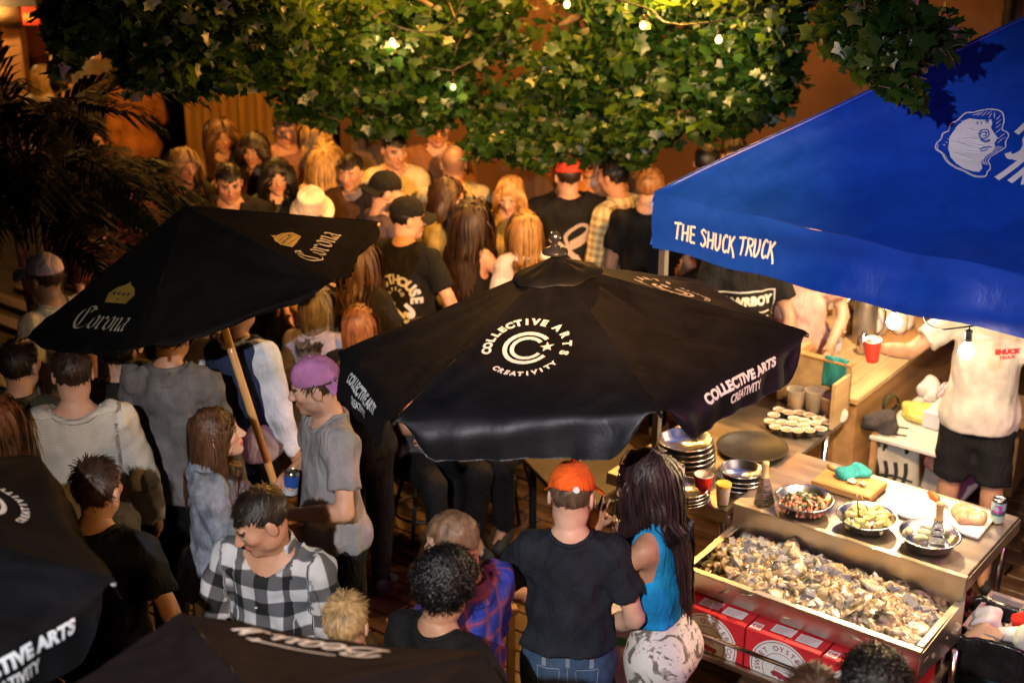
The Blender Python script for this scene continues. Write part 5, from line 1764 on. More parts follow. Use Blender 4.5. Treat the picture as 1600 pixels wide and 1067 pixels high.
for i in range(8):
    nu, nv_ = 14, 5
    V = [(0, 0, .011)]; F = []
    ph = g.uniform(0, 6.28, 5)
    for j in range(1, nv_ + 1):
        s = j / nv_
        for k in range(nu):
            a = 2 * math.pi * k / nu
            r = (.034 + .012 * math.cos(a) + .005 * math.sin(3 * a + ph[0]) + .003 * math.sin(5 * a + ph[1])) * s
            x, y = 1.25 * r * math.cos(a), .88 * r * math.sin(a)
            z = .014 * (1 - s * s) + .0032 * math.cos(s * 13 + ph[2]) + .0025 * math.sin(4 * a + ph[3] + s * 5)
            V.append((x + .004 * math.sin(s * 9 + ph[4]), y, z))
    n0 = len(V); V += [(x * .93, y * .93, -z * .8 - .004) for x, y, z in V[1 + (nv_ - 2) * nu: 1 + (nv_ - 1) * nu]] + [(0, 0, -.012)]
    F += [[0, 1 + k, 1 + (k + 1) % nu] for k in range(nu)]
    for j in range(nv_ - 1):
        F += [[1 + j * nu + k, 1 + (j + 1) * nu + k, 1 + (j + 1) * nu + (k + 1) % nu, 1 + j * nu + (k + 1) % nu] for k in range(nu)]
    lb = 1 + (nv_ - 1) * nu
    F += [[lb + k, n0 + k, n0 + (k + 1) % nu, lb + (k + 1) % nu] for k in range(nu)] + [[n0 + k, n0 + nu, n0 + (k + 1) % nu] for k in range(nu)]
    mb = MB(); mb.add(V, F); OYS.append(mb)
OYMESH = [mb.mesh('oyster', OYM[i % 4], True) for i, mb in enumerate(OYS)]


def heap(u, w):
    """height of the heap over the basin"""
    a, b = (u + .555) / .53, (w + .24) / .2
    e = max(0, 1 - a ** 4) * max(0, 1 - b ** 4)
    return .732 + .07 * e ** .6 + .014 * math.sin(9 * u + 3) * math.cos(14 * w) - .05 * max(0, a - .55) - .02 * max(0, -b)


placed = []
cnt = 0
while len(placed) < 300 and cnt < 9000:
    cnt += 1
    u, w = g.uniform(-1.065, -.045), g.uniform(-.435, -.045)
    if u < -.62 and w > -.2 and g.uniform() < .55: continue
    rmin = .036 if u > -.5 else .034
    if any((u - a) ** 2 + (w - b) ** 2 < rmin ** 2 for a, b in placed): continue
    placed.append((u, w))
for i, (u, w) in enumerate(placed):
    o = bpy.data.objects.new('oyster', OYMESH[g.integers(0, 8)]); link(o)
    p = bw_(u, w, heap(u, w) + g.uniform(-.006, .010)); o.location = tuple(p)
    o.rotation_euler = (g.normal(0, .38), g.normal(0, .34), g.uniform(0, 6.283)); k = g.uniform(1.15, 1.65); o.scale = (k, k, k * g.uniform(.7, 1.1))
    tag(o, 'wet brown oyster in the heap on the steel trough', 'oyster', 'oysters heaped in the trough')
mb = MB()
for i in range(420):
    u, w = g.uniform(-1.07, -.04), g.uniform(-.43, -.035)
    src = OYS[g.integers(0, 8)]
    Rm = np.array(Matrix.Rotation(g.uniform(0, 6.28), 3, 'Z') @ Matrix.Rotation(g.normal(0, .6), 3, 'X'))
    mb.add(src.v[0] * 1.35 @ Rm.T + bw_(u, w, heap(u, w) - g.uniform(.018, .04)), src.f)
o = mb.build('oyster_heap', OYM[2], None, True, fix=False); tag(o, 'lower layer of brown oysters filling the trough', 'oysters', kind='stuff')
mb = MB()
ICE = pmat('ice', (.9, .92, .95), .05, 0, .05, 8, .3, 60, trans=.75, ior=1.31)
for i in range(210):
    if i < 160: u, w = g.normal(-.78, .2), g.normal(-.14, .07)
    else: u, w = g.uniform(-1.05, -.06), g.uniform(-.42, -.04)
    if not (-1.06 < u < -.05 and -.42 < w < -.04): continue
    r = g.uniform(.010, .02)
    V = g.normal(size=(8, 3)) * .25 + np.array([(x, y, z) for z in (-1, 1) for x, y in ((-1, -1), (1, -1), (1, 1), (-1, 1))])
    Rm = np.array(Matrix.Rotation(g.uniform(0, 6.28), 3, (g.normal(), g.normal(), g.normal())))
    mb.add((V * r) @ Rm.T + bw_(u, w, heap(u, w) + g.uniform(-.004, .022)), [[3, 2, 1, 0], [4, 5, 6, 7]] + [[j, (j + 1) % 4, (j + 1) % 4 + 4, j + 4] for j in range(4)])
o = mb.build('crushed_ice', ICE); tag(o, 'crushed ice lumps scattered over the oysters', 'ice', kind='stuff')

# red oyster boxes on the shelf
BRED = pmat('box_red', (.5, .02, .03), .5, 0, .15, 8, .05, 40); BW = pmat('box_white', (.62, .66, .68), .55, var=.08); BINK = pmat('box_ink', (.28, .03, .05), .6)
for i in range(3):
    bx = empty('oyster_box', tuple(bw_(-.905 + i * .355, -.395, .4885)), RB)
    tag(bx, ['red oyster box behind the woman, leftmost on the trough shelf', 'middle red oyster box on the trough shelf', 'right red oyster box on the trough shelf behind curly hair'][i], 'box', 'oyster boxes under the trough')
    hgt = .195
    m = MB(); m.box((0, 0, hgt / 2), (.345, .40, hgt), bev=.003); m.build('carton', BRED, bx)
    m = MB(); m.box((0, .0, hgt + .0015), (.004, .38, .002)); m.build('lid_seam', pmat('seam_dark', (.2, .01, .01), .7), bx)
    fn = plane_fn((0, -.2, .045), (1, 0, 0), (0, 0, 1), .002)
    f = Flat(); f.disc((0, 0), .145, 60)
    # the seal is cut off by the foot of the box
    fl = Flat(); pts = [(x, max(y, -.044)) for x, y in f.V[0]]; fl.poly(pts); fl.put('seal', fn, BW, bx, .06)
    fn2 = plane_fn((0, -.2, .045), (1, 0, 0), (0, 0, 1), .0035)
    f = Flat(); f.ring((0, 0), .134, .138, -17, 197, 70); f.ring((0, 0), .092, .095, -85, 265, 60) if False else f.ring((0, 0), .082, .085, -30, 210, 60)
    f.arc('SWEET OYSTER CO', (0, 0), .109, 192, -12, .034, .0006)
    f.put('seal_lettering', fn2, BINK, bx, .05)
    f = Flat(); f.poly([(-.045, -.02), (-.03, -.035), (-.015, -.03), (0, -.042), (.015, -.034), (.03, -.044), (.048, -.03), (.045, -.015), (.02, -.012), (0, -.006), (-.03, -.005)])
    for k in range(3): f.ring((0, -.002), .008 + .009 * k, .0105 + .009 * k, 0, 180, 16)
    f.put('seal_shell', fn2, BINK, bx, .05)
    fn3 = plane_fn((0, 0, hgt), (1, 0, 0), (0, 1, 0), .003)
    f = Flat()
    for cx, cy_ in ((-.03, -.13), (.09, -.135)):
        f.add([(cx - .05, cy_ - .032), (cx + .05, cy_ - .03), (cx + .05, cy_ + .035), (cx - .05, cy_ + .03)], [[0, 1, 2, 3]])
    f.put('paper_label', fn3, BW, bx, .3)
    f = Flat()
    for cx, cy_ in ((-.03, -.13), (.09, -.135)):
        for k in range(4): f.add([(cx - .04, cy_ - .02 + k * .012), (cx + .01 + .01 * k, cy_ - .02 + k * .012), (cx + .01 + .01 * k, cy_ - .0175 + k * .012), (cx - .04, cy_ - .0175 + k * .012)], [[0, 1, 2, 3]])
    f.put('label_print', plane_fn((0, 0, hgt), (1, 0, 0), (0, 1, 0), .0045), BINK, bx, .3)
    f = Flat(); f.add([(-.165, -.19), (-.115, -.19), (-.115, -.14), (-.165, -.14)], [[0, 1, 2, 3]]); f.put('stamp', plane_fn((0, 0, hgt), (1, 0, 0), (0, 1, 0), .003), BW, bx, .3)
    f = Flat(); f.text('OE', (-.14, -.178), .03, .001).ring((-.14, -.165), .018, .02, 0, 360, 20); f.put('stamp_print', plane_fn((0, 0, hgt), (1, 0, 0), (0, 1, 0), .0045), BRED, bx, .3)

# ------------------------------------------------------------------ second table, wooden counter, cart
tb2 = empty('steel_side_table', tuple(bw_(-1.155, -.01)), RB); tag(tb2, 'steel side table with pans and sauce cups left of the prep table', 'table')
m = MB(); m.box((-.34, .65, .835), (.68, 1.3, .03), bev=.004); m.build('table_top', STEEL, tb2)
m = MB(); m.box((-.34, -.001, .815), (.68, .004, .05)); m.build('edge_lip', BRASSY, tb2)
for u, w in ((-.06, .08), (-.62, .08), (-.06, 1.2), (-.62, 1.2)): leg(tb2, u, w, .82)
PINE = pmat('pale_pine', (.52, .35, .18), .5, 0, .25, 3, .15, 50, stretch=(5, .4, 5), coat=.15)
PINE2 = pmat('amber_pine', (.42, .22, .08), .55, 0, .3, 3, .2, 50, stretch=(5, .4, 5))
ct = empty('wooden_counter', tuple(bw_(-1.12, 1.34)), RB); tag(ct, 'pale wooden bar counter under the tent with a thermos and gourds', 'counter')
for i in range(4):
    m = MB(); m.box((-.055 - i * .112, 1.0, .935), (.110, 2.0, .03), bev=.002); m.build('top_board', PINE, ct)
m = MB(); m.box((-.22, 1.0, .45), (.4, 1.9, .9)); m.build('cabinet', PINE2, ct)
for i in range(3):
    m = MB(); m.box((-.53 - i * .107, 1.15, 1.03), (.105, 2.2, .028), bev=.002); m.build('ledge_board', PINE, ct)
m = MB(); m.box((-.465, 1.15, .98), (.02, 2.2, .075)); m.build('ledge_front', PINE2, ct)
m = MB(); m.box((-.63, 1.15, .5), (.26, 2.1, .98)); m.build('ledge_support', PINE2, ct)
hs = empty('wooden_rack', tuple(bw_(-1.16, 1.3, .851)), RB); tag(hs, 'low wooden rack with a teal towel at the end of the side table', 'rack')
m = MB(); m.box((-.2, 0, .15), (.42, .02, .3), bev=.003); m.build('back_board', PINE, hs)
m = MB(); m.box((.0, -.09, .13), (.02, .2, .26), bev=.003); m.build('side_board', PINE, hs)
m = MB(); m.box((-.2, .0, .306), (.42, .05, .012), bev=.002); m.build('top_strip', PINE2, hs)


def towel(label, loc, rz, w, l1, l2, mat, name='towel', folds=1.0):
    """a cloth folded over an edge"""
    t = empty(name, loc, rz); tag(t, label, name.replace('_', ' '))
    def fn(a, b):
        s = -l1 + (l1 + l2) * b
        y = -.018 if s < -.02 else (.018 if s > .02 else s * .9)
        z = min(0, -(abs(s) - .015)) + (.008 if abs(s) < .02 else 0)
        return (w * (a - .5) * (1 + .06 * math.sin(5 * b)), y + .006 * math.sin(a * 9 * folds + 3 * b), z)
    m = MB(); m.grid(fn, 18, 24, (0, .004, .004)); m.build('cloth', mat, t, True)
    return t


TEAL = cloth('teal_towel', (.03, .25, .27), bs=150, bump=.5)
towel('teal towel draped over the wooden rack', tuple(bw_(-1.24, 1.3, 1.166)), RB, .13, .17, .1, TEAL)
cart = empty('prep_cart', tuple(bw_(-1.07, 1.42)), RB); tag(cart, 'white two-shelf cart full of bags beside the wooden counter', 'cart')
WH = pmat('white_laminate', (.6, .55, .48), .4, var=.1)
for z in (.72, .36):
    m = MB(); m.box((.24, .42, z), (.46, .86, .025), bev=.004); m.build('shelf', WH, cart)
for u in (.03, .45):
    for w in (.02, .82):
        m = MB(); m.box((u, w, .37), (.03, .03, .74)); m.build('post', PINE2, cart)


def lump(name, label, cat, c, r, mat, seed, rz=0.0, wr=.012, flat=.0, h=.012, zmin=None, part='cloth', parts_fn=None):
    """a soft heap: crumpled cloth or bag"""
    o = empty(name, tuple(c), rz); tag(o, label, cat)
    v = Vol(-np.array(r) * 1.4 - .03, np.array(r) * 1.4 + .03, h)
    g = np.random.default_rng(seed)
    v.ell((0, 0, 0), r, 0)
    for _ in range(6):
        q = g.uniform(-.6, .6, 3) * r; v.ell(q, np.array(r) * g.uniform(.35, .6, 3), .04)
    v.wrinkle(wr, seed, 25, 80, 1.0)
    zz = -r[2] * .7 if zmin is None else zmin
    v.cut(lambda X, Y, Z: zz - Z, .004)
    V, F = v.mesh(); V[:, 2] -= zz
    raw_mesh(part, V, F, mat, True, o)
    return o


def gingham():
    m, t, b = nt('gingham_cloth')
    tc = N(t, 'ShaderNodeTexCoord'); ck = N(t, 'ShaderNodeTexChecker', i_Scale=70.0)
    t.links.new(tc.outputs['Object'], ck.inputs[0]); ck.inputs[1].default_value = (.55, .5, .52, 1); ck.inputs[2].default_value = (.22, .13, .22, 1)
    t.links.new(ck.outputs[0], b.inputs['Base Color']); b.inputs['Roughness'].default_value = .9
    return m


lump('checked_cloth', 'purple gingham cloth heaped on the cart', 'cloth', bw_(-.76, 2.05, .733), (.17, .15, .10), gingham(), 3, .4)
lump('plastic_bag', 'white plastic bag beside the gingham cloth', 'bag', bw_(-1.0, 2.08, .733), (.06, .07, .06), pmat('bag_white', (.62, .56, .55), .35), 5)
lump('lemon_bag', 'clear bag of yellow lemon wedges on the cart', 'bag', bw_(-.92, 1.78, .733), (.09, .09, .045), pmat('lemon_yellow', (.55, .5, .12), .3, 0, .4, 25, .4, 60), 6, wr=.014)
lump('dark_apron', 'grey apron slumped at the front of the cart', 'apron', bw_(-1.03, 1.5, .733), (.09, .07, .07), cloth('apron_grey', (.06, .05, .05)), 7)
lump('pink_towel', 'pink towel in a bag on the lower shelf of the cart', 'towel', bw_(-.78, 2.0, .373), (.16, .17, .13), cloth('pink_towel', (.5, .2, .17)), 8)
m = MB(); m.box((0, 0, .055), (.3, .22, .11), bev=.012); o = m.build('plastic_tub', pmat('tub_white', (.55, .55, .6), .35, var=.05), None, loc=tuple(bw_(-.72, 1.78, .733))); o.rotation_euler[2] = RB
tag(o, 'white plastic tub between the lemons and the gingham cloth', 'tub')
strap = empty('green_strap', tuple(bw_(-1.08, 1.72, .735)), .3); tag(strap, 'dark green strap loop on the cart by the red cup', 'strap')
m = MB(); m.grid(lambda a, b: (.05 * math.cos(6.0 * a), .035 * (b - .5) + .01 * math.sin(9 * a), .062 + .055 * math.sin(6.0 * a)), 26, 4, (0, 0, .004)); m.build('loop', cloth('strap_green', (.05, .055, .025)), strap, True)
tote = empty('tote_bag', tuple(bw_(-.96, 1.55, .373)), RB + .3); tag(tote, 'black and white printed tote bag on the lower cart shelf', 'bag')
m = MB(); m.grid(lambda a, b: (.15 * math.cos(2 * math.pi * a) * (1 - .15 * b), .07 * math.sin(2 * math.pi * a) * (1 - .3 * b), .26 * b + .01 * math.sin(12 * a) * b), 32, 10); m.build('bag_body', pmat('tote_cream', (.5, .44, .36), .8), tote, True, fix=False)
f = Flat()
for k in range(4): f.stroke([(-.1 + .05 * k, .04), (-.08 + .05 * k, .13), (-.1 + .055 * k, .2)], .022)
f.stroke([(-.12, .1), (0, .12), (.11, .09)], .014)
f.put('print', lambda x, y: Vector((x, -.072 * math.sqrt(max(.03, 1 - (x / .15) ** 2)) * (1 - .3 * y / .26) - .005, y)), pmat('tote_black', (.02, .02, .02), .8), tote, .02)
for s in (-1, 1):
    m = MB(); m.tube([(-.06, s * .04, .25), (-.05, s * .05, .36), (.05, s * .05, .36), (.06, s * .04, .25)], .008, 6); m.build('handle', pmat('tote_black', (.02, .02, .02), .8), tote, True)

# ------------------------------------------------------------------ things on the tables
def put_px(px, py, z): return at_z(px, py, z)


def bowl(label, p, r, h, mat=STEEL2, name='steel_bowl', cat='bowl', group=None):
    o = empty(name, tuple(p)); tag(o, label, cat, group)
    m = MB(); m.lathe([(.001, .003), (r * .62, .003), (r * .74, .012), (r * .93, h), (r, h + .003), (r, h + .006), (r * .92, h + .005), (r * .72, .017), (r * .6, .008), (.001, .008)], (0, 0, 0), 36, cap=False); m.build('bowl_wall', mat, o, True)
    return o


def bits(parent, name, n, r, spread, mat, seed, z0, kind='lump', dome=.02):
    g = np.random.default_rng(seed); m = MB()
    for i in range(n):
        a, q = g.uniform(0, 6.283), math.sqrt(g.uniform(0, 1)) * spread
        c = np.array([q * math.cos(a), q * math.sin(a), z0 + dome * (1 - (q / spread) ** 2) * 1.5 + g.uniform(0, r)])
        Rm = np.array(Matrix.Rotation(g.uniform(0, 6.28), 3, Vector((g.normal(), g.normal(), g.normal())).normalized()))
        k = r * g.uniform(.7, 1.25)
        if kind == 'lump':
            V = np.array([(0, 0, 1), (1, 0, 0), (0, 1, 0), (-1, 0, 0), (0, -1, 0), (0, 0, -1), (.7, .7, .5), (-.7, .7, -.3)]) * k
            m.add(V @ Rm.T + c, [[0, 1, 6], [0, 6, 2], [1, 2, 6], [0, 2, 3], [0, 3, 4], [0, 4, 1], [5, 2, 1], [5, 3, 2], [5, 4, 3], [5, 1, 4]])
        elif kind == 'wedge':
            V = []
            for j in range(5):
                a2 = math.pi * j / 4; V += [(k * math.cos(a2), k * .9 * math.sin(a2), 0), (k * .9 * math.cos(a2), k * .7 * math.sin(a2), k * .75)]
            V += [(0, 0, 0), (0, 0, k * .4)]
            F = [[2 * j, 2 * j + 2, 2 * j + 3, 2 * j + 1] for j in range(4)] + [[10, 2 * j + 2, 2 * j] for j in range(4)] + [[11, 2 * j + 1, 2 * j + 3] for j in range(4)] + [[0, 1, 11, 10], [8, 10, 11, 9]]
            m.add(np.array(V) @ Rm.T + c, F)
        else:
            m.add((np.array([(-1, -.5, 0), (1, -.5, .1), (1.2, .5, 0), (-.8, .6, .15)]) * k) @ Rm.T + c, [[0, 1, 2, 3]])
    o = m.build(name, mat, parent, kind == 'lump'); tag(o, kind='stuff')
    return o


b1 = bowl('steel bowl of chopped red tomato salsa on the prep table', put_px(1255, 797, .902), .14, .06)
bits(b1, 'tomato', 260, .0105, .112, pmat('tomato_red', (.5, .1, .05), .35, 0, .5, 30, .1, 50, col2=(.6, .25, .14)), 1, .018)
bits(b1, 'onion', 60, .008, .105, pmat('onion_white', (.65, .45, .38), .4), 2, .028); bits(b1, 'herb', 60, .012, .105, pmat('herb_green', (.03, .07, .02), .6), 3, .035, 'flake')
b2 = bowl('steel bowl of lemon wedges with tongs on the prep table', put_px(1353, 823, .902), .14, .055)
bits(b2, 'lemon_wedge', 46, .026, .1, pmat('lemon_pale', (.62, .52, .2), .4, 0, .25, 30, .2, 80), 4, .022, 'wedge')
tg = empty('tongs', tuple(put_px(1353, 812, .95)), 0); tag(tg, 'steel tongs standing in the lemon wedge bowl', 'tongs')
for s in (-1, 1):
    m = MB(); m.tube([(s * .03, 0, 0), (s * .02 - .02, .01, .06), (s * .008 - .045, .0, .13)], [.006, .004, .004], 6); m.build('arm', pmat('tong_bronze', (.35, .25, .1), .35, .9), tg, True)
b3 = bowl('steel bowl with horseradish root and a hand grater', put_px(1450, 853, .902), .14, .06)
m = MB()
hr = empty('horseradish_root', tuple(put_px(1432, 838, .925)), .5); tag(hr, 'peeled white horseradish pieces in the grater bowl', 'horseradish')
RT = pmat('root_cream', (.55, .45, .3), .6, 0, .4, 20, .4, 50)
for i, (a, b) in enumerate((((-.05, .04, .0), (.0, .02, .02)), ((-.03, -.01, .0), (.02, -.05, .01)), ((.0, .0, .02), (.045, -.05, .02)), ((-.05, .0, .02), (-.02, .03, .035)))):
    m = MB(); m.tube(catmull(np.array([a, (np.array(a) + b) / 2 + (0, 0, .006), b]), 4), [.008, .014, .017, .018, .018, .017, .015, .011, .006], 9); m.build('root_piece', RT, hr, True)


def grater(label, p, rz, tilt, sc=1.0):
    """tapered steel grater with a wooden handle"""
    o = empty('grater', tuple(p), rz); tag(o, label, 'grater'); o.rotation_euler = (tilt, 0, rz); o.scale = (sc, sc, sc)
    m = MB()
    a = [(-.042, -.03, 0), (.042, -.03, 0), (.042, .03, 0), (-.042, .03, 0)]; b = [(-.018, -.014, .14), (.018, -.014, .14), (.018, .014, .14), (-.018, .014, .14)]
    m.add(a + b, [[3, 2, 1, 0], [4, 5, 6, 7]] + [[j, (j + 1) % 4, (j + 1) % 4 + 4, j + 4] for j in range(4)]); m.build('blade_body', pmat('grater_steel', (.5, .52, .5), .25, 1.0, .3, 60, .5, 140), o)
    m = MB(); m.lathe([(.02, .138), (.021, .144), (.0165, .15), (.0165, .19), (.019, .21), (.018, .222), (.001, .228)], (0, 0, 0), 14); m.build('handle', pmat('handle_beech', (.5, .32, .16), .5), o, True)
    m = MB(); m.box((0, -.0255, .03), (.06, .004, .012)); m.box((0, -.021, .07), (.045, .004, .008)); m.box((0, -.02, .1), (.03, .004, .006)); m.build('slot', pmat('slot_dark', (.03, .03, .03), .4), o)
    return o


grater('steel hand grater with wooden handle standing in a bowl', put_px(1462, 858, .915), -.2, R(-6))
grater('narrow steel grater with wooden handle beside the salsa bowl', put_px(1194, 786, .902), .5, R(-3), .95)
m = MB(); m.box((0, 0, .02), (.30, .2, .04), bev=.006)
o = m.build('cutting_board', pmat('board_wood', (.42, .22, .075), .45, 0, .35, 3, .15, 50, stretch=(.4, 6, 6)), None, loc=tuple(put_px(1326, 762, .9022))); o.rotation_euler[2] = RB; tag(o, 'thick brown wooden cutting board on the prep table', 'cutting board')
lump('rag', 'crumpled teal rag on the wooden cutting board', 'rag', put_px(1333, 742, .9425), (.075, .05, .028), TEAL, 11, .2, .01, h=.008)
kn = empty('oyster_knife', tuple(put_px(1315, 740, .9435)), RB - .25); tag(kn, 'short oyster knife with wooden handle on the cutting board', 'knife')
m = MB(); m.tube([(-.085, 0, .013), (-.05, 0, .014), (-.01, 0, .012)], [.012, .014, .010], 10); m.build('handle', pmat('handle_beech', (.5, .32, .16), .5), kn, True)
m = MB(); m.box((.03, 0, .012), (.085, .014, .003)); m.build('blade', STEEL2, kn)
for i, (px, py) in enumerate(((1330, 751), (1348, 755))):
    o = bpy.data.objects.new('opened_oyster', OYMESH[3]); link(o); o.location = tuple(put_px(px, py, .956)); o.rotation_euler = (.1, .1, i * 1.4); o.scale = (.6, .6, .7)
    tag(o, ['shucked oyster shell on the wooden board, left of a pair', 'shucked oyster shell on the wooden board, right of a pair'][i], 'oyster')
m = MB(); m.box((0, 0, .009), (.40, .27, .018), bev=.004)
o = m.build('plastic_board', pmat('board_white', (.68, .6, .55), .4, var=.06), None, loc=tuple(put_px(1477, 806, .9022))); o.rotation_euler[2] = RB + .03; tag(o, 'white plastic cutting board on the right of the prep table', 'cutting board')
kn = empty('orange_knife', tuple(put_px(1465, 784, .922)), RB - .55); tag(kn, 'orange-handled oyster knife on the white board', 'knife')
m = MB(); m.tube([(-.07, 0, .014), (-.045, 0, .016), (-.01, 0, .015), (.012, 0, .010)], [.009, .018, .017, .009], 12); m.build('handle', pmat('knife_orange', (.75, .09, .015), .35), kn, True)
m = MB(); m.box((.045, 0, .010), (.07, .012, .003)); m.build('blade', STEEL2, kn)
lump('plastic_pouch', 'limp plastic bag with pale contents on the white board', 'bag', put_px(1512, 812, .9215), (.085, .055, .028), pmat('bag_tan', (.46, .27, .16), .22, 0, .4, 14, .2, 40, coat=.6), 15, RB, .012, h=.008)
m = MB(); m.grid(lambda a, b: (.11 * (a - .5), .05 * (b - .5), .004 * math.sin(8 * a) + .005), 12, 5, (0, 0, .002)); o = m.build('paper_slip', pmat('paper_tan', (.5, .38, .24), .7), None, True, loc=tuple(put_px(1423, 790, .902))); o.rotation_euler[2] = RB + 1.0; tag(o, 'strip of tan paper at the back of the prep table', 'paper')


def can(label, p, bands, rz=0, rot=None, name='drink_can'):
    o = empty(name, tuple(p), rz); tag(o, label, 'can')
    if rot: o.rotation_euler = rot
    m = MB(); m.lathe([(.024, 0), (.0305, .006), (.033, .014), (.033, .108), (.030, .116), (.027, .121), (.0265, .1225), (.0255, .1205), (.025, .118), (.001, .117)], (0, 0, 0), 24); m.build('can_body', STEEL2, o, True)
    for i, (z0_, z1_, c) in enumerate(bands):
        m = MB(); m.lathe([(.0334, z0_), (.0334, z1_)], (0, 0, 0), 24, cap=False); m.build('printed_band', pmat('can_%d_%d_%d' % tuple(int(x * 99) for x in c), c, .25, .3, var=.08), o, True)
    m = MB(); m.box((.004, 0, .1195), (.02, .012, .0015)); m.build('ring_pull', STEEL2, o)
    return o


can('blue and magenta drink can on the right corner of the prep table', put_px(1557, 815, .902), [(.014, .045, (.35, .5, .45)), (.045, .07, (.06, .12, .18)), (.07, .108, (.25, .42, .55))])
f = Flat(); f.add([(-.016, .062), (.016, .062), (.016, .098), (-.016, .098)], [[0, 1, 2, 3]])
pc = put_px(1557, 815, .902)
cn = bpy.data.objects['drink_can']
f.put('magenta_patch', lambda x, y: Vector((.0342 * math.sin(x / .033 - .35), -.0342 * math.cos(x / .033 - .35), y)), pmat('magenta_print', (.5, .02, .3), .3), cn, .008)
can('pink and white can half hidden by the dark-haired woman', put_px(1058, 758, .852), [(.014, .06, (.6, .25, .28)), (.06, .108, (.6, .6, .62))])


def pans(label, p, rs, hs, gap, mat=STEEL2, name='pan_stack', part='pan'):
    o = empty(name, tuple(p)); tag(o, label, 'pans')
    z = 0
    for r, h in zip(rs, hs):
        m = MB(); m.lathe([(.001, 0), (r * .8, 0), (r * .86, .006), (r * .96, h), (r, h + .002), (r, h + .006), (r * .95, h + .005), (r * .83, .010), (.001, .006)], (0, 0, z), 36, cap=False); m.build(part, mat, o, True); z += gap
    return o


pans('tall stack of round steel pans under the umbrella tip', put_px(1070, 728, .852), [.155, .15, .15, .142, .138], [.04] * 5, .026)
pans('short stack of steel pans behind the yellow-lidded cup', put_px(1157, 764, .852), [.125, .12, .12, .105], [.04] * 4, .022)
pans('fan of steel plates stacked behind the dark-haired woman', put_px(1070, 782, .852), [.12, .12, .115, .11], [.02] * 4, .016, part='plate', name='plate_stack')
o = empty('round_tray', tuple(put_px(1175, 703, .852))); tag(o, 'large round black serving tray on the steel side table', 'tray')
m = MB(); m.lathe([(.001, 0), (.16, 0), (.172, .004), (.18, .022), (.184, .024), (.18, .026), (.168, .010), (.001, .007)], (0, 0, 0), 48, cap=False); m.build('tray_body', pmat('tray_black', (.022, .02, .018), .4, 0, .3, 20, .2, 200), o, True)


def cup(label, p, h=.115, r0=.03, r1=.045, outer=(.62, .03, .02), inner=(.7, .62, .6), lid=None, rot=None, name='plastic_cup', fill=None):
    o = empty(name, tuple(p)); tag(o, label, 'cup')
    if rot: o.rotation_euler = rot
    m = MB(); m.lathe([(.001, 0), (r0, 0), (r0 * 1.03, .004), (r0 + (r1 - r0) * .5, h * .5), (r0 + (r1 - r0) * .52, h * .51), (r1 * .985, h - .005), (r1, h)], (0, 0, 0), 26, cap=False); m.build('cup_wall', pmat('cup_%d_%d' % (int(outer[0] * 99), int(outer[1] * 99)), outer, .3, var=.06), o, True)
    m = MB(); m.lathe([(.001, .006), (r0 * .95, .006), (r1 * .955, h - .002), (r1 * 1.02, h + .001), (r1 * 1.03, h + .004), (r1, h + .005)], (0, 0, 0), 26, cap=False); m.build('cup_inside', pmat('cup_in_%d' % int(inner[0] * 99), inner, .35, var=.05), o, True)
    if fill is not None:
        m = MB(); m.lathe([(.001, h * .7), (r1 * .85, h * .7)], (0, 0, 0), 20, cap=False); m.build('drink', pmat('drink_%d' % int(fill[0] * 99), fill, .1), o)
    if lid:
        m = MB(); m.lathe([(r1 * 1.04, h - .004), (r1 * 1.05, h + .006), (r1 * .98, h + .012), (r1 * .9, h + .009), (.001, h + .009)], (0, 0, 0), 26, cap=False); m.build('lid', pmat('lid_%d' % int(lid[0] * 99), lid, .4), o, True)
    return o


cup('red party cup on the side table beside the white cup', put_px(1098, 775, .852), fill=(.5, .42, .4))
cup('white paper cup with a yellow lid on the side table corner', put_px(1129, 787, .852), .1, .026, .036, (.66, .64, .62), (.6, .6, .6), lid=(.62, .42, .06))
g = np.random.default_rng(8)
PC = [(30, 605), (60, 575), (110, 590), (172, 590), (228, 605), (278, 625), (322, 645), (75, 645), (143, 625), (198, 637), (258, 652), (40, 672), (100, 685), (160, 692), (195, 665), (130, 652), (290, 682), (10, 640), (225, 690), (340, 618)]
sc0 = None
for i, (a, b) in enumerate(PC):
    p = put_px(1200 + a / 3.557, 486 + b / 3.557, .852)
    if sc0 is None:
        o = empty('sauce_cup', tuple(p)); m = MB(); m.lathe([(.001, .002), (.022, .002), (.031, .03), (.034, .031), (.034, .033), (.0295, .032), (.021, .012)], (0, 0, 0), 20, cap=False); m.build('cup_wall', pmat('portion_white', (.7, .62, .58), .35, var=.05), o, True)
        m = MB(); m.lathe([(.001, .023), (.027, .023)], (0, 0, 0), 16, cap=False); m.build('sauce', pmat('sauce', (.5, .32, .16), .2, 0, .4, 20), o); sc0 = o
    else:
        o = copy_tree(sc0); o.location = tuple(p)
    tag(o, 'small white sauce cup among the cluster on the side table', 'sauce cup', 'white sauce cups on the side table')
CLEAR = glass_mat('clear_plastic', (.93, .9, .86), .12)
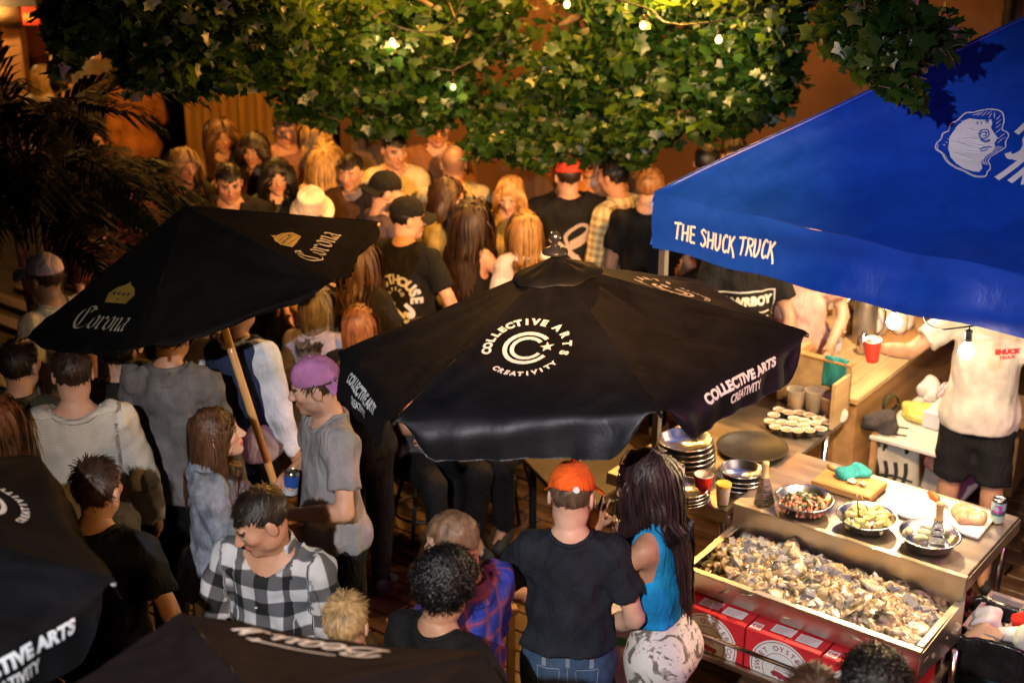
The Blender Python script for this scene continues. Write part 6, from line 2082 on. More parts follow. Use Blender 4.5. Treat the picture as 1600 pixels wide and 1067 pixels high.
for i, (px, py, h_, fillc, lb) in enumerate(((1242, 643, .13, (.5, .3, .2), 'clear deli tub of pink relish, leftmost behind the sauce cups'), (1270, 647, .14, (.55, .45, .28), 'clear deli tub a third full of yellow dressing'), (1295, 652, .12, (.62, .45, .42), 'opaque pinkish squeeze tub at the right of the deli tubs'))):
    o = empty('deli_tub', tuple(put_px(px, py, .852))); tag(o, lb, 'tub')
    m = MB(); m.lathe([(.001, 0), (.042, 0), (.05, h_), (.053, h_ + .002), (.053, h_ + .006), (.049, h_ + .005), (.041, .004)], (0, 0, 0), 26, cap=False); m.build('tub_wall', CLEAR if i < 2 else pmat('tub_pink', (.6, .46, .43), .35), o, True)
    m = MB(); hh_ = [.7, .33, .5][i]; m.lathe([(.001, .003), (.041, .003), (.041 + .008 * hh_, h_ * hh_), (.001, h_ * hh_)], (0, 0, 0), 22, cap=False); m.build('contents', pmat('tubfill_%d' % i, fillc, .4, 0, .4, 30), o, True)
lump('napkin', 'crumpled white napkin on the corner of the side table', 'napkin', put_px(1309, 657, .852), (.035, .03, .03), pmat('napkin_white', (.7, .62, .56), .8), 19, 0, .01, h=.007)
# on the wooden counter
o = empty('water_bottle', tuple(put_px(1304, 563, .952))); tag(o, 'clear plastic water bottle on the wooden counter', 'bottle')
m = MB(); m.lathe([(.001, 0), (.03, .002), (.032, .02), (.031, .06), (.032, .12), (.03, .145), (.014, .172), (.0125, .19)], (0, 0, 0), 22, cap=False); m.build('bottle_wall', glass_mat('bottle_plastic', (.9, .92, .95), .06), o, True)
m = MB(); m.lathe([(.0328, .07), (.0328, .115)], (0, 0, 0), 22, cap=False); m.build('label_wrap', pmat('label_blue', (.55, .58, .65), .5), o, True)
m = MB(); m.lathe([(.0145, .182), (.0145, .2), (.001, .201)], (0, 0, 0), 16, cap=False); m.build('bottle_cap', pmat('cap_white', (.7, .7, .7), .4), o, True)
o = empty('thermos_jug', tuple(put_px(1349, 534, .952))); tag(o, 'tall brushed steel insulated jug on the wooden counter', 'jug')
m = MB(); m.lathe([(.001, 0), (.068, 0), (.07, .01), (.07, .285), (.066, .297), (.06, .297), (.06, .26), (.001, .26)], (0, 0, 0), 30, cap=False); m.build('jug_body', pmat('jug_steel', (.45, .42, .38), .4, .9, .1), o, True)
m = MB(); m.tube([(.066, -.03, .27), (.1, -.05, .2), (.1, -.05, .1), (.066, -.03, .05)], .008, 8); m.build('handle', STEEL2, o, True)
m = MB(); m.lathe([(.02, .262), (.02, .3), (.012, .31), (.012, .34), (.016, .35), (.001, .355)], (.01, .0, 0), 14, cap=False); m.build('pourer', STEEL2, o, True)
o = empty('steel_shaker', tuple(put_px(1347, 552, .952))); tag(o, 'small shiny steel shaker in front of the jug', 'shaker')
m = MB(); m.lathe([(.001, 0), (.032, 0), (.036, .05), (.036, .075), (.03, .1), (.016, .112), (.018, .125), (.012, .134), (.001, .136)], (0, 0, 0), 24, cap=False); m.build('shaker_body', STEEL2, o, True)
o = empty('gourd_board', tuple(put_px(1398, 524, .952))); tag(o, 'round wooden board under the white gourds on the counter', 'board')
m = MB(); m.lathe([(.001, 0), (.16, 0), (.165, .006), (.165, .016), (.16, .02), (.001, .02)], (0, 0, 0), 40, cap=False); m.build('board_disc', PINE2, o, True)
GW = pmat('gourd_white', (.68, .58, .52), .35, 0, .08, 6, .05, 30)
for i, (dx, dy, r, h_, tl) in enumerate(((-.085, -.04, .042, .17, -.12), (-.03, .05, .045, .2, .05), (.03, -.02, .042, .16, .1), (.085, .04, .04, .18, .15), (-.09, .06, .035, .14, -.1))):
    o = empty('white_gourd', tuple(put_px(1394, 524, .952) + (dx, dy, .021))); o.rotation_euler = (0, tl, 0)
    tag(o, ['smooth white gourd nearest the jug, front', 'tallest white gourd at the back of the round board', 'squat white gourd under the bulb', 'white gourd on the right of the round board', 'small white gourd half hidden behind the jug'][i], 'gourd', 'white gourds on the round board')
    m = MB(); m.lathe([(.001, 0), (r * .8, .004), (r, h_ * .25), (r * .96, h_ * .5), (r * .72, h_ * .8), (r * .4, h_ * .95), (.001, h_)], (0, 0, 0), 20, cap=False); m.build('gourd_body', GW, o, True)
    m = MB(); m.tube([(0, 0, h_ * .97), (.004, 0, h_ * 1.06)], [.006, .004], 6); m.build('stalk', pmat('stalk', (.3, .22, .1), .8), o, True)
o = empty('iced_drink', tuple(put_px(1252, 508, 1.045))); tag(o, 'clear cup with a domed lid and straw on the counter ledge', 'cup')
m = MB(); m.lathe([(.001, 0), (.03, 0), (.044, .12), (.046, .122)], (0, 0, 0), 24, cap=False); m.build('cup_wall', CLEAR, o, True)
m = MB(); m.lathe([(.001, .003), (.029, .003), (.04, .095), (.001, .096)], (0, 0, 0), 20, cap=False); m.build('drink', pmat('iced_cream', (.62, .5, .3), .3), o, True)
m = MB(); m.lathe([(.047, .12), (.045, .135), (.03, .155), (.008, .162)], (0, 0, 0), 24, cap=False); m.build('lid', CLEAR, o, True)
m = MB(); m.tube([(0, 0, .05), (.012, -.004, .23)], .004, 8); m.build('straw', pmat('straw_white', (.75, .75, .72), .4), o, True)
m = MB(); m.box((0, 0, .006), (.11, .08, .012), bev=.002); m.box((.06, .03, .014), (.08, .06, .004), rz=.4); o = m.build('napkins', pmat('napkin_white', (.7, .62, .56), .8), None, loc=tuple(put_px(1303, 519, 1.045))); o.rotation_euler[2] = .5; tag(o, 'white paper napkins on the counter ledge', 'napkins')
pl_ = empty('faceted_planter', tuple(put_px(1462, 497, .952)), .3); tag(pl_, 'dark faceted wooden planter at the far end of the counter', 'planter')
m = MB(); m.lathe([(.001, 0), (.07, 0), (.11, .09), (.07, .2), (.055, .2), (.055, .15), (.001, .15)], (0, 0, 0), 6, cap=False); m.build('planter_body', pmat('planter_brown', (.12, .065, .03), .5), pl_)
m = MB(); m.lathe([(.001, .17), (.05, .17), (.052, .2), (.045, .21), (.001, .21)], (0, 0, 0), 12, cap=False); m.build('glass_liner', STEEL2, pl_, True)
bx = empty('dark_crate', tuple(put_px(1262, 487, 1.045)), RB + .4); tag(bx, 'dark open wooden crate on the counter ledge', 'crate')
for s in (-1, 1):
    m = MB(); m.box((s * .1, 0, .08), (.012, .16, .16)); m.build('side_board', pmat('crate_dark', (.05, .035, .025), .7), bx); m = MB(); m.box((0, s * .08, .08), (.19, .012, .16)); m.build('side_board', pmat('crate_dark', (.05, .035, .025), .7), bx)
m = MB(); m.box((0, 0, .008), (.19, .15, .012)); m.build('crate_floor', pmat('crate_dark', (.05, .035, .025), .7), bx)
uj = empty('utensil_jar', tuple(put_px(1322, 487, 1.045))); tag(uj, 'jar of wooden spoons and whisks on the counter ledge', 'jar')
m = MB(); m.lathe([(.001, 0), (.045, 0), (.05, .12), (.045, .12), (.04, .01)], (0, 0, 0), 20, cap=False); m.build('jar_wall', STEEL2, uj, True)
for k in range(5):
    a = k * 1.3; m = MB(); m.tube([(0, 0, .02), (.03 * math.cos(a), .03 * math.sin(a), .13), (.06 * math.cos(a), .06 * math.sin(a), .25)], [.006, .006, .012], 7); m.build('utensil', PINE2 if k % 2 else STEEL2, uj, True)

# ------------------------------------------------------------------ bins at the right edge
ob = empty('oyster_bin', tuple(bw_(.07, .26, -.13)), RB); tag(ob, 'pink translucent bin with empty shells on a stool beside the trough', 'bin')
PB = pmat('bin_pink', (.45, .33, .32), .4, var=.1, trans=.2)
m = MB()
V = []
for z, ux, uy in ((.5, .06, .14), (.74, .078, .17), (.745, .088, .182), (.75, .088, .182), (.745, .072, .162), (.51, .056, .134)):
    for a, b in ((-1, -1), (1, -1), (1, 1), (-1, 1)): V.append((a * ux, b * uy, z))
m.add(V, [[j * 4 + k, j * 4 + (k + 1) % 4, (j + 1) * 4 + (k + 1) % 4, (j + 1) * 4 + k] for j in range(5) for k in range(4)] + [[3, 2, 1, 0], [20, 21, 22, 23]]); m.build('bin_wall', PB, ob)
bits(ob, 'shells', 30, .02, .065, OYM[3], 5, .66, 'lump', .02)
stl = empty('metal_stool', tuple(bw_(.07, .26, .0)), RB); tag(stl, 'steel stool under the pink shell bin', 'stool')
m = MB(); m.box((0, 0, .358), (.15, .3, .02), bev=.004); m.build('seat', STEEL, stl)
for a in (-.06, .06):
    for b in (-.13, .13): m = MB(); m.tube([(a, b, .002), (a, b, .35)], .012, 8); m.build('leg', STEEL2, stl, True)
tbn = empty('trash_bin', tuple(at_z(1566, 1000, .55) * (1, 1, 0)), RB + .15); tag(tbn, 'bin with a black liner overflowing with cups and plates at the right edge', 'trash bin')
BLK = pmat('bin_liner', (.012, .012, .013), .22, 0, .3, 12, .5, 22)
m = MB(); m.grid(lambda a, b: ((.2 - .04 * (1 - b)) * math.copysign(abs(math.cos(2 * math.pi * a)) ** .5, math.cos(2 * math.pi * a)), (.17 - .03 * (1 - b)) * math.copysign(abs(math.sin(2 * math.pi * a)) ** .5, math.sin(2 * math.pi * a)), .002 + .52 * b), 40, 8); m.build('bin_wall', pmat('bin_blue_grey', (.03, .055, .075), .4), tbn, True, fix=False)


def liner(a, b):
    th = 2 * math.pi * a; k = 1.0 + .09 * math.sin(math.pi * b) + .025 * math.sin(th * 11) * b + .02 * math.sin(th * 23 + 2)
    zz = .50 + .16 * min(1, b * 1.6) - .22 * max(0, b - .55) / .45 + .012 * math.sin(th * 7)
    rr = k * (.86 + .2 * b)
    return (.2 * rr * math.copysign(abs(math.cos(th)) ** .55, math.cos(th)), .17 * rr * math.copysign(abs(math.sin(th)) ** .55, math.sin(th)), zz)


m = MB(); m.grid(liner, 80, 12); m.build('liner', BLK, tbn, True, fix=False)
bt = np.array(tbn.location)
cup('crushed red party cup on top of the trash', bt + (.06, .05, .62), rot=(R(60), R(25), .6))
cup('white paper cup lying in the trash beside the red one', bt + (-.03, -.02, .60), .1, .028, .04, (.66, .64, .62), (.62, .62, .62), rot=(R(80), R(-20), 1.2))
lump('paper_plate', 'torn white paper plate poking out of the trash', 'plate', bt + (-.06, .08, .57), (.07, .05, .05), pmat('paper_white', (.62, .6, .6), .8), 31, .4, .014, h=.009)
lump('paper_scrap', 'crumpled pale paper at the front of the trash', 'paper', bt + (.09, -.07, .57), (.08, .06, .04), pmat('paper_grey', (.42, .45, .4), .8), 33, .1, .014, h=.009)
lump('card_scrap', 'wet tan cardboard scrap in the trash', 'scrap', bt + (-.1, -.03, .56), (.08, .06, .03), pmat('card_tan', (.42, .28, .18), .8), 35, .3, .012, h=.009)
lump('bag_heap', 'shiny dark red plastic bag behind the trash bin', 'bag', bt + (-.16, .27, .0) + np.array([0, 0, .002]), (.2, .17, .42), pmat('bag_wine', (.09, .02, .02), .15, 0, .5, 14, .8, 26, coat=.7), 37, 0, .022)
cl = empty('clear_bucket', tuple(at_z(1508, 1045, .45) * (1, 1, 0)), RB + .1); tag(cl, 'clear round bucket with a bright blue rim grip at the lower right', 'bucket')
m = MB(); m.lathe([(.001, .045), (.14, .045), (.17, .44), (.178, .445), (.178, .455), (.168, .452), (.138, .05)], (0, 0, 0), 40, cap=False); m.build('bucket_wall', glass_mat('bucket_clear', (.7, .8, .88), .1), cl, True)
m = MB(); m.tube([(.18 * math.cos(a), .18 * math.sin(a), .462) for a in np.linspace(1.2, 2.2, 12)], .013, 8); m.build('rim_grip', pmat('grip_blue', (.01, .2, .7), .3), cl, True)
m = MB(); m.lathe([(.001, .06), (.13, .06), (.145, .22), (.001, .225)], (0, 0, 0), 30, cap=False); m.build('contents', pmat('dark_water', (.02, .05, .08), .1), cl, True)

# more of the working bar: bottles, boxes and cup stacks on the ledge and counter
for i, (u, w, c_, h_, lb) in enumerate(((-1.66, 1.95, (.05, .12, .03), .27, 'green glass bottle on the counter ledge, nearest the umbrella'), (-1.72, 2.2, (.3, .12, .02), .25, 'amber bottle on the counter ledge beside the green one'), (-1.35, 2.75, (.5, .45, .4), .2, 'pale squeeze bottle behind the steel jug'), (-1.28, 2.95, (.45, .06, .03), .2, 'red squeeze bottle at the back of the wooden counter'))):
    o = empty('bottle', tuple(bw_(u, w, 1.045 if u < -1.55 else .952))); tag(o, lb, 'bottle')
    r_ = .034
    m = MB(); m.lathe([(.001, 0), (r_, .003), (r_, h_ * .55), (r_ * .8, h_ * .66), (r_ * .36, h_ * .78), (r_ * .34, h_ * .95), (r_ * .4, h_ * .955), (r_ * .4, h_), (.001, h_)], (0, 0, 0), 20, cap=False); m.build('bottle_body', pmat('bottle_c%d' % i, c_, .12, spec=.7), o, True)
    m = MB(); m.lathe([(r_ * 1.015, h_ * .15), (r_ * 1.015, h_ * .42)], (0, 0, 0), 20, cap=False); m.build('label_wrap', pmat('label_cream', (.6, .52, .4), .6), o, True)
for i, (u, w) in enumerate(((-1.2, 2.62), (-1.12, 2.9))):
    o = empty('cup_stack', tuple(bw_(u, w, .952))); tag(o, ['stack of red party cups behind the gourds', 'stack of white paper cups behind the gourds'][i], 'cups')
    m = MB()
    for k in range(7): m.lathe([(.045, k * .018 + .1), (.047, k * .018 + .104), (.045, k * .018 + .108)], (0, 0, 0), 20, cap=False)
    m.lathe([(.03, .0), (.045, .1)], (0, 0, 0), 20, cap=False); m.build('cups', pmat('cup_62_3', (.62, .03, .02), .3) if i == 0 else pmat('cup_66_64', (.66, .64, .62), .3), o, True)
pb = empty('cardboard_box', tuple(bw_(-.83, 2.75, 0)), RB + .1); tag(pb, 'brown cardboard box on the deck behind the cart', 'box')
m = MB(); m.box((0, 0, .2), (.42, .4, .4), bev=.004); m.build('carton', pmat('carton_brown', (.32, .2, .1), .8), pb)
for s in (-1, 1): m = MB(); m.box((0, s * .16, .44), (.42, .19, .006), rot=rotm(0, R(-25 * s)).tolist()); m.build('flap', pmat('carton_brown', (.32, .2, .1), .8), pb)

# ================================================================== people
BLK_H, DBR, BRN, LBR, BLD, RED_H, GRY = (.008, .006, .005), (.018, .010, .006), (.05, .024, .011), (.12, .062, .026), (.36, .22, .085), (.16, .06, .02), (.12, .1, .09)
tee = lambda n, c, **k: dict(kind='tee', mat=cloth(n, c), **k)
NAVY, BLACK = tee('navy_tee', (.014, .018, .03)), tee('black_tee', (.011, .011, .012))
JEANS = dict(kind='jeans', mat=cloth('blue_jeans', (.035, .07, .13), var=.5, bs=400))
DARKJ = dict(kind='jeans', mat=cloth('black_jeans', (.012, .012, .015)))
BLKSH = dict(kind='shorts', mat=cloth('black_shorts', (.014, .014, .016)))
GRYSH = dict(kind='shorts', mat=cloth('khaki_shorts', (.15, .11, .075)))


def hold_cup(p, side, label, **k):
    c, d, n, sd = p['grips'][side]
    h = k.get('h', .115)
    return cup(label, c - np.array([0, 0, h * .55]), rot=(R(3), R(-4), 0), **k)


def back_fn(p, side=-1, o=.0, z0=.25, key='top'):
    """artwork on the back (side -1) or chest (side 1) of a garment, cast onto its surface"""
    TR, to = p['T']; me = p[key].data
    from mathutils.bvhtree import BVHTree
    bv = BVHTree.FromPolygons([v.co for v in me.vertices], [list(f.vertices) for f in me.polygons])
    def fn(x, y):
        st = Vector(TR @ np.array([(-x if side < 0 else x) * (1 if side < 0 else -1) * (1 if side < 0 else 1), side * .5, z0 + y]) + to) if False else Vector(TR @ np.array([x if side < 0 else -x, side * .5, z0 + y]) + to)
        d = Vector(TR @ np.array([0, -side * 1.0, 0]))
        hit = bv.ray_cast(st, d)
        return (hit[0] - d * (.004 + o)) if hit[0] is not None else Vector(TR @ np.array([x, side * .13, z0 + y]) + to)
    return fn


# ---------------- foreground, lit by the white lamp
SWEAT = dict(kind='sweater', mat=attr_mat('cream_knit', 'rib', ((.62, .58, .52), (.52, .485, .44)), .009), o=.006, neck=.085, wr=.006)
person('man in a cream ribbed sweater seen from behind at the left', 112, 572, -12, 1.82, hair=('short', (.028, .014, .008), dict(len=.8)), top=SWEAT, bottom=DARKJ, bw=1.05, arms=(dict(w=(.27, .08, .9), pole=(.4, -1, -.1)), 'down'), skin='light', head=(-6, 8, 0))
person('man with dark brown hair and a navy tee, back turned, above the lower left umbrella', 152, 752, 12, 1.76, hair=('short', (.035, .017, .009), dict(len=1.15)), top=NAVY, bottom=DARKJ, bw=1.12, arms=(dict(w=(.3, .12, .9), pole=(.5, -1, 0)), 'down'), skin='light', lean=(4, 0), near=2)
person('man in a washed denim jacket seen from behind under the wooden-pole umbrella', 266, 512, 14, 1.84, hair=('short', BRN), top=dict(kind='jacket', mat=cloth('washed_denim', (.14, .13, .13), var=.4, bs=350, bump=.4), o=.004, wr=.007), bottom=DARKJ, bw=1.04, arms=('down', 'down'), skin='tan')
p = person('person in a navy vest over white sleeves raising a glass behind the wooden pole', 372, 470, 22, 1.8, hair=('short', DBR), top=dict(kind='long', mat=cloth('white_sleeves', (.62, .64, .7)), wr=.006), bottom=DARKJ, arms=('down', dict(w=(.26, .16, 1.36), pole=(.8, -.2, -1), grip=True)), skin='tan')
vest = Vol((-.3, -.25, .8), (.3, .25, 1.55), .014)
vest.cone((0, 0, 1.18), (0, -.005, 1.36), .168, .172, .05, sq=.70); vest.cone((0, .0, .9), (0, .006, 1.18), .172, .164, .05, sq=.76); vest.cone((-.1, -.012, 1.41), (.1, -.012, 1.41), .075, .075, .04)
vest.cone((0, -.012, 1.46), (0, .03, 1.7), .075, .12, .008, op='sub')
for s in (-1, 1): vest.cone((s * .215, 0, 1.5), (s * .2, 0, 1.25), .07, .065, .01, op='sub')
vest.wrinkle(.004, 4); V, F = vest.mesh(); raw_mesh('vest', V, F, cloth('navy_vest', (.018, .028, .07)), True, p['root'])
c, d, n, sd = p['grips'][-1]
o = empty('drinking_glass', tuple(c - nrm(sd) * .05)); o.rotation_euler = Vector(nrm(sd)).to_track_quat('Z', 'Y').to_euler(); tag(o, 'small clear glass raised in a hand under the wooden-pole umbrella', 'glass')
m = MB(); m.lathe([(.001, 0), (.03, 0), (.037, .1), (.035, .1), (.028, .006), (.001, .006)], (0, 0, 0), 20, cap=False); m.build('glass_wall', glass_mat('bottle_plastic'), o, True)
m = MB(); m.lathe([(.001, .008), (.028, .008), (.033, .06), (.001, .06)], (0, 0, 0), 18, cap=False); m.build('drink', pmat('drink_pale', (.5, .4, .2), .2), o, True)
person('woman with straight brown hair and a grey denim jacket looking up to the right', 338, 668, 82, 1.66, 'f', 'fair', ('mid', (.085, .036, .017), dict(len=.27)), dict(kind='jacket', mat=cloth('acid_denim', (.2, .22, .27), var=.45, vs=20, bs=300, bump=.4), wr=.008, o=.006, vneck=.16, neck=.085), DARKJ, ('bent', 'bent'), (2, -14, 0), near=2, seed=5)
_p = bpy.data.objects['person.004']
wt = Vol((-.25, -.2, .85), (.25, .25, 1.5), .014); wt.cone((0, 0, 1.18), (0, 0, 1.34), .14, .14, .05, sq=.7); wt.cone((0, .01, .95), (0, .01, 1.18), .14, .13, .05, sq=.75); wt.ell((-.07, .09, 1.265), (.076, .074, .075), .05); wt.ell((.07, .09, 1.265), (.076, .074, .075), .05)
wt.cone((0, .09, 1.44), (0, .14, 1.38), .08, .06, .01, op='sub'); V, F = wt.mesh(); raw_mesh('white_top', V, F, cloth('white_top', (.66, .66, .68)), True, _p)
p = person('man in a grey tee and backwards pink cap holding a blue can, facing left', 492, 592, -116, 1.8, hair=('short', (.06, .03, .014), dict(len=1.7, hl=.02)), cap=dict(kind='cap', back=True, mat=cloth('pink_cap', (.42, .16, .34))), top=tee('grey_tee', (.25, .24, .25), wr=.006), bottom=BLKSH,
           arms=(dict(w=(.08, .17, 1.19), pole=(1, -.7, -.6), grip=True, hd=(-.75, .6, .15)), dict(w=(.10, .22, 1.12), pole=(1, -.5, -.8), grip=True, curl=.7)), head=(22, 12, 0), beard=.25, near=2, skin='light', lean=(2, 0))
c, d, n, sd = p['grips'][1]
cc = can('blue and white beer can held by the man in the pink cap', c - np.array([0, 0, .035]), [(.016, .05, (.55, .58, .62)), (.05, .106, (.03, .1, .42))], .4, rot=(R(4), R(8), .5), name='beer_can')
p = person('man in a black and white buffalo-check shirt looking down to the left', 408, 800, 196, 1.78, hair=('short', (.016, .010, .007), dict(len=.75)), skin='tan', top=dict(kind='shirt', mat=attr_mat('buffalo_check', 'check', ((.5, .5, .52), (.1, .1, .11), (.012, .012, .014)), .105), vneck=.17, neck=.082, wr=.006, hem=-.2), bottom=DARKJ, bw=1.08,
           arms=(dict(w=(.22, .22, .95), pole=(.8, -.5, -.2)), dict(w=(.24, .1, .9), pole=(.6, -1, 0))), head=(48, 24, 0), near=2, lean=(6, 0))
m = MB()
for k in range(4):
    m.lathe([(.001, .003), (.006, .002), (.006, 0)], tuple(np.array([.012, .166 - .004 * k, 1.30 - .1 * k])), 8)
m.build('button', pmat('button_pearl', (.6, .6, .6), .3), p['root'])
f = Flat(); f.add([(-.005, -.3), (.005, -.3), (.005, .1), (-.005, .1)], [[0, 1, 2, 3]])
person('short person with tousled blond hair seen from behind, below the checked shirt', 541, 962, 8, 1.58, hair=('short', (.40, .25, .11), dict(len=.95, up=1.3)), top=tee('dark_kid_tee', (.02, .02, .022)), bottom=DARKJ, skin='fair', near=2, head=(0, 6, 0))
person('man with cropped reddish hair in a blue and red flannel shirt facing left', 708, 838, -52, 1.76, hair=('crop', (.17, .095, .055), dict(len=.55, hl=-.03)), top=dict(kind='shirt', mat=attr_mat('blue_flannel', 'plaid', ((.018, .04, .34), (.09, .06, .2), (.36, .06, .05)), .085), wr=.006, neck=.078), bottom=DARKJ, bw=1.15, skin='fair', head=(-14, 24, 0), near=2, arms=('bent', 'down'))
person('man with black curly hair and a black tee, hand open on a friend', 697, 902, 38, 1.74, hair=('curly', (.007, .006, .007), dict(len=.8)), top=BLACK, bottom=DARKJ, skin='olive', near=2, head=(-4, 16, 0),
       arms=(dict(w=(.15, .12, 1.22), pole=(1, -.4, -1), hd=(-.8, -.4, .3), palm=(.1, .5, -.8), curl=.14, spread=.8), 'bent'))
pj = person('man in an orange cap, navy tee and blue jeans, back to the camera', 893, 762, 4, 1.76, hair=('crop', (.10, .06, .035)), cap=dict(kind='cap', mat=cloth('orange_cap', (.72, .10, .012), bs=120)), top=tee('slate_tee', (.022, .028, .042), wr=.007, hem=.035), bottom=dict(JEANS, waist=.06), bw=.98, skin='fair', near=2,
       arms=(dict(w=(.12, .14, 1.0), pole=(1, -1, .1)), dict(w=(.22, .26, 1.05), pole=(.9, -.7, -.1))), head=(8, 14, 0))
f = Flat()
for sx in (-1, 1):
    f.stroke([(sx * .03, .005), (sx * .115, .012)], .003); f.stroke([(sx * .03, .0), (sx * .04, -.11)], .003); f.stroke([(sx * .115, .01), (sx * .108, -.10)], .003); f.stroke([(sx * .04, -.11), (sx * .075, -.128), (sx * .108, -.10)], .003)
f.stroke([(-.13, .045), (.13, .045)], .003); f.stroke([(0, .04), (0, -.1)], .003)
for sx in (-.09, 0, .09): f.add([(sx - .008, .015), (sx + .008, .015), (sx + .008, .058), (sx - .008, .058)], [[0, 1, 2, 3]])
f.put('pocket_stitching', back_fn(pj, -1, 0, -.02, 'bottom'), pmat('denim_thread', (.12, .15, .2), .8), pj['root'], .02)
HR_, hc_ = pj['H']
Flat().disc((0, 0), .012, 16).put('cap_patch', lambda x, y: Vector(hc_ + HR_ @ np.array([.034 + x, -.112 + .25 * (.034 + x) ** 2 * 20 * .05, .052 + y])), pmat('patch_white', (.7, .7, .72), .6), pj['root'], .05)
person('woman with long dark hair, blue tank top and tie-dye shorts', 1012, 742, -62, 1.76, 'f', 'tan', ('wavy', (.028, .014, .016), dict(len=.52, gather=.93)), dict(kind='tank', mat=cloth('blue_tank', (.008, .22, .5), bs=90), hem=.08), dict(kind='tight', mat=attr_mat('tie_dye', 'marble', ((.16, .14, .12), (.66, .62, .58), (.26, .23, .21))), len=.42, waist=.1),
       (dict(w=(.1, .26, 1.38), pole=(.8, .3, -1), curl=.25, spread=.5), dict(w=(.05, .24, 1.4), pole=(.9, .2, -1), curl=.15, spread=.6)), (-20, 12, 0), near=2, seed=12, lean=(4, 0))
pw = person('man in a white tee behind the prep table reaching out a red cup', 1532, 470, 196, 1.84, hair=('short', DBR), top=dict(kind='tee', mat=cloth('white_tee', (.5, .45, .41), fold=.1), hem=-.12, wr=.0035), bottom=BLKSH, bw=1.0, skin='tan', beard=.7, near=2,
            arms=(dict(w=(.52, .28, 1.33), pole=(.2, -.4, -1), grip=True, palm=(-.3, .9, .2), curl=.8, torso=False), dict(w=(.26, .06, .9), pole=(.5, -1, 0))), xy=(2.44, 6.98))
hold_cup(pw, 1, 'red party cup held out by the man in the white tee')
f = Flat(); f.text('SHUCK', (0, .0), .034, .003).text('TRUCK', (.002, -.024), .022, .001)
f.put('chest_print', back_fn(pw, 1, 0, .31) and (lambda x, y, fn=back_fn(pw, 1, 0, .31): fn(x + .085, y)), pmat('red_print', (.6, .03, .03), .6), pw['root'], .02)
wtc = empty('wrist', (0, 0, 0)); bpy.data.objects.remove(wtc)
e_, w_, A_ = pw['JA'][-1]
m = MB(); ax = nrm(w_ - e_); q = np.array(Vector(ax).to_track_quat('Z', 'Y').to_matrix()); m.lathe([(.031, -.012), (.034, -.01), (.034, .01), (.031, .012)], tuple(w_ - ax * .02), 18, rot=q, cap=False); m.build('watch_strap', pmat('watch_black', (.015, .015, .015), .4), pw['root'], True)
person('person with curly black hair at the bottom right, in front of the trough', 1366, 1062, -10, 1.72, hair=('curly', (.012, .009, .008), dict(len=.9)), top=tee('charcoal_tee', (.03, .03, .032)), near=2, skin='olive')
person('person with reddish brown hair at the bottom edge, left of the curly head', 1270, 1086, 10, 1.66, hair=('short', (.05, .02, .011), dict(len=1.3)), top=tee('maroon_tee', (.05, .02, .02)), near=2, skin='light')
person('man in a pale pink baseball cap at the left, facing away', 68, 424, -60, 1.78, hair=('crop', BRN), cap=dict(kind='cap', mat=cloth('pale_cap', (.5, .36, .4))), top=tee('pale_tee', (.5, .48, .45)), skin='tan', near=1)
person('shadowed person in a camouflage jacket at the left edge', 30, 560, 10, 1.76, hair=('short', DBR), top=dict(kind='jacket', mat=pmat('camo', (.03, .03, .018), .9, 0, .5, 9, .2, 90, col2=(.07, .06, .035))), near=1, skin='light')
person('red-haired person in the dark at the far left edge', -5, 650, 30, 1.7, 'f', 'fair', ('long', RED_H, dict(len=.4)), tee('dark_tee_b', (.015, .014, .014)), near=0)
person('shadowed person in a dark coat beneath the wooden-pole umbrella', 185, 540, 0, 1.7, hair=('short', DBR), top=dict(kind='jacket', mat=cloth('dark_coat', (.02, .018, .016))), near=0)

# ---------------- seated under the middle umbrella
for i, (x, y, fc, lb, tp, bt_) in enumerate(((-.5, 7.45, 150, 'person in dark trousers seated under the middle umbrella, left', tee('seat_tee_a', (.05, .05, .06)), DARKJ), (-.05, 7.7, 200, 'person in dark trousers and a wine tee seated under the middle umbrella, right', tee('seat_tee_b', (.06, .03, .03)), DARKJ))):
    person(lb, 0, 0, fc, 1.76, top=tp, bottom=bt_, sit=.56, arms=('cross', 'cross'), xy=(x, y), near=1, skin='olive', seed=40 + i)
    s_ = empty('stool', (x, y, 0), R(-fc)); tag(s_, ['black metal stool under the left seated person', 'black metal stool under the right seated person'][i], 'stool', 'black stools under the middle umbrella')
    m = MB(); m.lathe([(.001, .40), (.17, .40), (.175, .41), (.175, .425), (.16, .435), (.001, .437)], (0, -.02, 0), 24, cap=False); m.build('seat', pmat('stool_seat', (.015, .013, .012), .5), s_, True)
    for a in range(4):
        t_ = a * math.pi / 2 + .78; m = MB(); m.tube([(.1 * math.cos(t_), .1 * math.sin(t_) - .02, .4), (.2 * math.cos(t_), .2 * math.sin(t_) - .02, .002)], .012, 8); m.build('leg', pmat('stool_metal', (.02, .02, .02), .4, .5), s_, True)
    m = MB(); m.tube([(.165 * math.cos(t_), .165 * math.sin(t_) - .02, .15) for t_ in np.linspace(0, 6.283, 25)], .008, 6); m.build('foot_ring', pmat('stool_metal', (.02, .02, .02)), s_, True)
bt2 = empty('bar_table', (.45, 6.75, 0), .4); tag(bt2, 'small black bar table behind the orange cap', 'table')
m = MB(); m.box((0, 0, .735), (.6, .6, .03), bev=.006); m.build('table_top', pmat('table_dark', (.03, .02, .015), .4), bt2)
for a in (-.26, .26):
    for b in (-.26, .26): m = MB(); m.box((a, b, .36), (.03, .03, .72)); m.build('leg', pmat('stool_metal', (.02, .02, .02)), bt2)
for b in (-.26, .26): m = MB(); m.box((0, b, .2), (.5, .02, .02)); m.build('stretcher', pmat('stool_metal', (.02, .02, .02)), bt2)
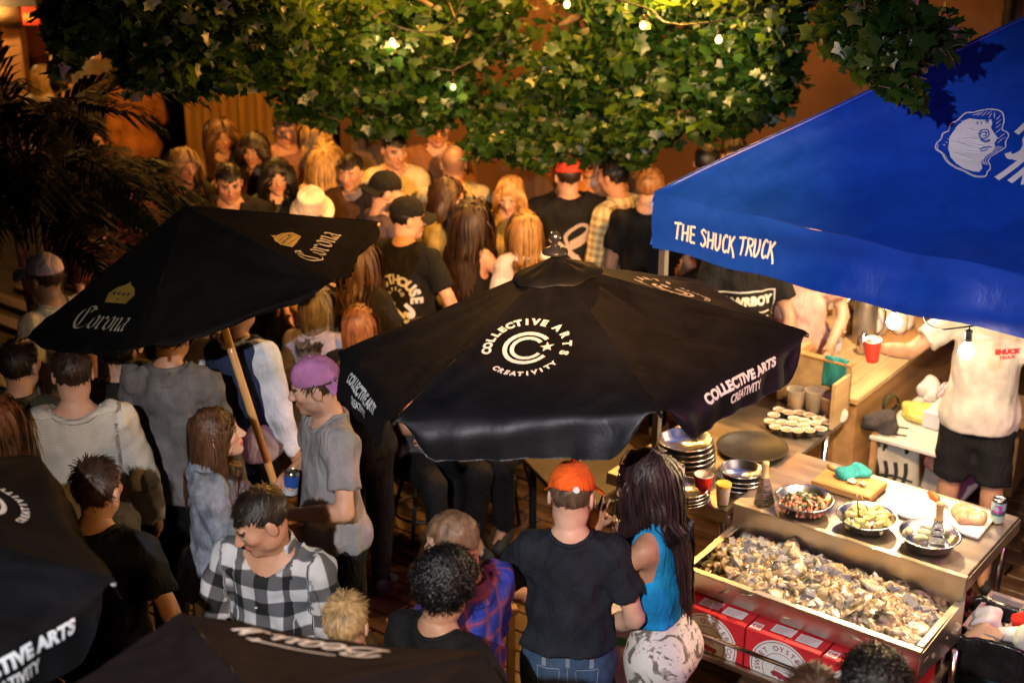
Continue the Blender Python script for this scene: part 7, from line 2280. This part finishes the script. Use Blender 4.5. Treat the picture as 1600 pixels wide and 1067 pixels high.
bnc = empty('wooden_bench', (-.28, 5.9, 0), R(12)); tag(bnc, 'low wooden bench rail between the checked shirt and the flannel shirt', 'bench')
m = MB(); m.box((0, 0, .43), (.62, .05, .035), bev=.004); m.build('seat', PINE2, bnc)
for a in (-.28, .28): m = MB(); m.box((a, 0, .205), (.035, .045, .41)); m.build('leg', PINE2, bnc)
fs = empty('paper_bag', (.55, 5.55, 0), R(-20)); tag(fs, 'white and green paper bag on a low shelf behind the orange cap', 'bag')
m = MB(); m.box((0, 0, .35), (.3, .2, .7), bev=.01); m.build('bag_body', pmat('paper_white', (.62, .6, .6), .8), fs); m = MB(); m.box((0, -.102, .58), (.29, .002, .04)); m.build('green_stripe', pmat('green_stripe', (.08, .42, .1), .6), fs)

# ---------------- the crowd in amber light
CR = 'crowd behind the umbrellas'


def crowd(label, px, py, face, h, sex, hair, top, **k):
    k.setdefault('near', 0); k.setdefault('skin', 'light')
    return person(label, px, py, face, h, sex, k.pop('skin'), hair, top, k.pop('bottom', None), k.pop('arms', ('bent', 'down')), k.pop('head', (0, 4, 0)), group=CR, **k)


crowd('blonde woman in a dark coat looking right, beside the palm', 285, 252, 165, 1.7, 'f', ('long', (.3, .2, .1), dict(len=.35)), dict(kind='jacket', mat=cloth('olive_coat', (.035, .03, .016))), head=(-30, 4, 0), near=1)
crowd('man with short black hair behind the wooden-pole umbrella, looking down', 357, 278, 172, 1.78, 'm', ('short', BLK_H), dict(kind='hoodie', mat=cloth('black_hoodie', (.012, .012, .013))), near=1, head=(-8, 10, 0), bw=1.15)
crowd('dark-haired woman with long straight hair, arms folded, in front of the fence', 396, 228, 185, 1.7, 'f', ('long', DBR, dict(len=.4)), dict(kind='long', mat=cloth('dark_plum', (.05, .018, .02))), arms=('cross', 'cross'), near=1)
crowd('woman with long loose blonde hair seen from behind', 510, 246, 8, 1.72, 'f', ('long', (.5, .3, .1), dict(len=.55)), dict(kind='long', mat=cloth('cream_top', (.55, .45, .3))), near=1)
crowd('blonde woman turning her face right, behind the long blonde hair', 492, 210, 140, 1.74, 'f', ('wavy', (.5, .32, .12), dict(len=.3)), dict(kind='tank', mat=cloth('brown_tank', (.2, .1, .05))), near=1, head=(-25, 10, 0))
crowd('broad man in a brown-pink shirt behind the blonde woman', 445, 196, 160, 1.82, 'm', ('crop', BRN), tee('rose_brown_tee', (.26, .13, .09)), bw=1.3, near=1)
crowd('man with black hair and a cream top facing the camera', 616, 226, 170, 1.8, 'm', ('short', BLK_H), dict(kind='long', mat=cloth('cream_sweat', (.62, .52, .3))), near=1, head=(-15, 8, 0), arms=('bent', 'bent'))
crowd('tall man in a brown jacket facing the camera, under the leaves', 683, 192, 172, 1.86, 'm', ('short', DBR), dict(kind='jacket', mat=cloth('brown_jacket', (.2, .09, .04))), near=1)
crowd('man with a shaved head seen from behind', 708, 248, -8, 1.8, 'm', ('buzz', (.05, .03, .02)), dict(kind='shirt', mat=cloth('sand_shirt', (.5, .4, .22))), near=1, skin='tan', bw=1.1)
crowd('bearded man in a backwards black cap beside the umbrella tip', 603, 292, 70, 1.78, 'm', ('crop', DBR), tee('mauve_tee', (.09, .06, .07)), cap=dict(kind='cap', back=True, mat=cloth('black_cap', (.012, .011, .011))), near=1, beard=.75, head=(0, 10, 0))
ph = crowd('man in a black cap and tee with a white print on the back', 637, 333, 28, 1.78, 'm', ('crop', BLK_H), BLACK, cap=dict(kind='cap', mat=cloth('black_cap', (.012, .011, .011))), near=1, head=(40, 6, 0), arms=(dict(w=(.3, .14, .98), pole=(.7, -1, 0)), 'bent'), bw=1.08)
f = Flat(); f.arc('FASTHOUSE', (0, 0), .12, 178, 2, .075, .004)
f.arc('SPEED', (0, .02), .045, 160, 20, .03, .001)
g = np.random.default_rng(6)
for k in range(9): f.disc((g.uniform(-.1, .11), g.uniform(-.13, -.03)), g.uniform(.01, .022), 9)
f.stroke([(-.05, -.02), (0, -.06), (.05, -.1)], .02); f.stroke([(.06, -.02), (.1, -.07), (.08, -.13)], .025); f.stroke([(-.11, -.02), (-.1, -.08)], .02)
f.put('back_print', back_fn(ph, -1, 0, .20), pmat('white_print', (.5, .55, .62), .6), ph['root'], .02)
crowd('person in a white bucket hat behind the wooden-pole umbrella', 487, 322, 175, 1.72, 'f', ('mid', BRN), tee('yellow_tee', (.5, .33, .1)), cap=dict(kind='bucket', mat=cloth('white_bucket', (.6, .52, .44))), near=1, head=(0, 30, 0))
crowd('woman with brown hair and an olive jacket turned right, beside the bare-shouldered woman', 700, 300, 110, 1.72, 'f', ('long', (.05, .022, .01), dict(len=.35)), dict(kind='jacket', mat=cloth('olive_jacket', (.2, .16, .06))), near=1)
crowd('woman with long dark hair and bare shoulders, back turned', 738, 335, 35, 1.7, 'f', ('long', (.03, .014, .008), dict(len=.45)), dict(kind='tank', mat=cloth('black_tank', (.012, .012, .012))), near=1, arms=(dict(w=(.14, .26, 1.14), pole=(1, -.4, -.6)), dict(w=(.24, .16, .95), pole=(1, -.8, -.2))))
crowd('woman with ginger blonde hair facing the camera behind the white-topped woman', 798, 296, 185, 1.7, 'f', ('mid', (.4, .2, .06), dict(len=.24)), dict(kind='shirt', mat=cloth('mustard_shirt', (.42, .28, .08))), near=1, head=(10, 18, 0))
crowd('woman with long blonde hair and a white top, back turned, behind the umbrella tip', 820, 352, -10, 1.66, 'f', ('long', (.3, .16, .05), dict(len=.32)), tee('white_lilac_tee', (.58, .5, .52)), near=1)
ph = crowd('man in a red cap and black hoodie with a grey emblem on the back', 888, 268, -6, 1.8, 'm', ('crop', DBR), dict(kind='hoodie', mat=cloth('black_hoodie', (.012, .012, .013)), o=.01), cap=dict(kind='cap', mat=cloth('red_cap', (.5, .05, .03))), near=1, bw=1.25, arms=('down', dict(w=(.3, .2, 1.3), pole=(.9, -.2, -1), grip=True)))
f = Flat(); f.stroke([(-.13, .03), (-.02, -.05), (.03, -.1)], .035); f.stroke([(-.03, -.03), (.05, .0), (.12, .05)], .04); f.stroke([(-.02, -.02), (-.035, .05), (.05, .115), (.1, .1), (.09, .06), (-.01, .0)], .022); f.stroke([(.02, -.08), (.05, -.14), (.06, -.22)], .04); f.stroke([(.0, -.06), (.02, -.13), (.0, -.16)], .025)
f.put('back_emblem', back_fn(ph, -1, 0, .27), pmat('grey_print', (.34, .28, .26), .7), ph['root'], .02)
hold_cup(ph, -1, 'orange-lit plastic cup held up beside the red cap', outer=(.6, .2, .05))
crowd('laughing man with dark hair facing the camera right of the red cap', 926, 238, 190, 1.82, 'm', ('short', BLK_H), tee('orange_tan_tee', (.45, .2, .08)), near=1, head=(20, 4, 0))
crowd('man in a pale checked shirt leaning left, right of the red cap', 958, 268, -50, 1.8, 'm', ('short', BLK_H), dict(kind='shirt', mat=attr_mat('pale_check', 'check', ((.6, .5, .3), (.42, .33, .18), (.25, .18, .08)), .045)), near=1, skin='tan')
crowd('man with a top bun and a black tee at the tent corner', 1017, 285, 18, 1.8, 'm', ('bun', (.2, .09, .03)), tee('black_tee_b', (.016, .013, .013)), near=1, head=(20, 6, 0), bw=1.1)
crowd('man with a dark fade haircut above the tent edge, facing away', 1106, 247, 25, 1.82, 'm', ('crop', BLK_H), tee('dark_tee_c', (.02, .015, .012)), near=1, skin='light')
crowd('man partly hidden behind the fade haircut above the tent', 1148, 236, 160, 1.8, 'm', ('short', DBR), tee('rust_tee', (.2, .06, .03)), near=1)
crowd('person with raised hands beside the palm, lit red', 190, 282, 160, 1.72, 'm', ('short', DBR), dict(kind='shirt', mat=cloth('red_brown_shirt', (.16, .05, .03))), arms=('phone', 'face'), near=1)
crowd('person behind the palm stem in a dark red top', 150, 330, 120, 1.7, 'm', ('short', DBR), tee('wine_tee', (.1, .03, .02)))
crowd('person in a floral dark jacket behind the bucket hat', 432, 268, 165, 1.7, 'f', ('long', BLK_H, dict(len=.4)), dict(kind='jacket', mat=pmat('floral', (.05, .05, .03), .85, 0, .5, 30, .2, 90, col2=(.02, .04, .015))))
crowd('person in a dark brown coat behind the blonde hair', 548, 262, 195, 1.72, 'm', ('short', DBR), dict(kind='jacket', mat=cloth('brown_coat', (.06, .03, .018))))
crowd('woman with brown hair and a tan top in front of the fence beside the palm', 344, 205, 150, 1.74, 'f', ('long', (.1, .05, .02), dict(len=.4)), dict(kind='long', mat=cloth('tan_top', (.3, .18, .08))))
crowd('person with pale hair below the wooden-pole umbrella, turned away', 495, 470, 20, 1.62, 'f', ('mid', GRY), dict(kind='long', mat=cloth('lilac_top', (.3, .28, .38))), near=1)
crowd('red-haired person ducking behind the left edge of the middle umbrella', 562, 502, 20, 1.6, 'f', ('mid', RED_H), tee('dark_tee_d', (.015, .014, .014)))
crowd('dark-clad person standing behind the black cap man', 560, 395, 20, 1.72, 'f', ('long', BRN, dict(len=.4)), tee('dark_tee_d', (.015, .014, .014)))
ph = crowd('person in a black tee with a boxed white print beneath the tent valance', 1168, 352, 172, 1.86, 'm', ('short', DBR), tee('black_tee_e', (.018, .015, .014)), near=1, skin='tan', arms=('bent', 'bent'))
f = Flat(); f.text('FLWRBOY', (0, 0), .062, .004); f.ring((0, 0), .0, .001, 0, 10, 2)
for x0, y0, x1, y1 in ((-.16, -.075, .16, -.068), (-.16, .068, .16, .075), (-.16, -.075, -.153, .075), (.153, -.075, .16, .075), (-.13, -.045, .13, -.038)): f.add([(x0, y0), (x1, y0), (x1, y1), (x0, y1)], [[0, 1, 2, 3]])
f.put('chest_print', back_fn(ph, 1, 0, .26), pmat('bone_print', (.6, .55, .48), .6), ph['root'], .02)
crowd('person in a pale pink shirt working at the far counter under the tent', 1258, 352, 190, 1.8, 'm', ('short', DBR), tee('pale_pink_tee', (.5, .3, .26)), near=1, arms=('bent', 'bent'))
# far left, by the hut
crowd('woman in a white striped top at the hut counter', 92, 78, 200, 1.7, 'f', ('wavy', (.2, .08, .03), dict(len=.25)), dict(kind='long', mat=attr_mat('white_stripes', 'stripes', ((.68, .6, .48), (.08, .06, .06)), .035)), near=1, head=(15, 10, 0))
crowd('blonde woman in white seen from behind at the hut', 66, 118, 10, 1.68, 'f', ('mid', (.42, .28, .12), dict(len=.2)), tee('bright_white_tee', (.7, .65, .55)), near=1)
crowd('dark silhouette of a man in front of the hut', 96, 128, 10, 1.78, 'm', ('short', BLK_H), BLACK, near=1)
crowd('man in a grey-brown shirt right of the hut, back turned', 155, 62, 20, 1.86, 'm', ('short', DBR), dict(kind='shirt', mat=cloth('taupe_shirt', (.2, .15, .09))), near=1, bw=1.2)
crowd('person in an orange top right of the hut', 205, 105, -20, 1.7, 'm', ('short', DBR), dict(kind='shirt', mat=cloth('orange_shirt', (.5, .2, .06))))
